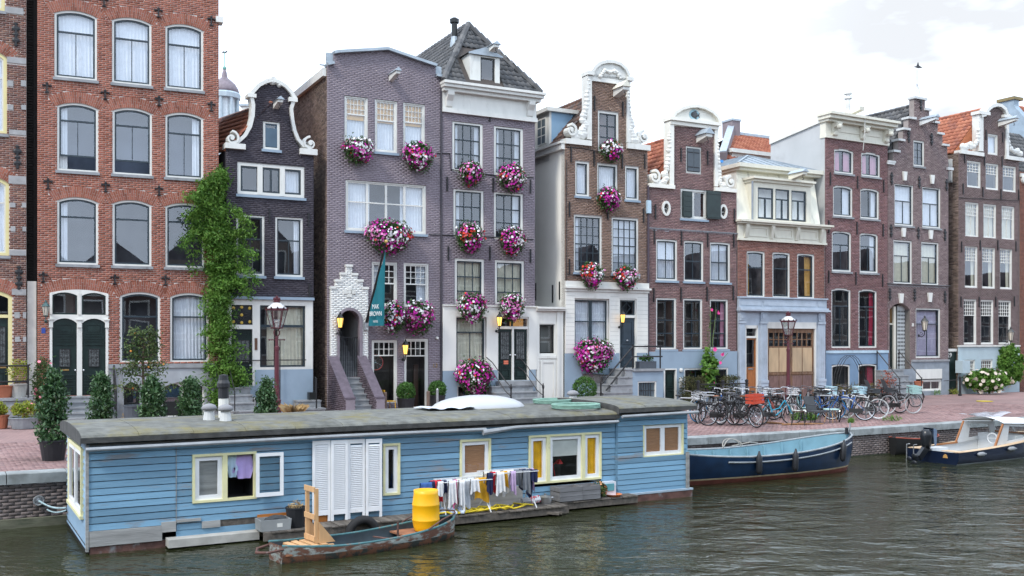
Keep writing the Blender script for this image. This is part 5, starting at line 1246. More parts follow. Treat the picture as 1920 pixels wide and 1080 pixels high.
volute(T,h.p(1225,332),.28,-.14,.25,-1,.12,PI*.5);volute(T,h.p(1367,342),.28,-.14,.25,1,.12,PI*.5)
scroll_orn(T,h.pts([(1230,344),(1245,338),(1249,320),(1252,300),(1254,270),(1254,250)]),-.04,.22,.07,18,7)
scroll_orn(T,h.pts([(1362,352),(1350,346),(1347,330),(1345,305),(1344,280),(1344,260)]),-.04,.22,.07,18,8)
T.build('gable_trim',mat('warm_white_trim',(.72,.70,.63),.5,.06,2),h.e)
c,z=h.p(1300,216)
fm=mat('dark_carving',(.07,.075,.08),.6,.3,6)
B=MB().ball((c,-.08,z),(.2,.05,.14),12,6);B.prism([(c+.17,z),(c+.28,z+.1),(c+.25,z),(c+.28,z-.1)],-.1,-.06).prism([(c-.1,z+.12),(c+.08,z+.2),(c+.12,z+.08)],-.1,-.06).prism([(c-.05,z-.12),(c+.1,z-.19),(c+.1,z-.07)],-.1,-.06);B.ball((c-.12,-.13,z+.03),.02,6,4)
f=MB().prism([(c+.28*math.cos(t),z+.24*math.sin(t))for t in np.linspace(0,2*PI,17)[:-1]],-.075,-.06).build('carving_ground',mat('carving_blue',(.32,.5,.55),.6),h.e);B.build('fish_carving',fm,f)
hoist(h,1311,262,.7,.34,.26,roofm=LEAD)
anchors(h,[(1276,290),(1326,296),(1228,397),(1376,404),(1226,444),(1277,447),(1326,450),(1375,451),(1225,553),(1276,552),(1325,551),(1374,550)],'bar',.62)
cornice(h,-.0,h.W+.0,h.z(1300,437),h.z(1300,432),mat('grey_trim',(.40,.42,.45),.6),name='string_course',out=.06)
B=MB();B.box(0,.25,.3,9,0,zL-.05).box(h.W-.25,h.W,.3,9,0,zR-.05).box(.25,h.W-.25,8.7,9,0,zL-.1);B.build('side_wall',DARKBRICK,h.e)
gable_roof(h,0,h.W,zL+.02,zR,h.W/2,h.z(1290,248),.35,8.5,REDTILE)
MB().tube([(-.04,-.04,0),(-.04,-.04,zL)],.05,6).build('downpipe',mat('dark_purple_pipe',(.06,.045,.06),.5),h.e);MB().box(-.14,.06,-.12,.02,zL-1.2,zL-.65).build('hopper',mat('pale_blue_paint',(.4,.52,.6),.5),h.e)
# ---------------------------------------------------------------- low red house with white mansard and stone shopfront
h=House('red_mansard_house',1383,1546,'low red brick house with cream mansard storey and grey stone shopfront');HI=h
zk0,zk1=h.z(1465,455),h.z(1465,418)
h.row([(1400,1434),(1448.5,1481),(1495,1527)],[470,473,476],[557,559,560],rows=[(.34,1),(.66,1)],fw=.07,sw=.055,curtain=[('leftthin',GOLDCURT),None,('right',GOLDCURT)],arch=.05,room=mat('kitchen_room',(.09,.085,.08),.9,.5,3))
zs0,zs1=0,h.z(1465,558)
SHOP=mat('grey_blue_stone',(.36,.41,.47),.7,.12,2.5,bump=.1,bscale=20,col2=(.23,.26,.3),patch=(.58,.8,1.5))
dd=[(h.u(1396),.02),(h.u(1419),.02),(h.u(1419),h.z(1407,610)),(h.u(1396),h.z(1407,610))]
gg=[(h.u(1437),.02),(h.u(1528),.02),(h.u(1528),h.z(1480,604)),(h.u(1437),h.z(1480,604))]
h.holes+=[dd,gg];h.skip.append([(0,-.3),(h.W,-.3),(h.W,zs1),(0,zs1)])
fr=MB().plate([(0,-.15),(h.W,-.15),(h.W,zs1-.02),(0,zs1-.02)],[dd,gg],-.06,.0).build('stone_shopfront',SHOP,h.e)
for a,b in((1383.5,1394),(1423,1435),(1531,1543)):
 x0,x1=h.u(a),h.u(b);zt=h.z(1465,603)
 B=MB().box(x0,x1,-.13,-.06,.9,zt).box(x0-.04,x1+.04,-.17,-.06,0,.9).box(x0-.05,x1+.05,-.19,-.06,.86,.98).box(x0-.03,x1+.03,-.17,-.06,zt-.1,zt)
 for i in range(3):B.box(x0+(x1-x0)*(.2+.25*i),x0+(x1-x0)*(.3+.25*i),-.145,-.13,1.05,zt-.2)
 B.box(x0+.05,x1-.05,-.185,-.17,.2,.75);B.box(x0,x1,-.16,-.06,h.z(1465,602),h.z(1465,586));B.box(x0+.07,x1-.07,-.19,-.16,h.z(1465,598),h.z(1465,590));B.build('pilaster',SHOP,fr)
B=MB()
B.box(-.06,h.W+.06,-.34,0,h.z(1465,584),h.z(1465,580.5)).box(-.04,h.W+.04,-.24,0,h.z(1465,580.4),h.z(1465,577)).box(-.03,h.W+.03,-.2,0,h.z(1465,586),h.z(1465,584.1)).box(-.02,h.W+.02,-.12,0,h.z(1465,576.9),zs1-.06).box(-.05,h.W+.05,-.2,0,zs1-.06,zs1)
for a,b in((1386,1424),(1428,1526),(1530,1543)):B.box(h.u(a),h.u(b),-.14,-.12,h.z(1465,574),h.z(1465,564))
B.build('entablature',SHOP,fr)
MB().box(dd[0][0],dd[1][0],-.05,.05,h.z(1407,634),h.z(1407,630)).box(dd[0][0]-.02,dd[0][0]+.05,-.07,.05,0,dd[2][1]).box(dd[1][0]-.06,dd[1][0]+.02,-.07,.05,0,dd[2][1]).box(dd[0][0],dd[1][0],-.07,.05,dd[2][1]-.14,dd[2][1]).build('door_frame',WHITE,fr)
MB().quad((dd[0][0],.02,h.z(1407,630)),(dd[1][0],.02,h.z(1407,630)),(dd[1][0],.02,h.z(1407,616)),(dd[0][0],.02,h.z(1407,616))).build('pane',GLASS,fr);MB().quad((dd[0][0],.5,0),(dd[1][0],.5,0),(dd[1][0],.5,dd[2][1]),(dd[0][0],.5,dd[2][1])).build('recess',ROOM,fr)
ORW=mat('orange_varnished_wood',(.30,.11,.035),.4,.2,3,stretch=(6,6,1))
x0,x1,z1=dd[0][0]+.05,dd[1][0]-.06,h.z(1407,634);z_=h.z(1407,688)
d=MB().plate([(x0,.02),(x1,.02),(x1,z1),(x0,z1)],[[(x0+.06,z_),(x1-.06,z_),(x1-.06,z1-.07),(x0+.06,z1-.07)]],.0,.06).box(x0+.1,x1-.1,-.02,0,.2,.45).box(x0+.1,x1-.1,-.02,0,.52,z_-.25).build('door',ORW,fr,label='orange wooden door with a tall glass panel')
MB().quad((x0,.04,z_),(x1,.04,z_),(x1,.04,z1),(x0,.04,z1)).build('pane',GLASS,d);MB().box((x0+x1)/2-.14,(x0+x1)/2+.14,-.015,-.001,z_-.12,z_-.06).build('letter_slot',mat('steel',(.5,.5,.5),.3,.1,9,metal=.9),d)
OLDW=mat('weathered_brown_wood',(.16,.085,.045),.7,.35,2.5,stretch=(5,5,.8),bump=.2,col2=(.27,.2,.15),patch=(.5,.75,2))
PLY=mat('plywood',(.46,.33,.2),.65,.12,2,stretch=(3,3,.7))
MB().box(gg[0][0]-.02,gg[1][0]+.02,-.08,.05,h.z(1480,616),h.z(1480,604)).box(gg[0][0]-.03,gg[0][0]+.03,-.07,.05,0,h.z(1480,616)).box(gg[1][0]-.08,gg[1][0]+.02,-.07,.05,0,h.z(1480,616)).build('garage_frame',WHITE,fr)
xa,xb,zt=gg[0][0]+.04,gg[1][0]-.09,h.z(1480,616.5);zg1,zg0,zq1,zq0=h.z(1480,624),h.z(1480,649),h.z(1480,652),h.z(1480,697)
MB().quad((xa,.6,0),(xb,.6,0),(xb,.6,zt),(xa,.6,zt)).build('recess',ROOM,fr)
n=2;dw=(xb-xa)/n
for i in range(n):
 p,q=xa+dw*i+.015,xa+dw*(i+1)-.015
 wn=[(p+.1,zg0),(q-.1,zg0),(q-.1,zg1),(p+.1,zg1)]
 d=MB().plate([(p,.02),(q,.02),(q,zt),(p,zt)],[wn],.0,.06).build('garage_door',OLDW,fr)
 B=MB()
 for k in range(1,4):x=p+.1+(q-p-.2)*k/4;B.box(x-.02,x+.02,.005,.055,zg0,zg1)
 B.box(p+.1,q-.1,.008,.052,(zg0+zg1)/2-.02,(zg0+zg1)/2+.02);B.build('glazing_bars',OLDW,d);MB().quad((p+.1,.03,zg0),(q-.1,.03,zg0),(q-.1,.03,zg1),(p+.1,.03,zg1)).build('pane',GLASS,d)
 for k in range(2):
  a,b=p+.09+(q-p-.14)*k/2,p+.09+(q-p-.14)*(k+1)/2-.05
  MB().box(a,b,-.012,0,zq0,zq1).build('plywood_panel',PLY,d);MB().box(a,b,-.012,0,.15,zq0-.18).build('lower_panel',mat('purple_brown_wood',(.17,.10,.085),.7,.3,3,stretch=(5,5,1)),d)
 MB().box(p,q,-.03,0,zq0-.13,zq0-.03).box(q-.04,q,-.02,0,.02,zt).build('rail',OLDW,d)
h.wall([(0,-.15),(h.W,-.15),(h.W,zk0+.3),(0,zk0+.3)],MORTARD,brickmat('red_brown_bricks',[(.17,.075,.058),(.23,.10,.078),(.27,.125,.095),(.20,.09,.072),(.31,.165,.13)]))
# cornice with panels and consoles
MB().box(-.03,h.W+.06,-.12,.3,zk0,zk0+.1).box(-.02,h.W+.04,-.07,.3,zk0+.1,zk1-.17).box(-.08,h.W+.12,-.3,.3,zk1-.17,zk1-.09).box(-.14,h.W+.2,-.42,.3,zk1-.09,zk1).build('cornice',CREAM,h.e)
for px in(1396,1444,1491,1536):
 x=h.u(px);B=MB();yprism(B,[(-.07,zk0+.12),(-.12,zk0+.14),(-.2,zk0+.4),(-.26,zk1-.3),(-.26,zk1-.18),(-.07,zk1-.18)],x-.09,x+.09);B.build('console',CREAM,h.e)
B=MB()
for a,b in((1402,1437),(1450,1484),(1497,1530)):
 o=[(h.u(a),zk0+.2),(h.u(b),zk0+.2),(h.u(b),zk1-.27),(h.u(a),zk1-.27)];B.plate(o,[[(o[0][0]+.07,o[0][1]+.07),(o[1][0]-.07,o[1][1]+.07),(o[2][0]-.07,o[2][1]-.07),(o[3][0]+.07,o[3][1]-.07)]],-.1,-.07)
B.build('frieze_panel',CREAM,h.e,kind='stuff')
# mansard storey: sloping cream front, projecting dormer with three lights
zm1=h.z(1465,328,.7);yb0,yb1=.05,.75
B=MB();ml,mr=h.u(1379.5,.1),h.u(1537,.1);tl,tr=h.u(1382,.7),h.u(1527,.7)
B.add([(ml,yb0,zk1),(mr,yb0,zk1),(tr,yb1,zm1),(tl,yb1,zm1),(ml,8,zk1),(mr,8,zk1),(tr,8,zm1),(tl,8,zm1)],[(0,1,2,3),(1,5,6,2),(4,0,3,7),(5,4,7,6)])
mn=B.build('mansard',mat('stained_cream_boards',(.70,.67,.56),.6,.06,3,col2=(.38,.36,.30),patch=(.55,.75,1.4),stretch=(2.5,2.5,.35)),h.e)
MB().box(tl-.1,tr+.3,yb1-.35,8,zm1,zm1+.12).box(tl-.2,tr+.4,yb1-.5,8.1,zm1+.12,zm1+.3).build('top_cornice',CREAM,mn)
da,db,zd1=h.u(1413,-.0),h.u(1520,-.0),h.z(1465,345,-.0)
DB=MB().plate([(da,zk1),(db,zk1),(db,zd1),(da,zd1)],[[(h.u(1421),h.z(1465,413)),(h.u(1512),h.z(1465,413)),(h.u(1512),h.z(1465,355)),(h.u(1421),h.z(1465,355))]],.0,.1)
yprism(DB,[(.1,zk1),(.1,zd1),(1.0,zd1),(.1+.05,zk1)],da,da+.06);yprism(DB,[(.1,zk1),(.1,zd1),(1.0,zd1),(.1+.05,zk1)],db-.06,db)
dm=DB.build('dormer',CREAM,h.e);MB().box(da-.06,db+.06,-.1,1.2,zd1-.0,zd1+.12).box(da-.14,db+.14,-.22,1.3,zd1+.12,zd1+.22).build('dormer_cornice',CREAM,dm)
za,zb=h.z(1465,412),h.z(1465,355)
MB().quad((h.u(1421),.9,za),(h.u(1512),.9,za),(h.u(1512),.9,zb),(h.u(1421),.9,zb)).quad((h.u(1421),.1,za),(h.u(1512),.1,za),(h.u(1512),.9,za),(h.u(1421),.9,za)).build('recess',ROOM,dm)
for a,b,cu in((1421,1450,1),(1454,1480,0),(1484,1511,1)):
 u0,u1=h.u(a),h.u(b);B=MB().plate([(u0,za),(u1,za),(u1,zb),(u0,zb)],[[(u0+.06,za+.06),(u1-.06,za+.06),(u1-.06,zb-.06),(u0+.06,zb-.06)]],.02,.08);zq=za+(zb-za)*.66
 B.box(u0,u1,.022,.078,zq-.03,zq+.03).box((u0+u1)/2-.04,(u0+u1)/2+.04,.024,.076,za,zq);w=B.build('dormer_sash',DARKSASH,dm);MB().quad((u0,.05,za),(u1,.05,za),(u1,.05,zq),(u0,.05,zq)).build('pane',GLASS,w);MB().quad((u0,.05,zq),(u1,.05,zq),(u1,.05,zb),(u0,.05,zb)).build('pane',GLASS,w)
 if cu:curtain_mesh(u0+.05,u0+.4,za,zq,.25,4).build('curtain',CREAMCURT,w,smooth=True)
MB().box(h.u(1450),h.u(1454),.0,.1,za,zb).box(h.u(1480),h.u(1484),.0,.1,za,zb).build('mullion',CREAM,dm)
hoist(h,1482,333,.95,.26,.24,m=CREAM)
x=h.u(1409);MB().tube([(x,-.06,zk1),(x,-.06,zd1)],.05,6).build('downpipe',mat('grey_pipe',(.25,.28,.31),.5),h.e)
# standing-seam hipped metal roof
zr0,yr0,yr1=zm1+.3,yb1-.3,6.5;rl,rr=tl-.15,tr+.05;rc=(rl+rr)/2;dr=2.2;zr1=h.z(1417,294,yr0+dr)
V=[(rl,yr0,zr0),(rr,yr0,zr0),(rr,yr1,zr0),(rl,yr1,zr0),(rc,yr0+dr,zr1),(rc,yr1-dr,zr1)]
SEAM=mat('blue_grey_zinc',(.24,.28,.315),.5,.15,3,metal=.15)
mr_=MB().add(V,[(0,1,4),(1,2,5,4),(2,3,5),(3,0,4,5)]).build('metal_roof',SEAM,h.e);B=MB()
for i in range(1,9):
 q=i/9;p=Vector(V[0]).lerp(Vector(V[1]),q);tt=1-abs(2*q-1);t_=Vector((p.x,yr0+dr*tt,zr0+(zr1-zr0)*tt));B.bar(p,t_,.04,.06)
for i in range(1,10):
 q=i/10;p=Vector(V[3]).lerp(Vector(V[0]),q);dd_=min(1,min(q,1-q)*(yr1-yr0)/dr);t_=Vector((rl+(rc-rl)*dd_,p.y,zr0+(zr1-zr0)*dd_));B.bar(p,t_,.04,.06)
for a,b in((0,4),(1,4),(2,5),(3,5),(4,5)):B.bar(V[a],V[b],.1,.1)
B.build('seam',SEAM,mr_,kind='stuff')
B=MB();B.box(0,.25,.3,8,0,zk1-.02).box(h.W-.25,h.W,.3,8,0,zk1-.02).box(.25,h.W-.25,7.7,8,0,zk1-.02);B.build('side_wall',DARKBRICK,h.e)
MB().box(.1,.5,1.6,2.4,zm1+.5,zm1+.62).build('blue_sheet',mat('blue_tarpaulin',(.05,.25,.6),.5),mr_)
# house with red tiles rising behind the low red house
h2=Plane(h.world(-.4,9.2,0).xy,.56,0);e=thing('rear_red_roof_house','red tiled roof with pale dormer and stepped grey parapet behind the low house','house',(h2.O.x,h2.O.y,0),h2.rz)
a,b=h2.u(1357),h2.u(1460);RD=3.4;ze,zt=h2.z(1400,303),h2.z(1410,256,RD);ra,rb_=h2.u(1377,RD),h2.u(1462,RD)
MB().box(a,b,.05,7,0,ze-.05).build('wall',GREYSTONE,e);r=MB().quad((a,0,ze),(b,0,ze),(rb_,RD,zt),(ra,RD,zt)).quad((ra,RD,zt),(rb_,RD,zt),(b,7,ze),(a,7,ze)).build('roof',mat('roof_boards',(.06,.05,.045)),e)
tiles(r,(a,0,ze),(b-a,0,0),(ra-a,RD,zt-ze),.25,.33,REDTILE,limit=300)
MB().bar((ra,RD,zt+.06),(rb_,RD,zt+.06),.3,.16).build('ridge_cap',LEAD,r)
PG=mat('purple_grey_render',(.19,.16,.17),.8,.1,3);p=MB().bar((a-.15,-.1,ze+.1),(ra-.2,RD,zt+.25),.35,.5).box(ra-.45,ra+.2,RD-.3,RD+.6,zt-.2,zt+.75).build('parapet',PG,e);MB().box(ra-.5,ra+.25,RD-.35,RD+.65,zt+.75,zt+.87).bar((a-.2,-.15,ze+.38),(ra-.25,RD,zt+.53),.4,.06).build('coping',LEAD,p)
d0,d1_=h2.u(1372,.3),h2.u(1450,.3);MB().box(d0,d1_,.3,2.5,ze-.2,h2.z(1415,291,.3)).build('dormer',WHITEWALL,e);MB().box(d0-.15,d1_+.15,.1,2.8,h2.z(1415,291,.3),h2.z(1415,284,.3)).build('dormer_roof',WHITE,e)
# ---------------------------------------------------------------- purple-brown house with a white cornice
h=House('purple_cornice_house',1547,1664,'purple brown brick house with white bracketed cornice and pink curtains');HJ=h
zc0,zc1=h.z(1605,266),h.z(1605,222)
kw=dict(fw=.075,sw=.05,arch=.08,sill=GREYSTONE)
h.row([(1564,1600),(1615,1650)],[280,286],[326,331],rows=[(1,2)],curtain=('open',PINKCURT),**kw)
h.row([(1562,1598.5),(1613,1648)],[348,354],[406,411],rows=[(1,2)],curtain=['right','rightthin'],**kw)
h.row([(1560,1596),(1612,1646)],[433,437],[509,512],rows=[(.32,1),(.68,2)],curtain=[None,'rightthin'],**kw)
h.row([(1559,1595),(1610,1644)],[540,543],[653,652],rows=[(.28,1),(.72,2)],curtain=[None,('rightthin',REDCURT)],fw=.075,sw=.05,arch=.08)
zp=h.z(1605,657);zq=h.z(1605,662)
bws=[]
for a,b in((1558,1592),(1608,1642)):o=[(h.u(a),.05),(h.u(b),.05),(h.u(b),h.z(1605,683)),(h.u(a),h.z(1605,683))];bws.append(o)
h.holes+=bws;h.skip.append([(0,-.3),(h.W,-.3),(h.W,zp),(0,zp)])
MB().plate([(0,-.15),(h.W,-.15),(h.W,zq),(0,zq)],bws,-.05,0).build('plinth',mat('blue_paint',(.17,.26,.37),.6,.08,2),h.e);MB().box(-.02,h.W,-.09,.0,zq,zp).build('plinth_band',mat('pale_blue_paint',(.4,.52,.6)),h.e)
for o in bws:w=h.window(o[0][0],o[1][0],.05,o[2][1],rows=[(1,2)],fw=.06,cut=False,rec=-.03,name='basement_window',sc=BLACKPAINT,arch=.06,curtain=('right',REDCURT)if o is bws[1]else None)
h.wall([(0,-.15),(h.W,-.15),(h.W,zc0+.2),(0,zc0+.2)],MORTARD,brickmat('wine_bricks',[(.13,.07,.07),(.18,.09,.09),(.21,.11,.105),(.155,.08,.085),(.25,.14,.14)]))
MB().box(-.04,h.W+.04,-.1,.3,zc0,zc0+.16).box(-.02,h.W+.02,-.06,.3,zc0+.16,zc1-.4).box(-.1,h.W+.1,-.3,.3,zc1-.4,zc1-.28).box(-.18,h.W+.18,-.5,.3,zc1-.28,zc1-.12).box(-.24,h.W+.24,-.62,.3,zc1-.12,zc1).box(.5,h.W-.6,-.09,-.06,zc0+.35,zc1-.6).build('cornice',CREAM,h.e)
for px in(1562,1614,1658):
 x=h.u(px);B=MB();yprism(B,[(-.06,zc0+.1),(-.14,zc0+.14),(-.2,zc0+.5),(-.42,zc1-.6),(-.46,zc1-.42),(-.06,zc1-.42)],x-.16,x+.16);B.ball((x,-.4,zc1-.62),(.17,.12,.14),8,5);B.ball((x,-.17,zc0+.22),(.15,.1,.12),8,5);B.build('console',CREAM,h.e)
GR=mat('pale_grey_render',(.43,.44,.44),.85,.08,.8,col2=(.33,.33,.33),patch=(.55,.8,.8))
D_=off_at(h,1445,0)
side_face(h,[(-D_,-.15),(-.02,-.15),(-.02,zc1-.02),(-D_,zc1-.5)],GR)
B=MB();yprism(B,[(.3,zc1-.4),(.3,zc1+.02),(D_,zc1-.45),(D_,zc1-.85)],-.09,.1);B.build('parapet_band',WHITEWALL,h.e)
B=MB();B.box(h.W-.25,h.W,.3,D_,0,zc1-.3).box(.25,h.W-.25,D_-.25,D_,0,zc1-.6).box(.2,h.W-.2,.3,D_-.25,zc1-.8,zc1-.75);B.build('back_wall',DARKBRICK,h.e)
anchors(h,[(1556,335),(1607,342),(1656,349),(1553,425),(1606,428),(1655,432),(1553,519),(1604,522),(1654,526)],'bar',.62)
u,z=h.p(1590,206,2);MB().lathe([(.13,-1.2),(.13,.55),(.2,.56),(.2,.68),(.12,.7),(.12,.78),(.21,.8),(.2,.88),(.05,.9)],10,(u,2,z)).build('flue',mat('white_metal',(.6,.6,.58),.5),h.e)
yprism(B:=MB(),[(1.8,zc1-.1),(-.6,zc1+.25),(-.62,zc1+.42),(1.8,zc1+.2)],h.u(1594),h.u(1602));B.build('hoist_beam',CREAM,h.e)
cm=MB();cm.tube([(h.u(1605),-.55,zc1),(h.u(1606),-.5,zc1-.9),(h.u(1609),-.3,zc1-1.6)],.02,5);cm.build('cable',WHITE,h.e)
# wire rose arches over the basement windows
B=MB()
for k in range(3):
 y=-.2-.16*k;B.tube([(h.u(1554)+(h.u(1610)-h.u(1554))*(.5-.5*math.cos(t)),y,max(0,2.0*math.sin(t))+.1)for t in np.linspace(0,PI,12)],.014,5)
B.build('wire_arch',IRON,h.e)
# ---------------------------------------------------------------- step gable
h=House('step_gable_house',1665,1778,'grey brown brick house with white-capped step gable and rooftop vane');HK=h
L_=[(1665,305),(1675,305),(1675,285),(1684,285),(1684,264),(1693,264),(1693,243.5),(1703,243.5),(1703,223),(1714,223),(1714,203),(1714,185),(1734,187),(1734,207),(1742,207),(1742,229),(1758,231),(1758,252),(1767,252),(1767,273),(1776,274),(1776,296),(1778,296)]
G=h.pts(L_[::-1]);G[0]=(h.W,G[0][1]);G[-1]=(0,G[-1][1])
B=MB()
for(x0,y0),(x1,y1)in zip(L_[:-1],L_[1:]):
 if abs(y1-y0)<3 and x1-x0>5:MB().box(h.u(x0)-.07,h.u(x1)+.07,-.1,.36,h.z((x0+x1)/2,(y0+y1)/2)-.02,h.z((x0+x1)/2,(y0+y1)/2)+.09).build('step_coping',mat('grey_white_paint',(.5,.51,.5),.6,.1,3),h.e)
B.box(h.u(1776)-.07,h.W+.3,-.1,.36,h.z(1777,319),h.z(1777,314)).box(-.1,h.u(1675),-.1,.36,h.z(1670,309),h.z(1670,305));B.build('step_coping',mat('grey_white_paint',(.62,.63,.62),.6,.1,3),h.e)
kw=dict(fw=.075,sw=.05)
h.window(h.u(1712.5),h.u(1733),h.z(1723,312),h.z(1723,264),rows=[(1,2,3)],sill=GREYSTONE,**kw)
h.arch_bricks(h.u(1708),h.u(1737),h.z(1723,252),.35,.3,m=GREYBRICK)
rws=(([(1677,1712.5),(1729,1763.5)],[345,351],[424,427]),([(1675,1710),(1727,1760)],[451,454],[533,534]))
h.row(*rws[0],rows=[(.4,1),(.6,2)],curtain='full',sill=GREYSTONE,**kw);h.row(*rws[1],rows=[(.34,1),(.66,2)],curtain=[('full',CREAMCURT),('full',CREAMCURT)],sill=None,**kw)
for r in rws:
 zt=sum(h.z((a+b)/2,y)for(a,b),y in zip(r[0],r[1]))/2
 for a,b in r[0]:
  h.arch_bricks(h.u(a)-.08,h.u(b)+.08,zt+.18,.2,.28,m=GREYBRICK);x=(h.u(a)+h.u(b))/2
  MB().prism([(x-.09,zt+.17),(x+.09,zt+.17),(x+.15,zt+.62),(x-.15,zt+.62)],-.1,0).build('keystone',WHITE,h.e)
zs=h.z(1720,536);cornice(h,0,h.W,zs-.05,zs+.08,GREYSTONE,'string_course',.1)
zt=h.z(1740,578);zb=h.z(1740,671)
h.window(h.u(1717),h.u(1763),zb,zt,rows=[(.3,1),(.7,2)],curtain=('full',mat('lilac_curtain',(.42,.38,.46),.9,.08,8)),**kw);h.arch_bricks(h.u(1714),h.u(1766),zt+.32,.3,.3,m=GREYBRICK)
x=h.u(1742);MB().prism([(x-.1,zt+.32),(x+.1,zt+.32),(x+.16,zt+.8),(x-.16,zt+.8)],-.1,0).build('keystone',WHITE,h.e)
# arched entrance with stoop
a,b=h.u(1668),h.u(1706);zd=h.z(1687,692);za=h.z(1687,569)
o=arc_outline(a,b,zd,za,.32,10);h.holes.append(o);h.arch_bricks(a,b,za,.32,.3,m=GREYBRICK);x=h.u(1688);MB().prism([(x-.1,za+.02),(x+.1,za+.02),(x+.16,za+.5),(x-.16,za+.5)],-.1,0).build('keystone',WHITE,h.e)
B=MB().quad((a,1.1,zd),(b,1.1,zd),(b,1.1,za),(a,1.1,za)).quad((a,0,zd),(a,1.1,zd),(a,1.1,za),(a,0,za)).quad((b,0,zd),(b,1.1,zd),(b,1.1,za),(b,0,za)).quad((a,0,za),(b,0,za),(b,1.1,za),(a,1.1,za)).quad((a,0,zd),(b,0,zd),(b,1.1,zd),(a,1.1,zd));pr=B.build('entrance_recess',mat('entrance_plaster',(.30,.28,.26),.8),h.e)
u0,u1=a+.02,a+(b-a)*.36;z3=h.z(1687,609)
door(h,u0,u1,zd,z3,GREENBLACK,[(.12,.88,.05,.3),(.12,.88,.36,.92)],y=.3,parent=pr);MB().box(u1,u1+.16,.2,.45,zd,za-.15).box(u0,u1,.25,.4,z3,z3+.08).build('door_frame',CREAM,pr);MB().box(u0,u1,.3,.32,z3+.1,za-.25).build('fanlight',mat('brown_glass',(.14,.08,.03),.2),pr)
c0,c1=a+(b-a)*.58,b-.06;gt=MB().box(c0,c1,.25,.3,zd,za-.1).build('side_panel',mat('pale_metal',(.42,.45,.45),.5),pr);B=MB()
for i in range(5):
 for j in range(15):x=c0+(c1-c0)*(i+.5)/5;z=zd+.1+(za-zd-.4)*(j+.5)/15;B.box(x-.035,x+.035,.243,.249,z-.045,z+.045)
B.build('hole',ROOM,gt,kind='stuff')
zp=h.z(1740,678);bb=[(h.u(1716),h.z(1740,733)),(h.u(1764),h.z(1740,733)),(h.u(1764),h.z(1740,692)),(h.u(1716),h.z(1740,692))]
h.skip.append([(0,-.3),(h.W,-.3),(h.W,zp),(h.u(1709),zp),(h.u(1709),zd),(0,zd)])
MB().plate([(0,-.15),(h.W,-.15),(h.W,zp),(h.u(1708),zp),(h.u(1708),zd-.01),(0,zd-.01)],[bb],-.05,0).build('plinth',mat('blue_grey_stone',(.22,.25,.28),.75,.15,3,bump=.15),h.e);h.holes.append(bb)
MB().box(h.u(1708),h.W,-.1,.0,zp,zp+.1).build('plinth_band',GREYSTONE,h.e);MB().box(bb[0][0],bb[1][0],-.08,.02,bb[2][1]-.5,bb[2][1]).build('hopper_vent',WHITE,h.e)
w=h.window(bb[0][0]+.5,bb[1][0],bb[0][1],bb[2][1]-.55,rows=[(1,2)],fw=.06,cut=False,rec=-.02,name='basement_window',sc=WHITE)
h.wall([(0,-.15),(h.W,-.15)]+G,MORTARD,GREYBRICK)
ua,ub=h.u(1672,-1),h.u(1715,-1);stairs(h,ua,ub,zd-.02,5,-1.5,-.06,GREYSTONE)
for x in(ua+.02,ub-.05):rail(h,'railing',[[(x,-1.45,.95),(x,-.1,zd+.9)],[(x,-.1,zd),(x,-.1,zd+.95)],[(x,-1.45,0),(x,-1.45,1.0)]],r=.025)
u,z=h.p(1722,606);lantern(h,u,z,lit=False,y=-.02,scale=1.5,label='black wall lantern on curled bracket by the step gable entrance')
MB().box(h.u(1709.5),h.u(1713),-.02,0,h.z(1711,612),h.z(1711,606)).build('number_plate',WHITE,h.e)
hoist(h,1727,231,.95,.26,.24,m=mat('pale_grey_paint',(.6,.62,.62),.5))
anchors(h,[(1703,256),(1746,261),(1671,335),(1723,342),(1774,347),(1670,433),(1721,437),(1771,441),(1664.6+3,552),(1714,553),(1771,557),(1726,196)],'orn',.62)
vp=h.p(1724,184)
B=MB().tube([(vp[0],.15,vp[1]),(vp[0],.15,vp[1]+1.5)],.018,6)
for sx in(-.28,.28):B.tube([(vp[0]+sx,.15,vp[1]),(vp[0]+sx*.6,.15,vp[1]+.45),(vp[0],.15,vp[1]+.8)],.012,5)
va=B.build('vane_stand',mat('pale_iron',(.35,.36,.37),.5),h.e);z=vp[1]+1.62
MB().prism([(vp[0]-.22,z),(vp[0]-.02,z+.06),(vp[0]+.08,z+.26),(vp[0]+.14,z+.1),(vp[0]+.4,z+.02),(vp[0]+.1,z-.04)],.13,.17).build('vane',IRON,va)
zL=h.z(1665,300);B=MB();B.box(0,.25,.3,8,0,zL).box(h.W-.25,h.W,.3,8,0,zL).box(.25,h.W-.25,7.7,8,0,zL);B.build('side_wall',DARKBRICK,h.e)
gable_roof(h,0,h.W,zL,zL,h.W/2,h.z(1718,197),.35,8.0,DARKTILE)
# ---------------------------------------------------------------- neck gable with orange roof
h=House('orange_roof_gable_house',1797,1910,'dark brick house with white neck gable, orange tiled roof and lattice windows');HL=h
g=[(1916,303),(1884,298),(1884,217),(1879,207),(1872,204),(1863,203),(1854,207),(1847,215),(1843,222),(1841,226),(1841,290),(1799,286)]
G=h.pts(g);G[0]=(h.W,G[0][1]);G[-1]=(0,G[-1][1])
h.window(h.u(1852),h.u(1871),h.z(1862,290),h.z(1862,252),rows=[(1,1)],fw=.07,sc=WHITE,curtain='full')
kw=dict(fw=.06,sw=.04,fc=WHITE,sc=WHITE,mw=.028)
h.row([(1813,1839),(1848,1872),(1880,1905)],[303,307,311],[352,358,357],rows=[(.38,4,3),(.62,1)],curtain='leftthin',**kw)
h.row([(1810,1835),(1844,1868),(1878,1902)],[380,383,386],[446,447,448],rows=[(.36,5,3),(.64,2)],curtain=('full',CREAMCURT),**kw)
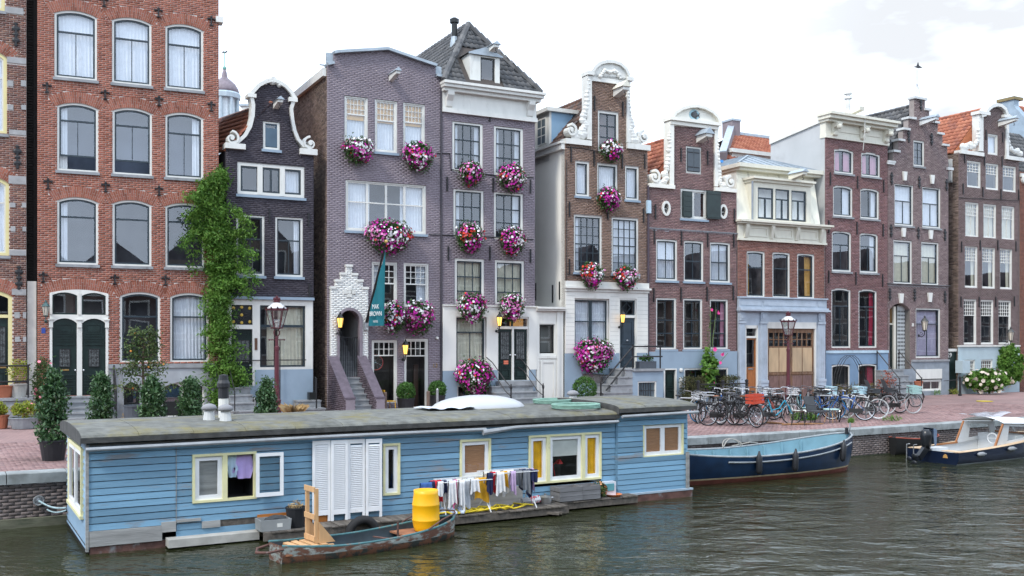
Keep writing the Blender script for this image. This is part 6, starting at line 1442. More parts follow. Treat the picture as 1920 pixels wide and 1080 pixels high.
h.row([(1809,1833),(1841.5,1866),(1875,1898)],[462,463,465],[540,541,541],rows=[(.34,5,4),(.66,1)],curtain=('rightthin',CREAMCURT),**kw)
h.row([(1807,1831),(1839,1863),(1872,1896)],[562,562,563],[646,646,645],rows=[(.34,5,4),(.66,1)],**kw)
zp=h.z(1850,650);ws_=[[(h.u(a),h.z(1850,700)),(h.u(b),h.z(1850,700)),(h.u(b),h.z(1850,674)),(h.u(a),h.z(1850,674))]for a,b in((1807,1827),(1838,1860),(1870,1890))]
MB().plate([(-.05,-.15),(h.W,-.15),(h.W,zp),(-.05,zp)],ws_,-.05,0).build('plinth',mat('pale_blue_plinth',(.36,.44,.47),.6,.07,2),h.e);MB().box(-.1,h.W,-.12,.0,zp,zp+.08).build('plinth_band',WHITE,h.e)
h.holes+=ws_;h.skip.append([(-1,-.3),(h.W,-.3),(h.W,zp),(-1,zp)])
for o in ws_:h.window(o[0][0],o[1][0],o[0][1],o[2][1],rows=[(1,5,3)],cut=False,rec=-.02,name='basement_window',room=mat('red_room',(.3,.03,.03),.8),**kw)
h.wall([(0,-.15),(h.W,-.15)]+G,MORTARD,brickmat('dark_brown_bricks',[(.12,.085,.08),(.165,.118,.112),(.175,.125,.12),(.13,.09,.088),(.20,.15,.14)]))
T=MB();zL,zR=G[-1][1],G[0][1]
T.ribbon(h.pts([(1836,218),(1843,216),(1849,206),(1856,200),(1865,197.5),(1873,199),(1881,206),(1885,217),(1890,220)]),.18,-.18,.34)
T.box(h.u(1831),h.u(1851),-.2,.34,h.z(1841,216),h.z(1841,210)).box(h.u(1877),h.u(1892),-.2,.34,h.z(1885,222),h.z(1885,217))
T.box(h.u(1833),h.u(1841),-.1,.33,h.z(1837,284),h.z(1837,214)).box(h.u(1884),h.u(1889),-.1,.33,h.z(1886,294),h.z(1886,220))
T.box(h.u(1799),h.u(1842),-.12,.33,h.z(1820,291),h.z(1820,284)).box(h.u(1883),h.u(1917),-.12,.33,h.z(1900,301),h.z(1900,294))
scroll_orn(T,h.pts([(1804,278),(1812,272),(1824,276),(1831,264),(1834,245)]),-.04,.26,.12,12,11);scroll_orn(T,h.pts([(1912,289),(1905,283),(1896,284),(1891,272),(1888,250)]),-.04,.22,.12,12,12)
T.build('gable_trim',WHITE,h.e)
hoist(h,1874,233,1.0,.26,.24)
anchors(h,[(1808,296),(1845,301),(1878,303),(1848,253),(1879,258),(1805,354),(1842,360),(1876,364),(1909,365),(1802,463),(1837,460),(1870,460),(1904,462),(1801,566),(1835,566),(1866,566),(1901,565)],'bar',.55)
MB().tube([(0,-.03,h.z(1799,371)),(h.W,-.03,h.z(1900,375))],.015,5).build('cable',IRON,h.e)
D_=8.0
side_face(h,[(-D_,-.15),(0,-.15),(0,zL-.05),(-D_,zL-.05)],mat('old_mortar',(.12,.095,.08)),SIDEBRICK)
B=MB();B.box(h.W-.25,h.W,.3,D_,0,zR).box(.25,h.W-.25,D_-.25,D_,0,zR-.3);B.build('back_wall',DARKBRICK,h.e)
gable_roof(h,0,h.W,zL,zR,h.W/2,h.z(1862,206),.35,9.0,ORANGETILE)
o0,o1=off_at(h,1798,0),off_at(h,1784,0);z0,z1=h.z(1795,340,o0),h.z(1795,300,o0)
dm=MB().box(-.12,.1,.35,o1+1.2,z0,z0+.12).box(-.12,.1,.35,o1+1.2,z1,z1+.12).box(-.12,.1,.35,.5,z0,z1).box(-.12,.1,o1+1.05,o1+1.2,z0,z1).build('side_window',WHITE,h.e);MB().quad((-.05,.4,z0),(-.05,o1+1.1,z0),(-.05,o1+1.1,z1),(-.05,.4,z1)).build('pane',mat('grey_pane',(.10,.13,.15)),dm)
# door in the gap, with painted number
gp0=h.u(1774);MB().box(gp0-.1,0,.25,.5,0,h.z(1785,654)).build('gap_wall',WHITEWALL,h.e)
d=MB().box(h.u(1775,.15),h.u(1792,.15),.12,.2,0,h.z(1783,660,.15)).build('gap_door',GREENBLACK,h.e);MB().box(h.u(1773,.1),h.u(1797,.1),.08,.24,h.z(1783,659,.1),h.z(1783,654,.1)).build('door_head',WHITE,h.e)
text_on('29',.34,WHITE,d,(h.u(1781,.1),.112,h.z(1781,670,.1)),name='house_number')
MB().box(h.u(1797,-.3),h.u(1811,-.3),-.55,-.12,h.z(1804,699,-.3),h.z(1804,676,-.3)).build('meter_cabinet',mat('pale_blue_plinth',(.36,.44,.47)),h.e)
lantern(h,h.u(1883),h.z(1883,626),lit=False,scale=1.5,label='dark wall lantern above the climbing plant')
# ---------------------------------------------------------------- right edge
h=House('rust_brick_house',1912,2010,'rust red brick house cut off by the right edge, below black and red tiled roofs');HM=h
zt=h.z(1915,322)
h.wall([(0,-.15),(h.W,-.15),(h.W,zt),(0,zt)],MORTARD,brickmat('rust_bricks',[(.13,.05,.035),(.18,.07,.045),(.21,.085,.055)]))
volute(B:=MB(),h.p(1919,338),.3,-.14,.2,1,.14);B.box(0,h.W,-.1,.33,zt-.3,zt-.1);B.build('gable_trim',WHITE,h.e)
B=MB();B.box(0,.25,.3,8,0,zt).box(h.W-.25,h.W,.3,8,0,zt);B.build('side_wall',DARKBRICK,h.e)
za=h.z(1905,250,3)
r=MB().quad((-1.2,.4,zt-.3),(h.W,.4,zt-.3),(h.W,3.2,za),(-1.2,3.2,za)).build('roof',mat('roof_boards',(.06,.05,.045)),h.e);tiles(r,(-1.2,.4,zt-.3),(h.W+1.2,0,0),(0,2.8,za-zt+.3),.25,.33,DARKTILE,limit=60)
h3=Plane(h.world(-2.0,5.0,0).xy,.56,0);e=thing('rear_orange_roof_house','steep red tiled roof with grey chimney stack at the upper right edge','house',(h3.O.x,h3.O.y,0),h3.rz)
a,b,z0,z1=h3.u(1899,3),h3.u(2060),h3.z(1905,262),h3.z(1915,196,3)
MB().box(a,b,.1,6,0,z0).build('wall',DARKBRICK,e);r=MB().quad((a,0,z0),(b,0,z0),(b,3.4,z1),(a,3.4,z1)).build('roof',mat('roof_boards',(.06,.05,.045)),e);tiles(r,(a,0,z0),(b-a,0,0),(0,3.4,z1-z0),.25,.33,REDTILE,limit=120)
yprism(B:=MB(),[(-.1,z0-.3),(2.6,z1-.3),(2.6,z1+.1),(3.6,z1+.1),(3.6,z0-.3)],a-.5,a+.05);B.build('parapet',mat('blue_grey_lead',(.25,.32,.38),.6),e);MB().box(a-.6,a+.4,2.5,3.8,z1+.1,z1+.3).build('chimney_cap',mat('mossy_stone',(.2,.16,.08),.9),e)
# ---------------------------------------------------------------- the bank behind the camera, seen only as reflections in glass and water
def far_bank():
 m=ramp_mat('far_bank_walls',[(.10,.06,.05),(.16,.09,.07),(.07,.055,.06),(.2,.15,.12),(.6,.6,.56),(.02,.022,.025),(.12,.11,.1)],.8,.2,.3,pos=[0,.15,.3,.45,.6,.75,.9])
 B=MB();rn=random.Random(5);d=Vector((1,.52)).normalized();n=Vector((-d.y,d.x));O=Vector((0,-24));x=-110.0
 def P(a,b):v=O+d*a+n*b;return v.x,v.y
 while x<190:
  w=rn.uniform(5,7.5);hh=rn.uniform(9.5,13.5);t=rn.choice([.05,.2,.35,.5])
  c=[P(x,0),P(x+w-.02,0),P(x+w-.02,-9),P(x,-9)];v=[(a,b,.5)for a,b in c]+[(a,b,hh)for a,b in c]
  B.add(v,[(0,1,5,4),(1,2,6,5),(2,3,7,6),(3,0,4,7),(4,5,6,7)],t)
  m1,m2=P(x+w/2,-.1),P(x+w/2,-8.9);B.add([v[4],v[5],(m1[0],m1[1],hh+2.6),v[7],v[6],(m2[0],m2[1],hh+2.6)],[(0,1,2),(0,2,5,3),(1,4,5,2)],.35)
  for k in range(3):
   for f in range(4):
    a0,a1,z0=x+w*(.12+.28*k),x+w*(.32+.28*k),2.3+f*(hh-2.5)/4;z1=z0+(hh-2.5)/4*.68
    for g,tt,o in((.14,.65,.06),(0,.8,.1)):
     q=[P(a0-g,o),P(a1+g,o),P(a1+g,o),P(a0-g,o)];B.add([(q[0][0],q[0][1],z0-g),(q[1][0],q[1][1],z0-g),(q[2][0],q[2][1],z1+g),(q[3][0],q[3][1],z1+g)],[(0,1,2,3)],tt)
  x+=w
 e=[P(-120,8),P(200,8),P(200,-.0),P(-120,-.0)];B.add([(a,b,.95)for a,b in e]+[(a,b,-.2)for a,b in e],[(0,1,2,3),(0,4,5,1)],.95)
 B.build('far_bank',m,kind='structure')
far_bank()
# ---------------------------------------------------------------- quay wall with its coping stones
qx0,qx1=-9.01,quay(-9.01)
QL=Plane((qx0,qx1),QS,0)
qw=thing('quay_wall','brick quay wall with grey coping stones along the canal','quay wall',(qx0,qx1,0),QL.rz)
KERB=mat('coping_granite',(.25,.27,.27),.85,.25,3,bump=.2,bscale=25,col2=(.12,.125,.12),patch=(.5,.7,1.2))
a=-14.0
while a<62:
 l=U(1.05,1.35)if a<45 else 6.0
 x0,x1=QL.world(a,0,0).x,QL.world(a+l,0,0).x;z0,z1=st(x0),st(x1);j=U(-.004,.004)
 vs=[]
 for z_,b in((-.2,0),(0,1)):
  pass
 g=.008;c=.018
 prof=[(-.03,-.21),(-.03,-.018),(-.012,0),(.44,0),(.44,-.21)]
 V=[(a+g,y+j,z0+z)for y,z in prof]+[(a+l-g,y+j,z1+z)for y,z in prof]
 MB().add(V,[(0,1,2,3,4)[::-1],(5,6,7,8,9)]+[(i,i+1,i+6,i+5)for i in range(4)]+[(4,0,5,9)]).build('coping_stone',KERB,qw);a+=l
QB=ramp_mat('quay_bricks',[(.12,.098,.092),(.155,.126,.118),(.185,.152,.145),(.14,.115,.11),(.22,.19,.18)],.8,.45,.5,.15,streak=(1.2,1,.5))
core=MB().box(-60,110,.03,.6,-1,.70).build('quay_core',mat('quay_mortar',(.24,.21,.20),.9,.3,2),qw)
QL_h=House.lay
class _Q:pass
X0,X1,Z0,Z1=[],[],[],[]
for r in range(11):
 z=.02+r*.067
 for k in range(-70,190):
  x=k*.215+(r%2)*.107
  top=st(QL.world(x,0,0).x)-.215
  if z+.055<=top+.02:X0.append(x);X1.append(x+.209);Z0.append(z);Z1.append(min(z+.061,top))
for r in range(11,13):
 z=.02+r*.067
 for k in range(-70,190):
  x=k*.215+(r%2)*.107;top=st(QL.world(x,0,0).x)-.215
  if z<top-.02:X0.append(x);X1.append(x+.209);Z0.append(z);Z1.append(min(z+.061,top))
brick_mesh('brick',*[np.array(v)for v in(X0,X1,Z0,Z1)],.006,QB,core,.03)
MB().box(-60,2.2,-.14,.0,-.3,.17).build('wet_timber',mat('algae_timber',(.13,.13,.09),.7,.3,3,stretch=(1,5,5),col2=(.04,.05,.03),patch=(.5,.7,2)),qw)
MB().box(2.2,110,-.05,.0,-.3,.03).build('waterline_growth',mat('algae',(.03,.035,.02),.7,.3,3),qw)
u,z=QL.p(72,938);B=MB().lathe([(.08,0),(.08,-.03),(.0,-.05)],8,(u,0,z),axis='y').tube([(u+.09*math.cos(t),-.06,z+.09*math.sin(t))for t in np.linspace(0,2*PI,13)[:-1]],.018,6,closed=True);B.build('mooring_ring',mat('galvanised',(.35,.36,.37),.45,.2,9,metal=.6),qw)
rope=thing('mooring_rope','pale blue mooring rope from the quay ring to the houseboat corner','rope',tuple(QL.world(u,-.08,z)));e=at(124,952,19.6)-Vector(QL.world(u,-.08,z))
MB().tube([tuple(e*t+Vector((0,0,-.06*math.sin(PI*t))))for t in np.linspace(0,1,9)],.018,6).tube([tuple(e*t+Vector((0,0,-.05-.1*math.sin(PI*t))))for t in np.linspace(.3,1,7)],.014,6).build('strand',mat('pale_rope',(.35,.47,.5),.8,.2,20),rope)
# ---------------------------------------------------------------- street lamps
MAROON=mat('maroon_paint',(.085,.02,.028),.4,.15,5)
def street_lamp(px,py,label):
 g=gp(px,py);t=thing('street_lamp',label,'street lamp',tuple(g),.3,'crowned lamp posts')
 MB().lathe([(.2,0),(.2,.12),(.15,.18),(.16,.3),(.13,.5),(.14,.62),(.1,.68),(.085,1.0),(.075,2.3),(.085,2.32),(.085,2.42),(.06,2.45),(.05,2.7),(.06,2.74),(.045,2.78)],12,(0,0,0)).build('pole',MAROON,t,smooth=False)
 MB().tube([(-.24,0,2.66),(.24,0,2.66)],.018,6).ball((-.25,0,2.66),.03,6,4).ball((.25,0,2.66),.03,6,4).build('ladder_bar',MAROON,t)
 B=MB()
 for i in range(4):
  a=PI/4+PI/2*i;c,s=math.cos(a),math.sin(a);B.tube([(.02*c,.02*s,2.76),(.12*c,.12*s,2.85),(.13*c,.13*s,2.93),(.06*c,.06*s,3.0),(.17*c,.17*s,3.06)],.018,5)
 B.build('bracket',MAROON,t)
 r0,r1,z0,z1=.19,.36,3.06,3.68;n=6;F_=MB();G=MB()
 for i in range(n):
  a,b=2*PI*i/n,2*PI*(i+1)/n;p=[(r0*math.cos(a),r0*math.sin(a),z0),(r0*math.cos(b),r0*math.sin(b),z0),(r1*math.cos(b),r1*math.sin(b),z1),(r1*math.cos(a),r1*math.sin(a),z1)]
  MB().quad(*p).build('lantern_pane',glass_mat('lamp_glass',(.85,.86,.86),.10),t);F_.bar(p[0],p[3],.025);F_.bar(p[0],p[1],.03);F_.bar(p[3],p[2],.045,.06)
 F_.lathe([(.0,z0-.02),(r0,z0-.02),(r0,z0)],6)
 for i in range(12):
  a=2*PI*i/12;F_.prism([(-.05,0),(.05,0),(0,.11)],-.01,.01);k=len(F_.v)-6
  for q in range(k,k+6):x,y,z=F_.v[q];F_.v[q]=((r1+.03+z*.4)*math.cos(a)-x*math.sin(a),(r1+.03+z*.4)*math.sin(a)+x*math.cos(a),z1+z)
 F_.build('lantern_frame',MAROON,t)
 MB().lathe([(.35,z1+.02),(.28,z1+.1),(.16,z1+.2),(.1,z1+.24)],12).build('lantern_hood',mat('frosted_hood',(.6,.6,.6),.25,.1,5),t,smooth=True)
 B=MB().lathe([(.13,z1+.2),(.1,z1+.25),(.13,z1+.27),(.07,z1+.32)],10)
 for i in range(6):a=2*PI*i/6;B.ball((.085*math.cos(a),.085*math.sin(a),z1+.36),(.04,.04,.06),6,4)
 B.ball((0,0,z1+.42),.05,6,5).lathe([(.1,z1+.3),(.1,z1+.34),(.0,z1+.4)],8);B.build('crown',MAROON,t)
 MB().lathe([(.05,z0),(.05,z0+.16),(.08,z0+.2),(.03,z0+.26)],8).build('burner',mat('pale_burner',(.5,.5,.48),.4),t)
 return t
street_lamp(519,785,'maroon crowned street lamp before the black gable house')
street_lamp(1478,754,'maroon crowned street lamp among the bicycles before the wooden garage doors')
# ---------------------------------------------------------------- flower baskets
BLOOM=ramp_mat('petunia_petals',[(.46,.016,.30),(.56,.03,.36),(.70,.24,.50),(.80,.80,.80),(.72,.70,.74),(.62,.05,.03)],.6,0,pos=[0,.2,.42,.58,.82,.92],transl=.15)
BASKL=ramp_mat('basket_leaves',[(.025,.06,.015),(.05,.11,.03),(.09,.17,.05)],.6,.2,3,transl=.25)
def basket(h,px,py,w,hh,label,seed,mix=(.40,.14,.30,.16),box=True):
 off=-.32;k=h.mpp(px);c=Vector(h.world(h.u(px,off),off,h.z(px,py,off)));rx,rz=w*k/2*1.02,hh*k/2*1.02;ry=min(rx,.36)
 t=thing('flower_basket',label,'flower basket',tuple(c),h.rz,'flower baskets on the facades')
 rng=np.random.default_rng(seed);n=int(500*rx*rz/.35)+170
 P,D=shell_pts(n,(0,0,0),(rx*.88,ry*.8,rz*.88),.55);P[:,2]-=.1*rz*(np.abs(P[:,0]/rx)<.5)
 leaves('foliage',P*(1.02,1,1.06),(.07,.05,.08),5,.095,BASKL,t,kind='stuff')
 m=int(560*rx*rz/.4)+170;P,D=shell_pts(m,(0,-.02,0),(rx*.96,ry,rz*.96),.80)
 lump=rng.normal(0,1,(14,3));lump/=np.linalg.norm(lump,axis=1)[:,None];P*=(.84+.22*np.clip((D@lump.T).max(1)*2.2-1.1,0,1))[:,None];P+=rng.normal(0,.045,P.shape);zn=P[:,2]/rz;keep=(rng.uniform(0,1,m)<np.clip(.95-.8*(zn-.1),.12,1))&(P[:,1]<.15);P,D=P[keep],D[keep];zn=zn[keep];xn=P[:,0]/rx
 cl=rng.normal(0,1,(9,3))*(rx,ry,rz)*.6;kind=rng.choice(4,9,p=mix);kind[:2]=(0,2)
 d2=((P[:,None,:]-cl[None])**2).sum(2);zf=np.clip(-P[:,2]/rz,0,1);P[:,0]=P[:,0]*(1.06-.42*zf)+rng.normal()*.16*rx*zf;P[:,2]-=.22*rz*(zf>.45)*rng.uniform(0,1,len(P))**2;near=kind[d2.argmin(1)];rnd=rng.choice(4,len(P),p=mix);pick=np.where(rng.uniform(0,1,len(P))<.55,near,rnd);pick=np.where((zn<-.45)&(rng.uniform(0,1,len(P))<.5),0,pick)
 lut=np.array([.1,.5,.7,.96]);tint=lut[pick]+np.where(pick==0,rng.uniform(-.09,.28,len(P)),0)
 discs('blossom',P,D,.047,np.clip(tint,0,.99),BLOOM,t,kind='stuff')
 if box:MB().box(-rx*.7,rx*.7,.08,.3,-.1,.12).bar((-rx*.6,.3,-.05),(-rx*.6,.0,-.1),.02).build('planter_box',BLACKPAINT,t)
 return t
bl=[(HD,672,279,60,46,'flower basket under the left top window of the mauve house'),(HD,784,291,58,54,'flower basket under the right top window of the mauve house'),(HD,730,440,92,62,'wide flower basket under the broad white window above the teal flag'),(HD,739,592,40,54,'flower basket half hidden behind the teal flag'),(HD,786,592,58,60,'flower basket right of the teal flag above the shop door'),(HE,884,324,48,44,'flower basket on the top left window below the grey tiled roof'),(HE,960,332,54,50,'flower basket on the top right window below the grey tiled roof'),(HE,881,443,54,56,'flower basket on the middle left window of the hip roofed house'),(HE,961,450,50,52,'flower basket on the middle right window of the hip roofed house'),(HE,886,575,56,54,'flower basket above the white ground floor window with cream curtains'),(HE,960,574,48,50,'flower basket above the dark double doors'),(HE,890,704,78,68,'large flower basket low on the white front left of the double doors'),(HF,1147,280,42,36,'small flower basket on the gable window of the brown house'),(HF,1142,371,46,44,'flower basket on the middle window of the brown gable house'),(HF,1110,514,44,46,'flower basket on the tall left window above the white ledge'),(HF,1174,518,46,44,'flower basket on the tall right window above the white ledge'),(HF,1115,663,84,64,'large flower basket beside the slate blue door')]
for i,b in enumerate(bl):basket(*b,seed=100+i,mix=[(.32,.14,.38,.16),(.42,.16,.32,.10),(.30,.2,.36,.14)][i%3])
# ---------------------------------------------------------------- flag on the stepped porch
def flag():
 h=HD;tipo=-1.3
 b=Vector((h.u(686,-.15),-.15,h.z(686,609,-.15)));tip=Vector((h.u(723,tipo),tipo,h.z(723,456,tipo)))
 t=thing('flagpole','black flagpole with teal hanging flag lettered in white','flag',tuple(h.world(b.x,b.y,b.z)),h.rz);d=tip-b
 MB().tube([(0,0,0),tuple(d)],[.055,.035],8).build('pole',BLACKPAINT,t);MB().ball(tuple(d*1.02),.07,8,6).build('pole_ball',mat('gilt',(.6,.42,.15),.3,.1,9,metal=.7),t)
 MB().box(-.08,.08,-.08,.15,-.2,.08).tube([(0,.1,-.12),(.02,-.1,-.16),(0,0,0)],.03,6).build('bracket',mat('galvanised',(.35,.36,.37)),t)
 e=Vector((d.x,d.y,0)).normalized();L=math.hypot(d.x,d.y);zb=h.z(708,611,-.7)-b.z;P=[]
 nrm=Vector((e.y,-e.x,0));nrm=nrm if nrm.dot(Vector((-.3,-1,0)))>0 else-nrm
 for i in range(13):
  q=.2+.8*i/12;zt=d.z*(q*.94-.02);x=L*q;col=[]
  for j in range(9):r=j/8;col.append(e*x+Vector((0,0,zt+(zb-zt)*r))+nrm*(.05*math.sin(i*1.1+r*1.2)*(.3+r)))
  P.append(col)
 TEAL=mat('teal_cloth',(.006,.125,.16),.75,.08,3)
 f=MB().grid(P).build('flag_cloth',TEAL,t,smooth=True);ang=math.atan2(e.y,e.x);W=mat('flag_print',(.72,.74,.74),.7)
 for s,sz,zz in(('MAK',.235,.62),('BROWN',.235,.36),('HOTEL',.11,.12)):
  p=e*L*.61+Vector((0,0,zb+zz))+nrm*.10;q=text_on(s,sz,W,t,tuple(p),(PI/2,0,ang));q.scale=(.84,1,1)
flag()
# ---------------------------------------------------------------- plants
LEAFD=ramp_mat('laurel_leaves',[(.018,.05,.018),(.032,.085,.028),(.055,.125,.042),(.085,.165,.055)],.45,.15,3,transl=.2,spec=.5)
LEAFM=ramp_mat('wisteria_leaves',[(.05,.12,.02),(.095,.21,.035),(.15,.30,.05),(.24,.38,.09)],.55,.15,2,transl=.4)
LEAFY=ramp_mat('yellow_green_leaves',[(.10,.16,.02),(.24,.30,.03),(.38,.40,.06),(.22,.12,.06)],.6,.1,3,transl=.3)
LEAFB=ramp_mat('box_leaves',[(.03,.08,.015),(.06,.15,.03),(.10,.21,.045)],.55,.12,3,transl=.25)
LEAFP=ramp_mat('pear_leaves',[(.03,.055,.02),(.055,.10,.03),(.09,.14,.045),(.14,.16,.06)],.6,.12,3,transl=.25)
DRY=ramp_mat('dry_grass',[(.30,.19,.08),(.42,.29,.14),(.5,.38,.2)],.8,.1)
REDL=ramp_mat('red_leaves',[(.25,.05,.03),(.34,.09,.05),(.2,.07,.04)],.6,.1,transl=.2)
BARK=mat('bark',(.09,.065,.045),.9,.3,8,bump=.3)
TERRA=mat('terracotta',(.38,.13,.07),.8,.15,4)
POT=mat('black_plastic_pot',(.018,.019,.022),.45,.15,5)
ZINC=mat('zinc_tub',(.28,.31,.33),.5,.2,4,metal=.4)
CONC=mat('concrete_pot',(.38,.37,.34),.85,.15,4,bump=.2)
def pot(t,r0,r1,hh,m,name='pot',c=(0,0)):
 return MB().lathe([(r0,0),(r1,hh),(r1*1.06,hh),(r1*1.06,hh*1.08),(r1*.95,hh*1.08),(r1*.9,hh*.9),(0,hh*.9)],16,(c[0],c[1],0)).build(name,m,t,smooth=False)
def clump(n,c,r):d=RNG.normal(0,1,(n,3));d/=np.linalg.norm(d,axis=1)[:,None];return np.asarray(c)+d*RNG.uniform(.3,1,n)[:,None]**.5*np.asarray(r)
def laurel(px,py,hgt,w,label,ph=.42):
 g=gp(px,py);t=thing('laurel_column',label,'potted shrub',tuple(g),0,'laurel columns along the quay');pot(t,.22,.29,ph,POT)
 n=150;z=RNG.uniform(0,1,n);rad=w/2*(np.minimum(1,2.4*(1-z))**.6)*(.82+.18*np.sin(z*15+px));a=RNG.uniform(0,2*PI,n);q=RNG.uniform(.35,1,n)**.5
 P=np.stack([rad*q*np.cos(a),rad*q*np.sin(a),ph+.02+z*(hgt-ph)],1)
 leaves('crown',P,(.07,.07,.09),22,.105,LEAFD,t,up=.5,aspect=.42,kind='stuff')
 MB().tube([(0,0,ph*.9),(.02,.01,hgt*.6)],.03,6).build('trunk',BARK,t)
laurel(100,863,1.84,.60,'leafy laurel column in black pot at the quay edge beside the houseboat')
laurel(190,824,1.62,.58,'laurel column in front of the stone steps of the black double doors')
laurel(286,822,1.52,.62,'laurel column beside the grey cylinder pot and espalier tree')
laurel(358,820,1.50,.60,'laurel column before the black basement door of the red house')
laurel(501,812,1.42,.56,'laurel column left of the maroon lamp post before the black house')
def wisteria():
 h=HB;t=thing('climbing_wisteria','tall green climber hanging at the corner of red and black houses','climbing plant',tuple(h.world(h.u(405),-.25,0)),h.rz);u0=h.u(405);P=[]
 spine=[(410,335,16),(396,350,28),(390,372,36),(398,395,44),(402,420,48),(404,445,50),(412,470,52),(416,500,52),(420,530,44),(412,560,36),(410,590,30),(412,620,32),(416,655,34),(418,690,40),(420,722,44),(414,745,26)]
 for i,(x,y,r)in enumerate(spine):
  for k in range(38):
   a,b=RNG.normal(0,.44,2);px,py=x+a*r*.95,y+b*17;dep=-.15-abs(RNG.normal(0,.22))*(1-min(1,abs(a)));P.append((h.u(px,dep)-u0,dep+.25,h.z(px,py,dep)))
 for bx,by,ex,ey in((380,420,343,455),(384,395,352,400),(430,440,470,428),(440,490,482,520),(430,470,478,470),(395,345,366,370),(432,520,470,545),(440,395,468,415),(430,690,466,705)):
  for k in range(11):q=k/10;dep=-.3-.25*q;P.append((h.u(bx+(ex-bx)*q,dep)-u0,dep+.25,h.z(0+bx,by+(ey-by)*q+8*q*q,dep)))
 P=np.array(P);P[:,1]=np.minimum(P[:,1],.2)
 low=P[:,2]<2.6
 leaves('crown',P[~low],(.10,.06,.10),34,.13,LEAFM,t,up=-.6,aspect=.36,kind='stuff');leaves('crown',P[low],(.12,.08,.12),30,.11,LEAFM,t,up=.1,aspect=.5,kind='stuff')
 z=lambda y:h.z(410,y)
 MB().tube([(h.u(414)-u0,.05,0),(h.u(410)-u0,.1,z(650)),(h.u(416)-u0,.12,z(560)),(h.u(404)-u0,.15,z(450)),(h.u(400)-u0,.18,z(350))],[.06,.05,.045,.035,.02],7).tube([(h.u(418)-u0,.0,0),(h.u(424)-u0,.08,z(640)),(h.u(412)-u0,.12,z(500))],[.04,.03,.02],6).build('trunk',BARK,t)
wisteria()
def espalier():
 g=gp(268,806);t=thing('espalier_pear','small espalier fruit tree with flat tiers before the red house window','tree',tuple(g),HB.rz);k=(g.y/F)
 zz=lambda y:CZ-(y-HZ)*k-g.z
 B=MB().tube([(0,0,0),(.02,0,zz(740)),(0,.02,zz(680)),(.03,0,zz(640))],[.05,.045,.035,.02],7);P=[]
 for y,lx,rx,r in((728,-42,46,12),(700,-36,30,9),(685,-20,34,10),(665,-26,22,12),(645,-22,24,12),(630,-16,22,10)):
  for e in(lx,rx):
   B.tube([(0,0,zz(y+6)),(e*k*.5,.02,zz(y+2)),(e*k,0,zz(y-3))],[.025,.018,.01],5)
   for q in np.linspace(.2,1,7):P.append((e*k*q+U(-.06,.06),U(-.1,.1),zz(y-1+U(-r,r)*.7)))
 B.build('trunk',BARK,t);leaves('crown',P,(.10,.10,.09),30,.085,LEAFP,t,aspect=.55,kind='stuff');Fr=MB()
 for _ in range(6):p=random.choice(P);Fr.ball((p[0],p[1]-.12,p[2]),.03,6,5)
 Fr.build('fruit',mat('orange_fruit',(.55,.22,.04),.5,.2,5),t,kind='stuff')
espalier()
def shrub(name,cat,px,py,wpx,tpy,label,m,potm=None,ph=0,pw=0,size=.07,n=70,per=16,z=None,flowers=None,base=None,group=None,aspect=.5,dpt=None):
 g=base or gp(px,py,z);k=g.y/F;w=wpx*k;H=(py-tpy)*k;t=thing(name,label,cat,tuple(g),0,group)
 if potm:pot(t,pw*.8,pw,ph,potm)
 P=clump(n,(0,0,ph+(H-ph)*.52),(w/2*.86,(dpt or w)/2*.8,(H-ph)/2*.85));leaves('foliage',P,(.05,.05,.05),per,size,m,t,kind='stuff',aspect=aspect)
 if flowers:
  P,D=shell_pts(flowers[1],(0,0,ph+(H-ph)*.52),(w/2,(dpt or w)/2,(H-ph)/2),.85);q=P[:,1]<.1;discs('blossom',P[q],D[q],flowers[2],np.full(q.sum(),.5),flowers[0],t,kind='stuff')
 return t
PINKF=mat('pink_petals',(.75,.22,.28),.6);ROSEF=mat('cerise_petals',(.62,.04,.22),.6)
def landing(px,py):p=HA.world(HA.u(px,-1.3),-1.3,HA.z(40,741));return Vector(p)
shrub('rose_bush','shrub',80,745,50,636,'pink flowering rose bush beside the black double doors',LEAFP,base=HB.world(HB.u(82,-1.2),-1.2,.3),n=120,per=18,size=.075,flowers=(PINKF,14,.06),dpt=.5)
b=landing(35,0);shrub('potted_bush','potted shrub',35,745,44,668,'loose yellowish shrub in pale concrete pot on the stone landing',LEAFY,CONC,.38,.25,base=b,n=50,per=12,size=.07)
b=landing(8,0);t=thing('terracotta_pot','broad terracotta basket pot on the stone landing','pot',tuple(b));pot(t,.2,.3,.34,TERRA)
shrub('tub_plant','potted shrub',45,803,50,752,'yellow green plant in round zinc tub on the street',LEAFY,ZINC,.3,.40,n=60,per=16,size=.09,flowers=(PINKF,10,.03))
shrub('tub_plant','potted shrub',0,803,24,755,'yellow green plant in terracotta pot at the left picture edge',LEAFY,TERRA,.36,.24,n=40,per=14,size=.09)
g=gp(256,801);t=thing('planter','large dark grey cylinder planter beside the espalier tree','planter',tuple(g));pot(t,.34,.36,.62,mat('dark_grey_planter',(.06,.07,.085),.6,.1,5));leaves('grass',clump(20,(-.35,0,.25),(.1,.1,.2)),(.04,.04,.06),8,.12,DRY,t,aspect=.15,kind='stuff')
g=gp(550,792);t=thing('dry_grass_planter','tuft of dry straw coloured grass in a low tray by the black house','planter',tuple(g));MB().box(-.5,.45,-.2,.2,0,.14).build('tray',mat('white_red_tray',(.6,.45,.4),.6),t)
V=[];Fq=[];n=260
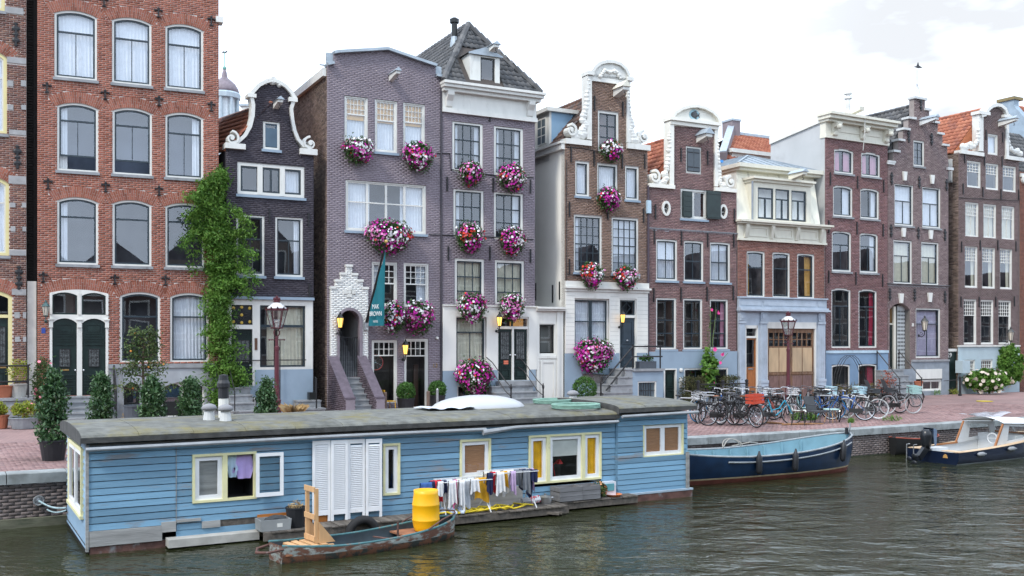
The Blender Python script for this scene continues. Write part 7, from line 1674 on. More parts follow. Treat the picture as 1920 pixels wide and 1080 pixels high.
for i in range(n):
 a,r,l=U(0,2*PI),U(0,.14),U(.3,.62);x,y=r*math.cos(a),r*math.sin(a);s=U(.3,.8);tx,ty=x+math.cos(a)*s*l,y+math.sin(a)*s*l;V+=[(x-.006,y,.12),(x+.006,y,.12),((x+tx)/2+.006,(y+ty)/2,.12+l*.7),(tx,ty,.12+l*(1-s*.4))];Fq.append([4*i,4*i+1,4*i+2,4*i+3])
raw_mesh('grass',V,Fq,RNG.uniform(0,1,n),DRY,t,kind='stuff')
def box_ball(px,py,r,tpy,label,h,off,ph=0.0):
 c=h.world(h.u(px,off),off,0);k=c.y/F;t=thing('boxwood_ball',label,'potted shrub',(c.x,c.y,h.z0),0,'clipped boxwood balls');rr=r*k;zc=h.z(px,tpy,off)-rr*.95
 pot(t,rr*.72,rr*.88,max(.1,zc-rr*.75),POT);P,D=shell_pts(1100,(0,0,zc),(rr*.96,rr*.96,rr*.96),.82);leaves('crown',P,(.02,.02,.02),4,.055,LEAFB,t,kind='stuff',aspect=.7)
box_ball(761,735,18.5,717,'clipped boxwood ball left of the open shop door',HD,-1.0);box_ball(820,731,17,714,'clipped boxwood ball right of the open shop door',HD,-.8);box_ball(1096,727,24,706,'large clipped boxwood ball before the brown gable house steps',HF,-1.6)
yf=-1.0;c=HF.world(HF.u(1211,yf),yf,HF.z(1176,690));t=thing('stoop_planter','rectangular dark planter of green box on the raised stoop','planter',tuple(c),HF.rz);MB().box(-.42,.42,-.16,.16,0,.3).build('trough',mat('dark_grey_planter',(.06,.07,.085)),t);leaves('crown',clump(60,(0,0,.42),(.36,.14,.12)),(.03,.03,.03),12,.06,LEAFB,t,kind='stuff')
for a,b,lab in((1279,1322,'brownish clipped hedge block left of the hollyhock'),(1352,1383,'brownish clipped hedge block right of the hollyhock')):
 h=HG;u0,u1=h.u(a,-.5),h.u(b,-.5);z1=h.z(1320,707,-.5);t=thing('hedge',lab,'hedge',tuple(h.world((u0+u1)/2,-.5,0)),h.rz,'hedges below the brown house');n=260
 P=np.stack([RNG.uniform(-1,1,n)*(u1-u0)/2,RNG.uniform(-.3,.3,n),RNG.uniform(0,z1,n)],1);leaves('hedge_leaves',P,(.05,.05,.05),16,.06,ramp_mat('hedge_leaves',[(.035,.035,.015),(.06,.07,.02),(.09,.07,.035)],.7,.3,1.5),t,kind='stuff')
def hollyhock():
 h=HG;off=-.35;c=h.world(h.u(1330,off),off,0);t=thing('hollyhock','tall hollyhock with pink flowers against the blue plinth','plant',tuple(c),h.rz);u0=h.u(1330,off);z=lambda y:h.z(1330,y,off);X=lambda px:h.u(px,off)-u0
 P=clump(70,(0,0,z(690)),(.4,.2,.85));leaves('foliage',P,(.06,.06,.06),9,.17,LEAFM,t,aspect=.9,kind='stuff')
 B=MB().tube([(0,0,0),(X(1332),0,z(640)),(X(1332),0,z(575))],.018,5).tube([(0,0,0),(X(1336),0,z(640)),(X(1343),0,z(580))],.016,5).tube([(.05,0,z(700)),(X(1365),0,z(662))],.012,5);B.build('stem',mat('green_stem',(.10,.15,.05),.7),t)
 leaves('foliage',[(X(1332+4*math.sin(y)),0,z(y))for y in range(585,660,6)],(.03,.03,.04),6,.09,LEAFP,t,kind='stuff')
 Pt=np.array([(X(a),-.1,z(b))for a,b in((1332,581),(1345,587),(1344,586),(1352,665),(1348,680),(1347,682),(1353,664),(1322,700),(1336,716),(1338,655))]);discs('blossom',Pt,np.tile((0,-1.0,.1),(len(Pt),1)),.085,np.full(len(Pt),.5),ROSEF,t,kind='stuff')
hollyhock()
h=HG;B=MB();yf=-1.1
t=thing('iron_fence','low black iron fence with three posts before the brownish hedges','fence',tuple(h.world(h.u(1309,yf),yf,0)),h.rz);u0=h.u(1309,yf)
for px in(1309,1355,1400):u=h.u(px,yf)-u0;MB().lathe([(.06,0),(.06,.95),(.08,.96),(.08,1.02),(.03,1.06)],8,(u,0,0)).build('post',IRON,t)
MB().tube([(-.1,0,.88),(h.u(1404,yf)-u0,0,.88)],.022,6).build('rail',IRON,t);MB().tube([(-.1,0,.45),(h.u(1404,yf)-u0,0,.45)],.022,6).build('rail',IRON,t)
shrub('red_shrub','shrub',1665,735,40,676,'reddish leaved shrub between bicycles and the step gable entrance',REDL,base=HJ.world(HJ.u(1660,-.9),-.9,0),n=45,per=9,size=.1)
b=HK.world(HK.u(1722,-1.0),-1.0,.45);t=thing('terracotta_pot','terracotta pot on the stone steps of the step gable house','pot',tuple(b));pot(t,.15,.22,.32,TERRA)
for px,lab in((1578,'ochre grass tuft before the left blue basement window'),(1602,'brown green grass tuft between the blue basement windows'),(1632,'dark brownish grass tuft before the right blue basement window')):
 b=HJ.world(HJ.u(px,-.5),-.5,0);t=thing('grass_tuft',lab,'grass',tuple(b),0,'grass tufts before the blue plinth');leaves('grass_blades',clump(40,(0,0,.35),(.3,.2,.3)),(.06,.06,.1),12,.2,ramp_mat('tuft_blades',[(.10,.07,.03),(.16,.15,.04),(.12,.08,.05)],.8,.1),t,up=1.5,aspect=.12,kind='stuff')
HYD=mat('pale_hydrangea',(.55,.48,.40),.7,.15,5)
shrub('hydrangea_bush','shrub',1850,733,96,684,'broad hydrangea bush with pale flower heads before the pale blue plinth',LEAFM,base=HL.world(HL.u(1850,-.9),-.9,0),n=420,per=22,size=.14,flowers=(HYD,90,.11),dpt=1.4)
shrub('climbing_plant','climbing plant',1893,725,62,632,'green climber rising beside the lattice windows at the right edge',LEAFM,base=HL.world(HL.u(1893,-.35),-.35,.1),n=330,per=20,size=.15,dpt=.6)
shrub('weed_tuft','weeds',1790,737,30,727,'low yellow green weeds at the foot of the black numbered door',LEAFY,base=HL.world(HL.u(1788,-.2),-.2,0),n=30,per=8,size=.06);shrub('weed_tuft','weeds',1754,737,14,727,'small green weed by the grey plinth of the step gable',LEAFM,base=HK.world(HK.u(1757,-.3),-.3,0),n=20,per=8,size=.06)
for px,py,lab in((1672,789,'grass growing in a joint behind the coping stones'),(1596,793,'tiny grass tuft at the quay edge above the bow')):
 g=gp(px,py);t=thing('grass_tuft',lab,'grass',tuple(g));leaves('grass_blades',clump(26,(0,0,.07),(.32 if px>1600 else .1,.1,.08)),(.03,.03,.04),8,.12,LEAFM,t,up=1.2,aspect=.15,kind='stuff')
g=gp(1505,788);t=thing('grass_patch','patch of green grass under the white chair','grass',tuple(g),kind=None)if False else put('grass_patch',None,None,'patch of green grass under the white chair','grass',None,None,tuple(g));leaves('grass_blades',clump(60,(0,0,.1),(.5,.25,.14)),(.05,.05,.06),12,.14,LEAFM,t,up=1.2,aspect=.18,kind='stuff')
# bollards and odd street things by the houses
WOODP=mat('old_wood_post',(.13,.09,.07),.85,.25,4,stretch=(5,5,1))
for px,lab in((722,'short brown wooden post left of the boxwood balls'),(803,'short brown wooden post between the boxwood balls')):b=HD.world(HD.u(px,-1.5),-1.5,0);t=thing('wooden_post',lab,'post',tuple(b),0,'wooden posts before the shop');MB().lathe([(.065,0),(.065,.78),(.05,.8)],8).build('post_shaft',WOODP,t)
b=HD.world(HD.u(820,-1.6),-1.6,0);t=thing('steel_bollard','slim pale steel bollard before the right boxwood','bollard',tuple(b));MB().lathe([(.05,0),(.05,.85),(.02,.9)],10).build('bollard_shaft',mat('galvanised',(.35,.36,.37)),t)
YM=mat('yellow_metal',(.62,.34,.02),.4)
b=HD.world(HD.u(727,-1.0),-1.0,0);t=thing('yellow_chair','yellow metal chair beside the porch stairs','chair',tuple(b),HD.rz+.2)
MB().box(-.22,.22,-.2,.2,.43,.46).build('seat',YM,t);B=MB();B.tube([(-.22,.2,.45),(-.26,.22,.85)],.018,6).tube([(-.22,-.2,.45),(-.26,-.2,.85)],.018,6).box(-.27,-.24,-.2,.22,.68,.86);B.build('backrest',YM,t)
for sx in(-.2,.2):
 for sy in(-.18,.18):MB().tube([(sx,sy,.44),(sx*1.1,sy*1.1,0)],.016,6).build('leg',YM,t)
for px,py,lab,n_ in((1800,740,'black iron bollard with rail before the pale blue plinth',1),):
 b=HL.world(HL.u(px,-1.2),-1.2,0);t=thing('iron_bollard',lab,'bollard',tuple(b),HL.rz);MB().lathe([(.09,0),(.09,.1),(.07,.12),(.06,.85),(.08,.88),(.08,.96),(.03,1.0)],10).build('bollard_shaft',IRON,t);MB().tube([(0,0,.82),(-1.25,0,.78)],.018,6).build('rail',IRON,t)
# the yellow manhole cover and loose sticks
g=gp(1846,752.5);t=thing('manhole_cover','small yellow marked cover set in the brick street','cover',(g.x,g.y,g.z+.003));MB().lathe([(.36,0),(.36,.012),(.3,.015),(.0,.015)],14).build('cover_plate',mat('yellow_marking',(.55,.42,.03),.7,.2,4),t)
for px,py,l,a,lab in((1505,797,1.5,.25,'long broken stick lying near the chairs'),(1450,795,.7,-.5,'short broken stick lying behind the coping stones')):
 g=gp(px,py);t=thing('stick',lab,'stick',(g.x,g.y,g.z+.03),a);MB().tube([(-l/2,0,0),(-.1,.03,.01),(l/2,-.02,0)],[.03,.04,.02],6).tube([(-l*.2,0,0),(-l*.1,.2,.03)],.015,5).build('branch',mat('raw_branch',(.25,.13,.06),.8,.2,5),t)
# ---------------------------------------------------------------- blue houseboat
HBLUE=mat('worn_blue_boards',(.145,.275,.385),.6,.1,1.6,bump=.25,bscale=14,stretch=(.35,1,2.2),col2=(.19,.21,.23),patch=(.575,.66,2.4),rnd=.26)
GREYW=mat('bare_grey_wood',(.30,.30,.29),.85,.25,3,stretch=(.5,3,5),bump=.3,rnd=.2)
DECKW=mat('dark_deck_wood',(.11,.095,.08),.85,.35,3,stretch=(4,.8,4),bump=.3,rnd=.25)
FELT=mat('roof_felt',(.125,.127,.115),.95,.3,5,bump=.5,bscale=40,col2=(.17,.145,.05),patch=(.50,.74,1.3),rnd=.10)
FELTE=mat('felt_edge',(.06,.06,.058),.95,.35,6,bump=.3,bscale=30)
FRAMEY=mat('pale_yellow_paint',(.68,.65,.38),.5,.08,4,col2=(.4,.38,.28),patch=(.62,.75,6))
WHITEW=mat('white_window_paint',(.74,.75,.76),.45,.06,4,col2=(.45,.43,.4),patch=(.66,.75,7))
RUST=mat('rusty_steel',(.10,.05,.04),.8,.4,5,bump=.3,col2=(.2,.2,.2),patch=(.55,.7,4))
h=House.__new__(House);Plane.__init__(h,(-7.26,17.04),.569,0);h.holes=[];h.skip=[];HO=h
h.e=thing('houseboat','long blue clapboard houseboat with grey felt roof moored at the quay','houseboat',(-7.26,17.04,0),h.rz);h.W=h.u(1284);ub=h.u(1155);uj=h.u(330);ZE,D_=1.88,3.16
kw=dict(glass=GLASS2,fc=FRAMEY,sc=WHITEW,fw=.045,sw=.08,rec=-.045)
h.window(h.u(360),h.u(421),h.z(420,939),h.z(420,849),rows=[(1,1)],**kw);h.window(h.u(421),h.u(480),h.z(420,939),h.z(420,849),rows=[],**kw)
WICK=mat('wicker_blind',(.36,.18,.09),.8,.2,5,stretch=(1,1,12));YC=mat('yellow_cloth',(.78,.40,.005),.85,.15,6)
h.window(h.u(717),h.u(749),h.z(733,928),h.z(733,831),rows=[(1,1)],**kw)
w3=h.window(h.u(861),h.u(919),h.z(890,897),h.z(890,823),rows=[(1,1)],**kw);MB().box(h.u(865),h.u(916),.024,.036,h.z(890,895),h.z(890,828)).build('blind',WICK,w3)
w4=[h.window(h.u(a),h.u(b),h.z(1058,903),h.z(1058,813),rows=[(1,1)],**kw)for a,b in((990,1026.5),(1026.5,1092),(1092,1126))][1];z0,z1=h.z(1058,900),h.z(1058,818)
for a,b in((994,1023),(1095,1122)):curtain_mesh(h.u(a),h.u(b),z0,z1,.036,4,.012).build('curtain',YC,w4,smooth=True)
MB().box(h.u(1030),h.u(1088),.024,.036,h.z(1058,855),z1).build('blind',mat('pale_blind',(.55,.56,.52),.8),w4);curtain_mesh(h.u(1026),h.u(1033),z0,z1,.16,1.5).build('curtain',YC,w4,smooth=True)
B=MB();x=h.u(1055);B.tube([(x,.3,z0),(x-.08,.28,z0+.3),(x+.05,.26,z0+.42)],.012,5).lathe([(.02,.1),(.08,0)],8,(x+.08,.25,z0+.33));B.build('desk_lamp',mat('red_enamel',(.5,.02,.02),.4),w4)
w5=h.window(h.u(1203),h.u(1280),h.z(1240,856),h.z(1240,792),rows=[(1,2)],mw=.12,**kw);MB().box(h.u(1207),h.u(1277),.024,.036,h.z(1240,855),h.z(1240,794)).build('blind',WICK,w5)
# front wall core, clapboards one by one
zt=h.z(1200,774)
MB().plate([(0,.12),(h.W,.12),(h.W,zt),(ub,zt),(ub,ZE),(0,ZE)],h.holes,.03,.08).build('wall_core',GREYW,h.e)
def clap(u0,u1,z,zz,m,parent,y=0.0):return MB().add([(u0,y-.022,z),(u1,y-.022,z),(u1,y-.013,zz),(u0,y-.013,zz),(u0,y+.03,z),(u1,y+.03,z),(u1,y+.03,zz),(u0,y+.03,zz)],[(0,1,2,3),(0,4,5,1),(3,2,6,7),(0,3,7,4),(1,5,6,2)]).build('clapboard',m,parent)
z=.40;rr=random.Random(3)
while z<zt:
 zz=z+.117
 for a,b,y,top in((.0,uj-.006,0,ZE),(uj+.006,ub,0,ZE),(ub+.01,h.W,-.04,zt)):
  if zz>top+.06:continue
  segs=[(a,b)]
  for q in h.holes:
   ql,qr,qb,qt=q[0][0],q[1][0],q[0][1],q[2][1]
   if qb<zz-.05 and qt>z+.05:segs=[s for p0,p1 in segs for s in((p0,min(p1,ql)),(max(p0,qr),p1))if s[1]-s[0]>.02]
  for p0,p1 in segs:clap(p0,p1,z+rr.uniform(-.004,.004),min(zz,top)-.009,HBLUE,h.e,y)
 z+=.121
for z0_ in(.17,.28):clap(uj if z0_<.2 else h.u(480),ub,z0_,z0_+.105,HBLUE,h.e);clap(ub+.01,h.W,z0_,z0_+.105,HBLUE,h.e,-.04)
for a,b,c,d in((.02,h.u(303),.13,.39),(h.u(302),h.u(329),.27,.45),(h.u(378),h.u(412),.28,.4),(uj,h.u(376),.42,.47)):MB().box(a,b,-.05,.03,c,d).build('grey_board',GREYW,h.e)
MB().box(uj,h.u(481),-.005,.03,.1,.46).build('lower_board',DECKW,h.e);clap(uj+.006,h.u(412),.28,.385,HBLUE,h.e);MB().box(.03,h.u(310),-.02,.03,-.05,.125).build('rust_plate',RUST,h.e);MB().box(h.u(310),h.u(478),-.3,.0,.03,.17).build('concrete_ledge',CONC,h.e)
MB().box(-.02,h.W+.1,.1,D_,-.5,.14).build('pontoon',mat('black_hull',(.008,.008,.008),.6),h.e);MB().box(ub-.1,h.W+.12,-.13,.1,.0,.16).build('rust_plate',RUST,h.e);MB().box(ub+.1,h.W+.14,-.14,-.04,.16,.2).build('trim_board',mat('faded_blue',(.30,.37,.43),.6),h.e)
MB().box(h.W-.0,h.W+.03,-.06,D_,.14,zt).build('end_wall',HBLUE,h.e);MB().box(0,h.W,D_-.06,D_,.0,ZE).build('back_wall',HBLUE,h.e)
MB().box(-.035,.012,-.04,.03,.05,ZE).build('corner_post',GREYW,h.e);MB().box(h.W-.02,h.W+.06,-.1,-.04,.1,1.05).build('corner_post',GREYW,h.e);MB().box(ub-.03,ub+.012,-.05,.0,.15,zt).build('corner_post',HBLUE,h.e);MB().box(uj-.005,uj+.005,-.03,0,.4,ZE).build('joint_strip',GREYW,h.e)
# left end wall: boards and its tall window
ya,yb=off_at(h,158,0),off_at(h,133,0);zw0,zw1=h.z(150,950,(ya+yb)/2),h.z(150,829,(ya+yb)/2)
for k in range(15):
 z=.08+k*.121
 for p,q in(((0,ya),(yb,D_))if zw0<z+.06<zw1 else((0,D_),)):
  if z<ZE:MB().add([(-.028,p,z),(-.028,q,z),(-.004,q,z+.117),(-.004,p,z+.117),(.03,p,z),(.03,q,z),(.03,q,z+.117),(.03,p,z+.117)],[(0,3,2,1),(0,1,5,4),(3,7,6,2),(0,4,7,3)]).build('clapboard',mat('greyer_blue_boards',(.20,.30,.40),.65,.12,1.6,bump=.25,stretch=(1,.4,2),col2=(.24,.25,.26),patch=(.6,.68,2.6),rnd=.12),h.e)  # end wall boards are a paler, greyer blue than the front ones
B=MB();B.box(-.06,.03,ya,ya+.07,zw0,zw1).box(-.06,.03,yb-.07,yb,zw0,zw1).box(-.06,.03,ya+.07,yb-.07,zw1-.07,zw1).box(-.08,.03,ya-.04,yb+.04,zw0-.06,zw0);w=B.build('window',FRAMEY,h.e)
ym=(ya+yb)/2;B=MB()
for p,q in((ya+.07,ym-.02),(ym+.02,yb-.07)):
 B.box(-.045,-.01,p,p+.07,zw0,zw1-.07).box(-.045,-.01,q-.07,q,zw0,zw1-.07).box(-.045,-.01,p+.07,q-.07,zw0,zw0+.09).box(-.045,-.01,p+.07,q-.07,zw1-.15,zw1-.07);MB().quad((-.02,p,zw0),(-.02,q,zw0),(-.02,q,zw1-.07),(-.02,p,zw1-.07)).build('pane',GLASS,w)
B.build('sash',WHITEW,w);MB().quad((.5,ya,zw0),(.5,yb,zw0),(.5,yb,zw1),(.5,ya,zw1)).build('recess',mat('grey_room',(.30,.29,.28)),w)
# open casement folded back on the wall
u0,u1,z0,z1=h.u(477),h.u(528),h.z(502,929),h.z(502,848)
s_=MB().plate([(u0,z0),(u1,z0),(u1,z1),(u0,z1)],[[(u0+.06,z0+.07),(u1-.06,z0+.07),(u1-.06,z1-.06),(u0+.06,z1-.06)]],-.13,-.09).build('open_casement',WHITEW,h.e);MB().quad((u0,-.11,z0),(u1,-.11,z0),(u1,-.11,z1),(u0,-.11,z1)).build('pane',GLASS2,s_)
# roof: felt sheets over a low arch, gutters
def roof_piece(x0,x1,zb,n,crown=.13,ov=.12,y0=-.14,y1=D_+.14):
 yc=(y0+y1)/2;hw=(y1-y0)/2;arc=[(yc+hw*math.cos(t),zb+.13+crown*math.sin(t)**.8)for t in np.linspace(0,PI,15)]
 for i in range(n):
  a,b=x0+(x1-x0)*i/n,x0+(x1-x0)*(i+1)/n;e=.004*(i%2)
  B=MB();yprism(B,[(y,z+e)for y,z in arc]+[(y0+.03,zb+.06+e),(y1-.03,zb+.06+e)],a,b-.006);B.build('roof_sheet',FELT,h.e)
 B=MB();yprism(B,[(y0-.01,zb+.035),(y0-.012,zb+.12),(y0+.03,zb+.12),(y0+.03,zb+.035)],x0+.002,x1);B.build('roof_edge',FELTE,h.e);B=MB();yprism(B,[(y,z-.004)for y,z in arc]+[(y0,zb),(y1,zb)],x0-.012,x0-.001);B.build('roof_edge',FELTE,h.e)
roof_piece(-.12,ub,ZE,12);roof_piece(ub-.05,h.W+.2,zt,3,y0=-.2)
GUT=mat('grey_gutter',(.27,.285,.30),.5,.2,3)
MB().tube([(-.05,-.16,ZE-.07),(h.u(640),-.16,ZE-.05),(h.u(905),-.15,ZE-.06)],.036,8).build('gutter',GUT,h.e);MB().tube([(h.u(898),-.18,ZE-.12),(h.u(960),-.16,ZE-.05),(ub-.05,-.16,ZE-.03)],[.06,.04,.036],8).build('gutter',GUT,h.e);MB().tube([(ub,-.24,zt-.05),(h.W+.2,-.24,zt-.02)],.036,8).build('gutter',GUT,h.e)
# louvred shutters standing on the deck
for a,b in zip((586,620,652,685),(619.5,651,684,715)):
 u0,u1,z0,z1=h.u(a,-.1),h.u(b,-.1),.21,h.z((a+b)/2,826-(a-586)*.035,-.1);y=-.11-(.03 if a in(620,685)else 0)
 s_=MB().plate([(u0,z0),(u0+.05,z0),(u0+.05,z0+.12),(u1-.05,z0+.12),(u1-.05,z0),(u1,z0),(u1,z1),(u0,z1)],[[(u0+.05,z0+.2),(u1-.05,z0+.2),(u1-.05,z1-.08),(u0+.05,z1-.08)]],y,y+.03).build('louvred_shutter',WHITEW,h.e)
 sl=shared(('slat',round(u1-u0,2)),lambda:MB().add([(u0-u1+.1+.0,.002,-.018),(0,.002,-.018),(0,.026,.018),(u0-u1+.1,.026,.018)],[(0,1,2,3)]).box(u0-u1+.1,0,.0,.008,-.021,-.012).mesh('slat',WHITEW))
 n=int((z1-z0-.28)/.036)
 for i in range(n):put('slat',sl,s_,loc=(u1-.05,y,z0+.22+i*.036))
# decks
def deck(x0,x1,d,zd,name='deck',th=.1):
 dk=MB().box(x0,x1,-d+.02,-d+.07,zd-.16,zd-.025).box(x0,x1,-.1,-.05,zd-.16,zd-.03).build('deck_beam',DECKW,h.e);n=int((x1-x0)/.14)
 for i in range(n):a=x0+(x1-x0)*i/n;MB().box(a+.006,a+(x1-x0)/n-.006,-d+U(-.02,.02),-.035,zd-.025,zd+U(-.004,.006)).build('deck_plank',DECKW,dk)
deck(h.u(478),h.u(790),.62,.2);deck(h.u(792),h.u(1030),.8,.2);deck(h.u(1034),h.u(1176),.42,.2)
for px,a in((1030,.4),(1022,-.2)):x=h.u(px,-.8);MB().bar((x-.15,-.6,.12),(x+.3,-.85+a*.1,.06),.09,.05).build('broken_plank',DECKW,h.e)
B=MB();B.bar((h.u(985,-.5),-.6,.1),(h.u(950,-.5),-.6,-.1),.08,.06);B.build('prop',DECKW,h.e)
ORB=mat('orange_plank',(.42,.15,.03),.6,.15,3,stretch=(.5,1,5))
MB().box(h.u(481),h.u(545),-.07,-.04,.2,.44).build('orange_board',ORB,h.e);MB().box(h.u(548),h.u(616),-.06,-.035,.2,.36).build('orange_board',ORB,h.e)
def hput(px,py,off,z=None):return HO.world(HO.u(px,off),off,HO.z(px,py,off)if z is None else z)
def hthing(name,label,cat,px,off,z,rz=0,group=None):return thing(name,label,cat,tuple(hput(px,0,off,z)),HO.rz+rz,group)
# shirts in the open window
for px,w_,m,lab,z0 in((404,.3,mat('pale_blue_cotton',(.42,.55,.68),.85),'pale blue shirt hanging behind the left pane of the houseboat',902),(436,.2,mat('pale_blue_cotton',(.42,.55,.68)),'pale blue sleeve hanging in the open houseboat window',895),(458,.36,mat('lilac_cotton',(.45,.35,.68),.85),'lilac shirt hanging in the open houseboat window',897)):
 t=hthing('hanging_shirt',lab,'shirt',px,.07,HO.z(px,z0,.07));L=HO.z(px,853,.07)-HO.z(px,z0,.07);MB().grid([[(x*w_*(.75+.5*(1-q)),.022*math.sin(x*16)*(1-q),q*L+(0 if abs(x)<.3 or q>.2 else .12))for x in np.linspace(-.5,.5,13)]for q in np.linspace(0,1,6)]).build('cloth',m,t,smooth=True)
# ---------------------------------------------------------------- things on the houseboat roof
def rz_(off):return ZE+.13+.13*math.sqrt(max(0,1-((off-1.58)/1.72)**2))
for px,off,lab in((392,1.2,'left mushroom vent on the houseboat roof'),(423,.9,'right mushroom vent beside the black and white flue'),(1074,2.2,'pale mushroom vent near the green hose coils')):
 t=hthing('roof_vent',lab,'roof vent',px,off,rz_(off),0,'mushroom vents on the houseboat');MB().lathe([(.12,-.03),(.09,.2),(.08,.21)],12).build('vent_base',mat('pale_vent',(.5,.51,.5),.6),t);MB().lathe([(.13,.19),(.15,.23),(.12,.28),(.05,.31),(0,.315)],12).build('vent_cap',mat('grey_vent',(.22,.22,.23),.7),t,smooth=True)
t=hthing('boat_flue','black and white stove flue on the houseboat roof','flue',419,1.6,rz_(1.6));MB().lathe([(.1,-.05),(.1,.38)],12).build('flue_pipe',WHITE,t);MB().lathe([(.105,.38),(.105,.58),(.13,.6),(.13,.68),(.1,.74),(.09,.84),(.0,.86)],12).build('flue_cowl',POT,t)
HOSE=mat('green_hose',(.17,.30,.24),.5,.2,6)
for px,off,rx,lab in((1080,.55,.56,'front coil of green hose on the houseboat roof'),(1038,2.1,.5,'rear coil of green hose on the houseboat roof')):
 t=hthing('hose_coil',lab,'hose',px,off,rz_(off)+.02,0,'green hose coils');pts=[]
 for i in range(150):a=i*.26;r=rx*(1-.05*math.sin(i*.04)-.0012*(i%40));pts.append((r*math.cos(a),r*.82*math.sin(a),.02+.03*((i//24)%3)))
 MB().tube(pts,.022,6).build('hose',HOSE,t,smooth=True)
t=hthing('skylight_dome','large smooth white dome on the houseboat roof','dome',897,1.9,rz_(1.9)-.05);MB().lathe([(1.18*math.cos(a),.33*math.sin(a))for a in np.linspace(0,PI/2,8)],24).build('dome_shell',mat('white_plastic',(.42,.43,.44),.4,.03,3),t,smooth=True);t.scale=(1,.6,1)
t=hthing('plastic_sheet','pale translucent plastic sheet lying left of the white dome','sheet',835,1.5,rz_(1.5));MB().grid([[(x,y,.02+.05*abs(math.sin(x*7+y*3)))for x in np.linspace(-.6,.6,14)]for y in np.linspace(-.4,.4,6)]).build('sheet',mat('milky_plastic',(.6,.63,.68),.3),t,smooth=True)
# ---------------------------------------------------------------- things on the decks
zd=.205
t=hthing('grey_crate','grey plastic tub holding a dark cloth on the houseboat deck','crate',512,-.35,zd);B=MB();B.plate([(-.27,0),(.27,0),(.29,.2),(-.29,.2)],[],-.19,-.17).plate([(-.27,0),(.27,0),(.29,.2),(-.29,.2)],[],.17,.19).box(-.28,-.26,-.17,.17,0,.2).box(.26,.28,-.17,.17,0,.2).box(-.26,.26,-.17,.17,0,.02);B.build('tub',mat('grey_plastic',(.24,.25,.25),.5),t);MB().ball((.05,0,.17),(.2,.13,.08),10,6,jit=.15).build('cloth',mat('dark_cloth',(.04,.045,.05),.9),t);MB().box(.02,.12,-.195,-.19,.06,.13).build('paper_label',WHITE,t)
t=hthing('bucket','black bucket of dry stems beside the grey tub','bucket',555,-.3,zd);pot(t,.15,.19,.34,POT,'pail');leaves('stems',clump(20,(0,0,.38),(.14,.14,.08)),(.02,.02,.03),5,.12,DRY,t,aspect=.12,kind='stuff')
WCR=mat('weathered_crate',(.16,.16,.165),.85,.25,3,stretch=(.6,3,4),bump=.25)
for px,w_,lab in((1062,.58,'left weathered wooden crate below the yellow curtains'),(1100,.46,'right weathered wooden crate below the yellow curtains')):
 t=hthing('wooden_crate',lab,'crate',px,-.24,zd,0,'weathered crates on the deck')
 for k in range(3):
  z=.015+k*.1
  for y in(-.2,.18):MB().box(-w_/2,w_/2,y,y+.02,z,z+.092).build('slat',WCR,t)
  for x in(-w_/2,w_/2-.02):MB().box(x,x+.02,-.18,.18,z,z+.092).build('slat',WCR,t)
 MB().box(-w_/2,w_/2,-.19,.19,.2,.22).build('soil',mat('soil',(.04,.03,.025),.9),t)
t=hthing('cooking_pot','steel cooking pot with lid beside the wooden crates','pot',1022,-.3,zd);MB().lathe([(.13,0),(.14,.13),(.15,.135),(.1,.16),(.03,.17),(.03,.2),(0,.205)],14).tube([(.14,0,.1),(.2,0,.11)],.015,5).tube([(-.14,0,.1),(-.2,0,.11)],.015,5).build('pan',mat('steel',(.5,.5,.5)),t)
t=hthing('towel_roll','rolled red and white towel on the deck behind the rack','towel',1000,-.3,zd+.08);MB().tube([(-.3,0,0),(-.08,0,0)],.075,8).build('roll',mat('grey_cotton',(.3,.3,.31),.9),t);MB().tube([(-.08,0,0),(.14,0,.02)],.08,8).build('roll',mat('red_white_cotton',(.5,.06,.08),.9,.1,4,col2=(.7,.7,.7),patch=(.5,.54,6)),t)
t=hthing('flower_bunch','bunch of faded orange flowers at the deck corner','flowers',1122,-.25,zd);P=clump(40,(0,0,.16),(.2,.14,.16));leaves('foliage',P,(.03,.03,.03),8,.08,LEAFP,t,kind='stuff');P,D=shell_pts(50,(0,0,.18),(.22,.16,.18));discs('blossom',P,D,.035,np.full(50,.5),mat('orange_petals',(.60,.27,.12),.7),t,kind='stuff')
t=hthing('orange_dish','shallow orange plastic dish at the end of the deck','dish',1150,-.25,zd);MB().lathe([(.14,0),(.2,.05),(.19,.05),(.13,.015),(0,.015)],16).build('dish',mat('orange_plastic',(.60,.2,.08),.5),t)
t=hthing('clear_bin','pale translucent storage box behind the orange dish','box',1139,-.12,zd);MB().box(-.16,.16,-.1,.05,0,.32).build('bin',mat('milky_plastic',(.6,.63,.68)),t);MB().box(-.17,.1,-.12,-.1,.12,.28).build('bin_content',mat('teal_plastic',(.1,.3,.35),.5),t)
t=hthing('yellow_hose','loose coils of yellow garden hose below the drying racks','hose',905,-.5,zd+.02);pts=[]
for i in range(110):a=i*.3;pts.append((-.9+1.6*i/110+.38*math.cos(a),.17*math.sin(a)-.02,.012*(i%5)))
MB().tube([(-1.5,-.1,0),(-1.3,.05,0)]+pts+[(1.2,0,.0)],.018,6).build('hose',mat('yellow_rubber',(.62,.46,.02),.5),t,smooth=True)
t=hthing('grey_board','weathered grey panel leaning on the wall behind the drying racks','panel',905,-.12,zd);MB().box(-.95,.95,-.02,.02,0,.38).build('panel',GREYW,t)
for px,o_,lab in((838,-.55,'pale blue trainers at the left end of the deck'),(858,-.65,'white patterned slippers beside the trainers')):
 t=hthing('shoe_pair',lab,'shoes',px,o_,zd)
 for s in(-.08,.08):MB().ball((s,0,.05),(.05,.13,.05),8,5).ball((s,.06,.09),(.045,.06,.06),8,5).build('shoe',mat('pale_blue_canvas',(.45,.53,.65),.8,.3,14),t)
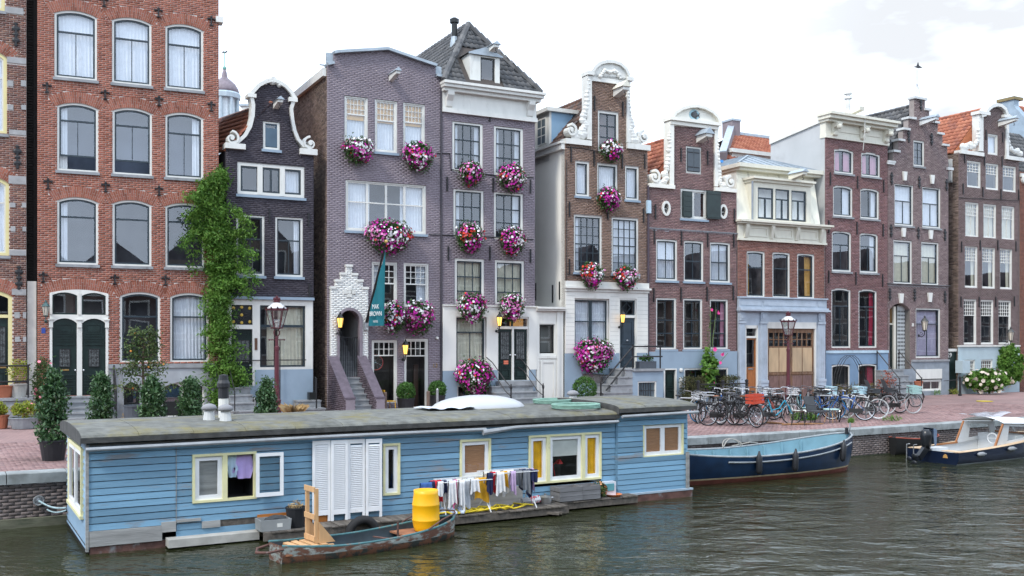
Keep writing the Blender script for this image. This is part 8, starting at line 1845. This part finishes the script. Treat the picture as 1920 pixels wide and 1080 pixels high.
t=hthing('tyre_fender','black tyre hanging between houseboat deck and rowboat','tyre',680,-.72,.02);MB().tube([(.27*math.cos(a),0,.27*math.sin(a))for a in np.linspace(0,2*PI,21)[:-1]],.085,8,closed=True).build('tyre',mat('rubber',(.015,.015,.016),.8),t,smooth=True)
# drying racks and the washing
WIRE=mat('white_wire',(.6,.61,.62),.4)
def rack(px,off,lab,w_,hh):
 t=hthing('drying_rack',lab,'drying rack',px,off,zd,-.03,'drying racks on the deck');B=MB()
 B.tube([(-w_/2,-.27,hh),(w_/2,-.27,hh),(w_/2,.27,hh),(-w_/2,.27,hh)],.011,5,closed=True)
 for k in range(6):y=-.22+.088*k;B.tube([(-w_/2,y,hh),(w_/2,y,hh)],.005,4)
 B.build('rail',WIRE,t)
 for s in(-1,1):
  for q in(-1,1):MB().tube([(s*w_*.36-q*.0,q*.22,hh),(s*w_*.36+.12*s,-q*.28,0)],.011,5).build('leg',WIRE,t)
 return t
rack(868,-.45,'left drying rack crowded with pale washing',1.05,.66);rack(952,-.45,'right drying rack with white and dark washing',1.15,.76)
CL={'blue':(.05,.12,.32),'red':(.50,.02,.03),'white':(.66,.66,.67),'pale':(.52,.54,.58),'cream':(.58,.55,.47),'mustard':(.62,.32,.02),'navy':(.012,.018,.06),'pink':(.6,.12,.3),'grey':(.16,.17,.19),'lilac':(.45,.33,.5)}
wash=[(799,'blue',.2,.22),(810,'navy',.1,.2),(817,'red',.2,.36),(826,'white',.1,.2),(832,'navy',.1,.2),(841,'pale',.12,.3),(848,'white',.12,.36),(853,'pink',.06,.38),(860,'cream',.12,.4),(866,'white',.1,.42),(874,'pale',.14,.4),(882,'pale',.12,.3),(890,'white',.14,.2),(903,'mustard',.24,.34),(912,'cream',.1,.3),(919,'navy',.1,.3),(924,'red',.1,.3),(930,'white',.16,.3),(938,'white',.14,.32),(945,'mustard',.12,.26),(953,'white',.2,.36),(962,'lilac',.1,.34),(972,'grey',.16,.26),(980,'navy',.12,.3),(987,'grey',.14,.34),(993,'navy',.1,.4),(997,'lilac',.07,.36),(1002,'navy',.12,.18)]
for i,(px,c,w_,L)in enumerate(wash):
 L*=1.35;w_*=1.2;hh=(.66 if px<905 else .76)+zd;hh+=.02;off=-.72+.1*(i%3)
 same=[q for q in wash if q[1]==c];side='left' if px<905 else 'right';nm={'pale':'pale grey','white':'white','cream':'cream'}.get(c,c);k=len([q for q in wash if q[1]==c and(q[0]<905)==(px<905)])
 nb=[{'pale':'pale grey'}.get(wash[j][1],wash[j][1])for j in(i-1,i+1)if 0<=j<len(wash)]
 lab=f'{nm} garment hanging on the {side} drying rack' if k==1 else f'{nm} garment between the {nb[0]} and {nb[-1]} pieces on the {side} drying rack'
 t=hthing('garment',lab,'garment',px,off,hh,0,'washing on the drying racks');nz=U(0,6);P=[]
 for q in np.linspace(0,1,8):r=1-q;P.append([(x*w_*(1+.25*r),-.012+.03*math.sin(x*14+nz+q)*r,-L*r*(1+.12*math.sin(x*5+nz))+.012)for x in np.linspace(-.5,.5,10)])
 P.append([(x*w_,.03,.012)for x in np.linspace(-.5,.5,10)]);P.append([(x*w_*1.1,.05+.02*math.sin(x*12),-L*.6)for x in np.linspace(-.5,.5,10)])
 MB().grid(P).build('cloth',mat(c+'_washing',CL[c],.9,.12,9),t,smooth=True)
# ---------------------------------------------------------------- boats
def hull(t,L,beam,sheer,keel,parts,n=22,p=2.6,inner=None,zin=.1,th=.04,gun=None,gr=.025):
 """shell built from stations; parts = [(name, material, z from, z to)] bands by height"""
 xs=[L*i/n for i in range(n+1)]
 def half(x,z):zs,zk,b=sheer(x/L),keel(x/L),beam(x/L);q=min(1,max(0,(zs-z)/(zs-zk)));return b*(1-q**p)**(1/p)
 for name,m,za,zb in parts:
  for s in(-1,1):
   P=[]
   for x in xs:lo,hi=max(za,keel(x/L)),min(zb,sheer(x/L));lo=min(lo,hi);P.append([(x,s*half(x,lo+(hi-lo)*k/6),lo+(hi-lo)*k/6)for k in range(7)])
   MB().grid(P if s<0 else[r[::-1]for r in P]).build(name,m,t,smooth=True)
 for s in(-1,1):
  P=[]
  for x in xs:zs,zi=sheer(x/L),max(zin,keel(x/L)+.05);P.append([(x,s*max(0,half(x,zi+(zs-zi)*k/4)-th),zi+(zs-zi)*k/4)for k in range(5)])
  MB().grid(P).build('inside',inner,t,smooth=True)
  if gun:MB().tube([(x,s*max(.0,half(x,sheer(x/L))-th/2),sheer(x/L))for x in xs],gr,6).build('gunwale',gun,t,smooth=True)
 MB().grid([[(x,s*max(0,half(x,max(zin,keel(x/L)+.05))-th),max(zin,keel(x/L)+.05))for s in(-1,0,1)]for x in xs]).build('floor',inner,t)
 b0=[(0,s*half(0,z),z)for s,z in[(-1,sheer(0)),(-1,keel(0)),(1,keel(0)),(1,sheer(0))]]
 MB().add([(0,s*half(0,keel(0)+(sheer(0)-keel(0))*k/5),keel(0)+(sheer(0)-keel(0))*k/5)for s in(-1,1)for k in range(6)],[(k,k+1,7+k,6+k)for k in range(5)]).build('transom',parts[-1][1],t)
 return half
def fender(t,x,y,z,l=.45,r=.075,m=None,tilt=0):MB().lathe([(0,-l/2),(r*.7,-l/2+.03),(r,-l/2+.1),(r,l/2-.1),(r*.5,l/2-.02),(.02,l/2+.06)],10,(0,0,0)).build('fender',m or POT,t,smooth=True).matrix_local=Matrix.Translation((x,y,z))@Matrix.Rotation(tilt,4,'Y')
# rusty rowboat
t=thing('rowboat','small rusty steel rowboat carrying a yellow barrel','rowboat',(-3.92,16.5,0),R(38.5));WORN=mat('flaking_hull_paint',(.03,.035,.03),.7,.3,4,bump=.3,col2=(.15,.065,.035),patch=(.45,.55,5));WORN2=mat('flaking_white_paint',(.26,.29,.27),.7,.3,5,bump=.3,col2=(.12,.055,.035),patch=(.43,.54,6),stretch=(.7,1,2));TEALR=mat('teal_rim',(.05,.14,.15),.6,.3,6,col2=(.2,.1,.06),patch=(.55,.65,6));L=3.62
sheer=lambda q:.20+.13*(2*q-.85)**2;RB_=hull(t,L,lambda q:.47*min(1,(.55+1.8*q))*(1-max(0,(q-.55)/.45)**2.6)**.6+.01,sheer,lambda q:-.18+.28*max(0,q-.75)*2,[('lower_hull',WORN,-.3,.11),('upper_hull',WORN2,.11,.9)],inner=mat('dark_blue_inside',(.03,.045,.055),.7,.3,4),zin=.0,gun=TEALR)
MB().tube([(.02,-.26,.24),(-.22,-.22,.21),(-.34,0,.19),(-.22,.22,.21),(.02,.26,.24)],.025,6).build('stern_bar',RUST,t);MB().tube([(2.75,-.45,.28),(3.05,-.44,.42),(3.5,-.2,.46),(3.62,0,.46),(3.5,.2,.46),(3.05,.44,.42),(2.75,.45,.28)],.016,6).build('bow_rail',RUST,t)
MB().box(2.45,2.95,-.40,.40,.13,.16).build('thwart',mat('rusty_seat',(.28,.12,.06),.7,.25,5),t);MB().box(.05,.45,-.3,.3,.12,.15).build('thwart',mat('rusty_seat',(.28,.12,.06)),t);MB().tube([(2.1,-.44,.22),(2.1,-.44,.48)],.02,5).tube([(2.0,-.3,.18),(1.8,-.1,.21)],.015,5).build('rowlock',RUST,t)
def bput(x,y,z):return tuple(Matrix.Rotation(R(38.5),4,'Z')@Vector((x,y,z))+Vector((-3.92,16.5,0)))
b=thing('yellow_barrel','bright yellow plastic barrel standing in the rowboat','barrel',bput(2.98,.0,.165));YB=mat('yellow_plastic',(.78,.40,.004),.4,.05,3)
MB().lathe([(.2,0),(.215,.02),(.235,.1),(.25,.19),(.255,.2),(.255,.215),(.248,.225),(.252,.36),(.248,.46),(.255,.475),(.255,.49),(.25,.5),(.235,.62),(.225,.68),(.225,.75),(.19,.75),(.185,.69),(0,.68)],28).build('barrel_shell',YB,b,smooth=True)
b=thing('timber_frame','light timber frame on a small pallet in the rowboat','timber frame',bput(.62,.05,.14),R(36));PINE=mat('raw_pine',(.52,.31,.15),.65,.12,3,stretch=(4,4,.6))
for k in range(4):MB().box(-.36+.16*k,-.25+.16*k,-.3,.28,.07,.095).build('pallet_board',PINE,b)
for y in(-.26,.2):MB().box(-.36,.36,y,y+.07,0,.068).build('bearer',PINE,b)
for y in(-.2,.16):MB().box(.04,.1,y,y+.05,.1,1.02).build('upright',PINE,b)
for z in(.13,.5,.96):MB().box(.02,.04,-.2,.21,z,z+.09).build('crosspiece',PINE,b)
for y in(-.215,.215):yprism(MB(),[(0,0)]*3,0,1)if False else MB().prism([(.1,.1),(.4,.1),(.1,.46)],y-.008,y+.008).build('gusset',PINE,b)
# blue sloop
ang=math.atan(.53);bow=Vector((9.75,28.75));L=6.9;o=bow-Vector((math.cos(ang),math.sin(ang)))*L
t=thing('steel_sloop','dark blue open steel sloop with pale blue inside moored behind the houseboat','boat',(o.x,o.y,0),ang);NAVYH=mat('navy_hull_paint',(.006,.022,.055),.35,.25,3,col2=(.25,.3,.32),patch=(.74,.76,9));REDB=mat('red_waterline_paint',(.16,.05,.035),.7,.25,4);CRB=mat('cream_stripe',(.42,.33,.2),.7,.2,5);SKYI=mat('sky_blue_paint',(.17,.30,.355),.5,.1,3,col2=(.16,.13,.1),patch=(.72,.76,8));LB=mat('grey_gunwale',(.25,.27,.28),.6,.2,6)
sh=lambda q:.66+.36*max(0,(q-.42)/.58)**2+.2*max(0,(.42-q)/.42)**2;half=hull(t,L,lambda q:1.02*(.8+.2*min(1,3*q))*max(0,1-max(0,(q-.5)/.5)**2.4)**.62+.012,sh,lambda q:-.35+.75*max(0,(q-.9)/.1)**1.6,[('waterline_band',REDB,-.35,.12),('cream_stripe',CRB,.12,.16),('hull_side',NAVYH,.16,1.5)],n=30,p=2.3,inner=SKYI,zin=.22,gun=LB,gr=.03)
MB().tube([(x,-half(x,sh(x/L)-.14)-.02,sh(x/L)-.14)for x in np.linspace(1.6,L*.93,18)],.022,6).build('rubbing_strake',LB,t)
for i in range(9):
 x=.9+i*.6
 for s in(-1,1):MB().bar((x,s*(half(x,.35)-.07),.3),(x,s*(half(x,sh(x/L))-.06),sh(x/L)-.04),.04,.06).build('rib',SKYI,t)
for x,tl in((2.5,.0),(3.75,.04),(5.75,.1)):fender(t,x,-half(x,sh(x/L)-.2)-.09,.48+(.12 if x>5 else 0),.55,.08,tilt=tl)
fender(t,6.62,-.28,.72,.36,.075);MB().lathe([(.05,-.05),(.045,.12),(.07,.13),(.0,.16)],8,(L-.12,0,sh(1))).build('stem_post',IRON,t);MB().tube([(L-.02,0,.8),(L+.02,0,1.3)],.022,6).build('jack_staff',mat('galvanised',(.35,.36,.37)),t)
B=MB().tube([(2.9+.35*math.cos(a),.45+.1*math.sin(a*1.7),.75+.22*abs(math.sin(a)))for a in np.linspace(0,6,24)],.018,5).tube([(3.3,.9,.72),(3.6,.5,.85),(4.3,.95,.75)],.015,5);B.build('rope',mat('grey_rope',(.3,.28,.25),.9),t)
# motor launch with white windscreen canopy
ang=R(31);t=thing('motor_launch','navy motor launch with tan deck, white canopy and outboard engine','motorboat',(12.66,30.0,0),ang);L=5.4;TAN=mat('tan_deck',(.50,.36,.23),.6,.12,3,stretch=(.5,6,1));WGEL=mat('white_gelcoat',(.55,.56,.56),.35,.05,3)
sh=lambda q:.36+.34*q**1.7;bm=lambda q:.88*max(0,1-max(0,(q-.4)/.6)**2.6)**.6+.012;half=hull(t,L,bm,sh,lambda q:-.2+.3*max(0,q-.8),[('waterline_stripe',mat('pale_stripe',(.35,.38,.38),.5),-.2,.03),('hull_side',mat('navy_gelcoat',(.006,.012,.03),.25),.03,1)],p=3.2,inner=WGEL,zin=.12,th=.2,gun=TAN,gr=.02)
P1=[[(x,s*half(x,sh(x/L)),sh(x/L)+.012)for x in np.linspace(0,L,20)]for s in(-1,1)]
for r,s in zip(P1,(-1,1)):MB().grid([r,[(x,y-s*min(.2,abs(y)),z+.012)for x,y,z in r]]).build('side_deck',TAN,t)
MB().box(.0,.34,-.84,-.3,.372,.39).box(.0,.34,.3,.84,.372,.39).build('stern_deck',TAN,t);MB().box(.35,1.1,.25,.6,.15,.38).box(3.2,3.6,-.65,.65,.15,.7).build('locker',WGEL,t)
B=MB();zc=1.1
for s in(-1,1):
 y=s*.66;o_=[(1.35,.42),(3.5,.58),(3.25,1.04),(1.75,zc)];hl=[(1.95,.56),(3.15,.64),(3.0,.96),(2.05,1.02)];B.plate([(x,z)for x,z in(o_ if s<0 else o_)],[hl],y-.02,y+.02);MB().quad(*[(x,y,z)for x,z in hl]).build('side_pane',GLASS2,t)
B.box(3.4,3.46,-.66,.66,.6,.7).bar((3.45,-.66,.6),(3.22,-.66,1.05),.05).bar((3.45,.66,.6),(3.22,.66,1.05),.05).bar((3.45,0,.6),(3.22,0,1.05),.05);B.build('windscreen_frame',WGEL,t);MB().quad((3.44,-.64,.66),(3.44,.64,.66),(3.23,.64,1.04),(3.23,-.64,1.04)).build('windscreen',GLASS2,t)
MB().grid([[(x,y,zc+.03+.16*(1-(y/.74)**2)-.05*(x-1.7))for y in np.linspace(-.74,.74,11)]for x in np.linspace(1.68,3.4,5)]).build('canopy',mat('white_canvas',(.6,.61,.61),.7),t,smooth=True)
MB().grid([[(x,y,zc+.13+.16*abs(math.sin(x*2.3+.8))*(1-.5*abs(y))+.02*math.sin(y*9))for y in np.linspace(-.1,.8,9)]for x in np.linspace(1.65,3.1,16)]).build('folded_screen',glass_mat('milky_sheet',(.8,.8,.82),.22,rough=.3),t,smooth=True)
VAR=mat('varnished_trim',(.30,.12,.04),.35)
for p_,q_ in(((1.33,-.67,.42),(1.74,-.67,1.1)),((1.33,.67,.42),(1.74,.67,1.1)),((.4,.66,.42),(1.4,.66,.44)),((3.3,-.6,.72),(3.3,.6,.72))):MB().bar(p_,q_,.05).build('wood_trim',VAR,t)
MB().tube([(2.6,-.25+.16*math.cos(a),.62+.16*math.sin(a))for a in np.linspace(0,2*PI,15)[:-1]],.018,6,closed=True).bar((2.6,-.4,.62),(2.6,-.1,.62),.02).build('steering_wheel',WGEL,t)
fender(t,1.0,-.95,.28,.36,.07,mat('grey_fender',(.2,.21,.22),.6),R(90));fender(t,2.5,-.96,.36,.36,.07,mat('grey_fender',(.2,.21,.22)),R(90))
for o_ in list(t.children):
 if o_.name.split('.')[0]in('side_pane','windscreen_frame','windscreen','canopy','folded_screen','wood_trim'):o_.location=(.75,0,0)
EN=mat('engine_black',(.012,.014,.017),.3);B=MB().lathe([(.0,-.1),(.1,-.08),(.15,.05),(.17,.3),(.15,.44),(.08,.5),(0,.5)],10,(-.12,.1,.5));e=B.build('engine_cowl',EN,t,smooth=True);e.scale=(1.15,1,1);MB().add([(.0,-.08,.5),(.1,-.08,.55),(.12,-.08,.98),(-.05,-.08,1.04),(.0,.28,.5),(.1,.28,.55),(.12,.28,.98),(-.05,.28,1.04)],[(0,1,2,3),(4,7,6,5),(1,5,6,2),(3,2,6,7)]).build('engine_cover',mat('blue_grey_canvas',(.12,.17,.25),.8),t)
MB().bar((-.1,.1,.5),(-.5,.1,.16),.13,.2).bar((-.5,.1,.16),(-.72,.1,.14),.1,.12).build('engine_leg',EN,t);B=MB()
for k in range(3):a=k*2.1;B.ball((-.78,.1+.12*math.cos(a),.14+.12*math.sin(a)),(.03,.09,.07),8,5)
B.build('propeller',EN,t);MB().prism([(-.08,0),(.08,0),(.06,.08),(0,.12),(-.06,.08)],0,.01).build('crest',mat('gilt_crest',(.45,.25,.08),.5,.4,20),t).matrix_local=Matrix.Translation((-.012,-.45,.18))@Matrix.Rotation(-PI/2,4,'Z')
MB().tube([(-.05,.75,.5),(-.2,.75,.5),(-.2,.75,-.05)],.015,5).tube([(-.05,.5,.5),(-.2,.5,.5),(-.2,.5,-.05)],.015,5).build('ladder',mat('galvanised',(.35,.36,.37)),t)
t=thing('tarred_dinghy','small dark rusty dinghy tied behind the motor launch','dinghy',(12.25,32.05,0),R(31));hull(t,2.2,lambda q:.45*max(0,1-max(0,(q-.5)/.5)**2.4)**.6*min(1,.3+2*q)+.01,lambda q:.5+.06*(2*q-1)**2,lambda q:-.1,[('hull_side',mat('black_hull',(.008,.008,.008)),-.1,1)],inner=RUST,zin=.25,gun=mat('rust_red_gunwale',(.22,.05,.03),.7))
c=at(1640,838,33.6);t=thing('dock_line','dark mooring lines hanging on the quay wall between the boats','rope',tuple(c));MB().tube([(0,0,0),(.5,.2,-.1),(1.1,.5,-.02),(1.9,.9,.08)],.03,5).tube([(-.3,-.1,.12),(0,0,0),(.45,.1,-.55)],.025,5).build('strand',IRON,t)
# ---------------------------------------------------------------- bicycles
RUB=mat('rubber',(.015,.015,.016),.8);CHROME=mat('chrome',(.55,.56,.58),.25,.05,9,metal=.9);LEATH=mat('saddle_black',(.02,.02,.02),.5);BROWNL=mat('saddle_brown',(.25,.09,.035),.5)
RB=.345
def wheel_mesh(tyre):
 def f():
  ty=MB().tube([(RB*math.cos(a),0,RB*math.sin(a))for a in np.linspace(0,2*PI,33)[:-1]],.021,6,closed=True).mesh('tyre',tyre,True)
  B=MB().tube([(.32*math.cos(a),0,.32*math.sin(a))for a in np.linspace(0,2*PI,29)[:-1]],.010,4,closed=True).lathe([(.02,-.04),(.03,0),(.02,.04)],6,axis='y')
  for k in range(18):a=2*PI*k/18;B.bar((.02*math.cos(a),.02*(-1)**k,.02*math.sin(a)),(.315*math.cos(a+.25),0,.315*math.sin(a+.25)),.0045)
  return ty,B.mesh('rim',CHROME)
 return shared(('wheel',tyre.name),f)
def bicycle(px,py,deg,fc,label,tyre=None,lady=True,basket=None,crate=None,seat=None,bars=None,lean=4,loc=None):
 g=loc or gp(px,py);t=thing('bicycle',label,'bicycle',tuple(g),R(deg),'bicycles parked along the quay');t.rotation_euler=(R(lean),0,R(deg));tm=tyre or RUB;ty,rim=wheel_mesh(tm)
 for x in(-.55,.55):
  w=put('wheel',ty,t,loc=(x,0,.365));put('rim',rim,w)
 def frame():
  B=MB();bb,hd,hb,st_,sb,ra=(-.08,0,.3),(.33,0,.82),(.37,0,.7),(-.24,0,.84),(-.2,0,.7),(-.55,0,.365)
  B.tube([bb,st_],.018,6).tube([hb,hd],.02,6).tube([ra,bb],.012,5).tube([ra,sb],.011,5)
  if lady:B.tube([hb,(.18,0,.45),(.02,0,.33),bb],.019,6).tube([hd,(.12,0,.55),(-.14,0,.48)],.017,6)
  else:B.tube([hb,bb],.019,6).tube([hd,(-.22,0,.76)],.017,6)
  B.tube([hb,(.45,.045,.6),(.55,.05,.365)],.014,5).tube([hb,(.45,-.045,.6),(.55,-.05,.365)],.014,5);return B.mesh('frame',fc)
 put('frame',shared(('frame',fc.name,lady),frame),t)
 def gd():
  B=MB()
  for x,a0,a1 in((-.55,.3,2.9),(.55,.1,2.6)):B.ribbon([(x+.39*math.cos(a),.365+.39*math.sin(a))for a in np.linspace(a0,a1,12)],.012,-.025,.025)
  B.box(-.5,-.02,-.03,.02,.27,.42).box(-.85,-.3,-.06,.06,.77,.785).bar((-.55,-.06,.365),(-.75,-.06,.77),.012).bar((-.55,.06,.365),(-.75,.06,.77),.012);return B.mesh('guards',LEATH)
 put('guards',shared('guards',gd),t)
 sm=seat or LEATH;put('saddle',shared(('saddle',sm.name),lambda:MB().ball((-.27,0,.93),(.14,.085,.035),8,5).tube([(-.24,0,.82),(-.26,0,.92)],.013,5).mesh('saddle',sm,True)),t)
 bm=bars or CHROME;put('handlebar',shared(('bars',bm.name),lambda:MB().tube([(.32,0,.8),(.3,0,1.0)],.013,5).tube([(.08,-.27,1.02),(.18,-.26,1.05),(.32,-.12,1.04),(.33,0,1.01),(.32,.12,1.04),(.18,.26,1.05),(.08,.27,1.02)],.014,6).ball((.42,0,.86),.04,7,5).mesh('handlebar',bm)),t)
 put('pedals',shared('pedals',lambda:MB().tube([(-.08,.06,.3),(.06,.07,.2)],.012,5).tube([(-.08,-.06,.3),(-.22,-.07,.4)],.012,5).box(.02,.1,.07,.16,.185,.21).box(-.26,-.18,-.16,-.07,.39,.415).mesh('pedals',LEATH)),t)
 if basket:
  B=MB();x0,x1,y0,z0,z1=.38,.7,.2,.78,1.0
  for z in np.linspace(z0,z1,4):B.tube([(x0,-y0,z),(x1,-y0,z),(x1,y0,z),(x0,y0,z)],.009,4,closed=True)
  for i in range(7):y=-y0+2*y0*i/6;B.tube([(x0,y,z1),(x0,y,z0),(x1,y,z0),(x1,y,z1)],.006,4)
  B.build('basket',basket,t)
 if crate:
  B=MB()
  for z in(.8,.9,1.0):B.box(.36,.38,-.22,.22,z,z+.07).box(.72,.74,-.22,.22,z,z+.07).box(.38,.72,-.22,-.2,z,z+.07).box(.38,.72,.2,.22,z,z+.07)
  B.box(.36,.74,-.22,.22,.78,.8).build('crate',crate,t)
 return t
def paint(n,c):return mat(n,c,.35,.08,5)
BK,TL,SAL,BLU,GRY,WHT=paint('bike_black',(.012,.012,.014)),paint('bike_teal',(.01,.25,.38)),paint('bike_salmon',(.62,.16,.12)),paint('bike_blue',(.02,.1,.35)),paint('bike_grey',(.2,.21,.22)),paint('bike_white',(.55,.56,.56))
WT=mat('pale_tyre',(.45,.46,.46),.7);BT=mat('blue_tyre',(.02,.22,.45),.7);RC=mat('red_crate',(.45,.06,.03),.6);GC=mat('pale_green_crate',(.32,.48,.46),.6);BC=mat('black_crate',(.012,.012,.012),.6);BLC=mat('pale_blue_crate',(.36,.52,.58),.6);WB=mat('white_basket',(.6,.61,.62),.5)
bk=[(1283,793,25,WHT,'bicycle with blue front tyre and white wire basket beside the houseboat',dict(tyre=BT,basket=WB)),(1312,792,70,BK,'black bicycle with white handlebar behind the left steel hoop',{}),(1330,795,118,GRY,'grey bicycle seen end on, second in the left cluster',dict(seat=BROWNL)),(1357,798,12,BK,'black bicycle standing side on with full chain guard',dict(lean=6)),(1378,795,150,BK,'bicycle with pale cream tyres and brown saddle',dict(tyre=WT,seat=BROWNL)),(1350,784,80,BLU,'blue bicycle in the back row near the iron fence',dict(bars=WB)),(1385,783,65,GRY,'grey bicycle in the back row below the hollyhock',dict(bars=WB)),(1396,800,-62,BK,'black bicycle with red front crate turned to the quay',dict(crate=RC)),(1424,788,14,SAL,'salmon pink bicycle with straight frame',dict(lady=False)),(1412,781,60,BLU,'blue bicycle behind the salmon frame',{}),(1455,797,6,TL,'bright teal bicycle standing side on at the front',dict(lean=-5)),(1450,782,100,BK,'dark bicycle behind the teal bicycle',dict(basket=WB)),(1470,780,40,WHT,'white framed bicycle left of the street lamp',dict(basket=WB)),(1497,782,70,TL,'pale blue bicycle right of the street lamp',{}),(1528,784,55,BK,'black bicycle with large black front crate',dict(crate=BC)),(1545,787,20,BLU,'blue wheeled bicycle behind the dark armchair',dict(tyre=BT)),(1556,779,75,GRY,'bicycle with pale blue crate in the back row',dict(crate=BLC)),(1572,789,75,BK,'dark bicycle seen end on beside the round table',dict(bars=BK)),(1590,788,163,BLU,'dark blue bicycle leaning with large front wheel forward',dict(lady=False)),(1598,779,50,GRY,'grey bicycle with pale blue crate near the right hoop',dict(crate=BLC)),(1616,785,155,WHT,'bicycle with pale tyres right of the steel hoops',dict(tyre=WT,lady=False)),(1662,775,8,BK,'black cargo bicycle with two child seats',dict(bars=BK)),(1640,777,30,BK,'black bicycle half hidden by the child seats',dict(bars=BK)),(1688,776,12,GRY,'bicycle with pale tyre and mint green front crate',dict(tyre=WT,crate=GC)),(1694,764,10,BK,'dark bicycle resting against the step gable stairs',dict(bars=BK,lady=False))]
DKB=mat('dark_bars',(.10,.10,.11),.35,.1,9,metal=.6)
for k,(px,py,dg)in enumerate(((1338,779,65),(1366,778,85),(1398,777,70),(1432,777,95),(1484,777,60),(1514,776,80),(1543,775,65),(1582,775,85),(1624,774,70),(1368,788,50),(1440,787,70),(1540,780,110))):bk.append((px,py,dg,(BK,GRY,BK,BLU)[k%4],('dark bicycle packed in the rear row '+('before the brownish hedges','behind the cream tyred bicycle','before the orange door','left of the teal bicycle','right of the street lamp pole','behind the white chair','behind the black front crate','behind the grass tufts','behind the child seats','beside the cream tyred bicycle','between salmon and teal bicycles','behind the dark armchair')[k]),dict(bars=DKB)))
for px,py,dg,fc,lab,kw in bk:
 kw.setdefault('bars',DKB if(px%5)else CHROME)
 t=bicycle(px,py,dg,fc,lab,**kw)
 if 'child seats' in lab and 'cargo' in lab:
  for x,z in((-.55,.8),(.12,.82)):
   s_=MB().add([(x-.16,-.14,z),(x+.2,-.14,z),(x+.2,.14,z),(x-.16,.14,z),(x-.34,-.15,z+.5),(x-.34,.15,z+.5),(x-.2,-.2,z+.2),(x-.2,.2,z+.2),(x+.2,-.16,z+.14),(x+.2,.16,z+.14)],[(0,1,2,3),(0,3,5,4),(0,4,6),(3,7,5),(0,6,8,1),(2,9,7,3)]).build('child_seat',mat('grey_plastic_seat',(.08,.09,.10),.5),t)
# bicycle hung in the shop window
b=HD.world(HD.u(720),.35,HD.z(720,705));t=bicycle(0,0,0,mat('bike_celeste',(.25,.5,.5),.35),'pale green racing bicycle hung upright inside the shop window',tyre=mat('red_tyre',(.45,.06,.05),.7),lady=False,loc=b);t.rotation_euler=(0,R(-78),HD.rz);t.scale=(.82,.82,.82);del t['group']
for px,py,lab in((1309,794,'bent steel bicycle hoop near the houseboat end'),(1343,786,'bent steel bicycle hoop behind the brown saddles'),(1563,786,'bent steel bicycle hoop near the round table'),(1592,786,'bent steel bicycle hoop before the blue plinth'),(1624,784,'rightmost bent steel bicycle hoop')):
 g=gp(px,py);t=thing('bicycle_hoop',lab,'bike rack',tuple(g),R(150),'steel bicycle hoops');MB().tube([(0,0,0),(0,0,.72),(.03,0,.8),(.1,0,.83),(.6,0,.83),(.67,0,.8),(.7,0,.72),(.7,0,0)],.027,8).build('hoop',mat('galvanised',(.35,.36,.37)),t)
# chairs and table left on the quay
def shell_chair(px,py,rz,m,lab):
 g=gp(px,py);t=thing('shell_chair',lab,'chair',tuple(g),rz,'chairs left on the quay');P=[[(x*(.25-.03*q),y,z+.03*(x*x))for x in(-1,-.6,0,.6,1)]for q,(y,z)in enumerate(((-.24,.43),(-.2,.47),(0,.45),(.17,.46),(.22,.55),(.26,.75),(.27,.86)))]
 MB().grid(P).grid([[(x,y+.03,z-.03)for x,y,z in r]for r in P]).build('shell',m,t,smooth=True)
 for sx in(-.18,.18):
  for sy in(-.16,.16):MB().tube([(sx*.8,sy,.44),(sx*1.2,sy*1.3,0)],.012,6).build('leg',IRON,t)
shell_chair(1497,797,R(70),mat('off_white_plastic',(.66,.64,.58),.6),'off white shell chair at the quay side');shell_chair(1510,791,R(66),mat('sage_fabric',(.24,.34,.31),.8),'sage green shell chair behind the white chair')
g=gp(1534,794);t=thing('armchair','dark grey garden armchair beside the round table','chair',tuple(g),R(40));DG=mat('dark_grey_weave',(.045,.048,.052),.7)
MB().box(-.27,.27,-.25,.25,.38,.43).build('seat',DG,t);MB().add([(-.28,.22,.43),(.28,.22,.43),(.28,.38,.9),(-.28,.38,.9),(-.28,.26,.43),(.28,.26,.43),(.28,.42,.9),(-.28,.42,.9)],[(0,1,2,3),(4,7,6,5),(0,4,5,1),(3,2,6,7),(0,3,7,4),(1,5,6,2)]).build('backrest',DG,t)
for s in(-.29,.29):MB().tube([(s,-.26,0),(s,-.26,.62),(s,.3,.64)],.018,6).build('armrest',DG,t);MB().tube([(s,.25,.4),(s,.32,0)],.018,6).build('leg',DG,t)
g=gp(1559,792);t=thing('round_table','small round mint table on wooden legs','table',tuple(g));MB().lathe([(0,.43),(.27,.43),(.28,.45),(.27,.465),(0,.465)],20).build('tabletop',mat('mint_laminate',(.36,.52,.50),.5),t)
for k in range(3):a=k*2.1+.4;MB().tube([(.14*math.cos(a),.14*math.sin(a),.43),(.24*math.cos(a),.24*math.sin(a),0)],[.018,.012],6).build('leg',PINE,t)
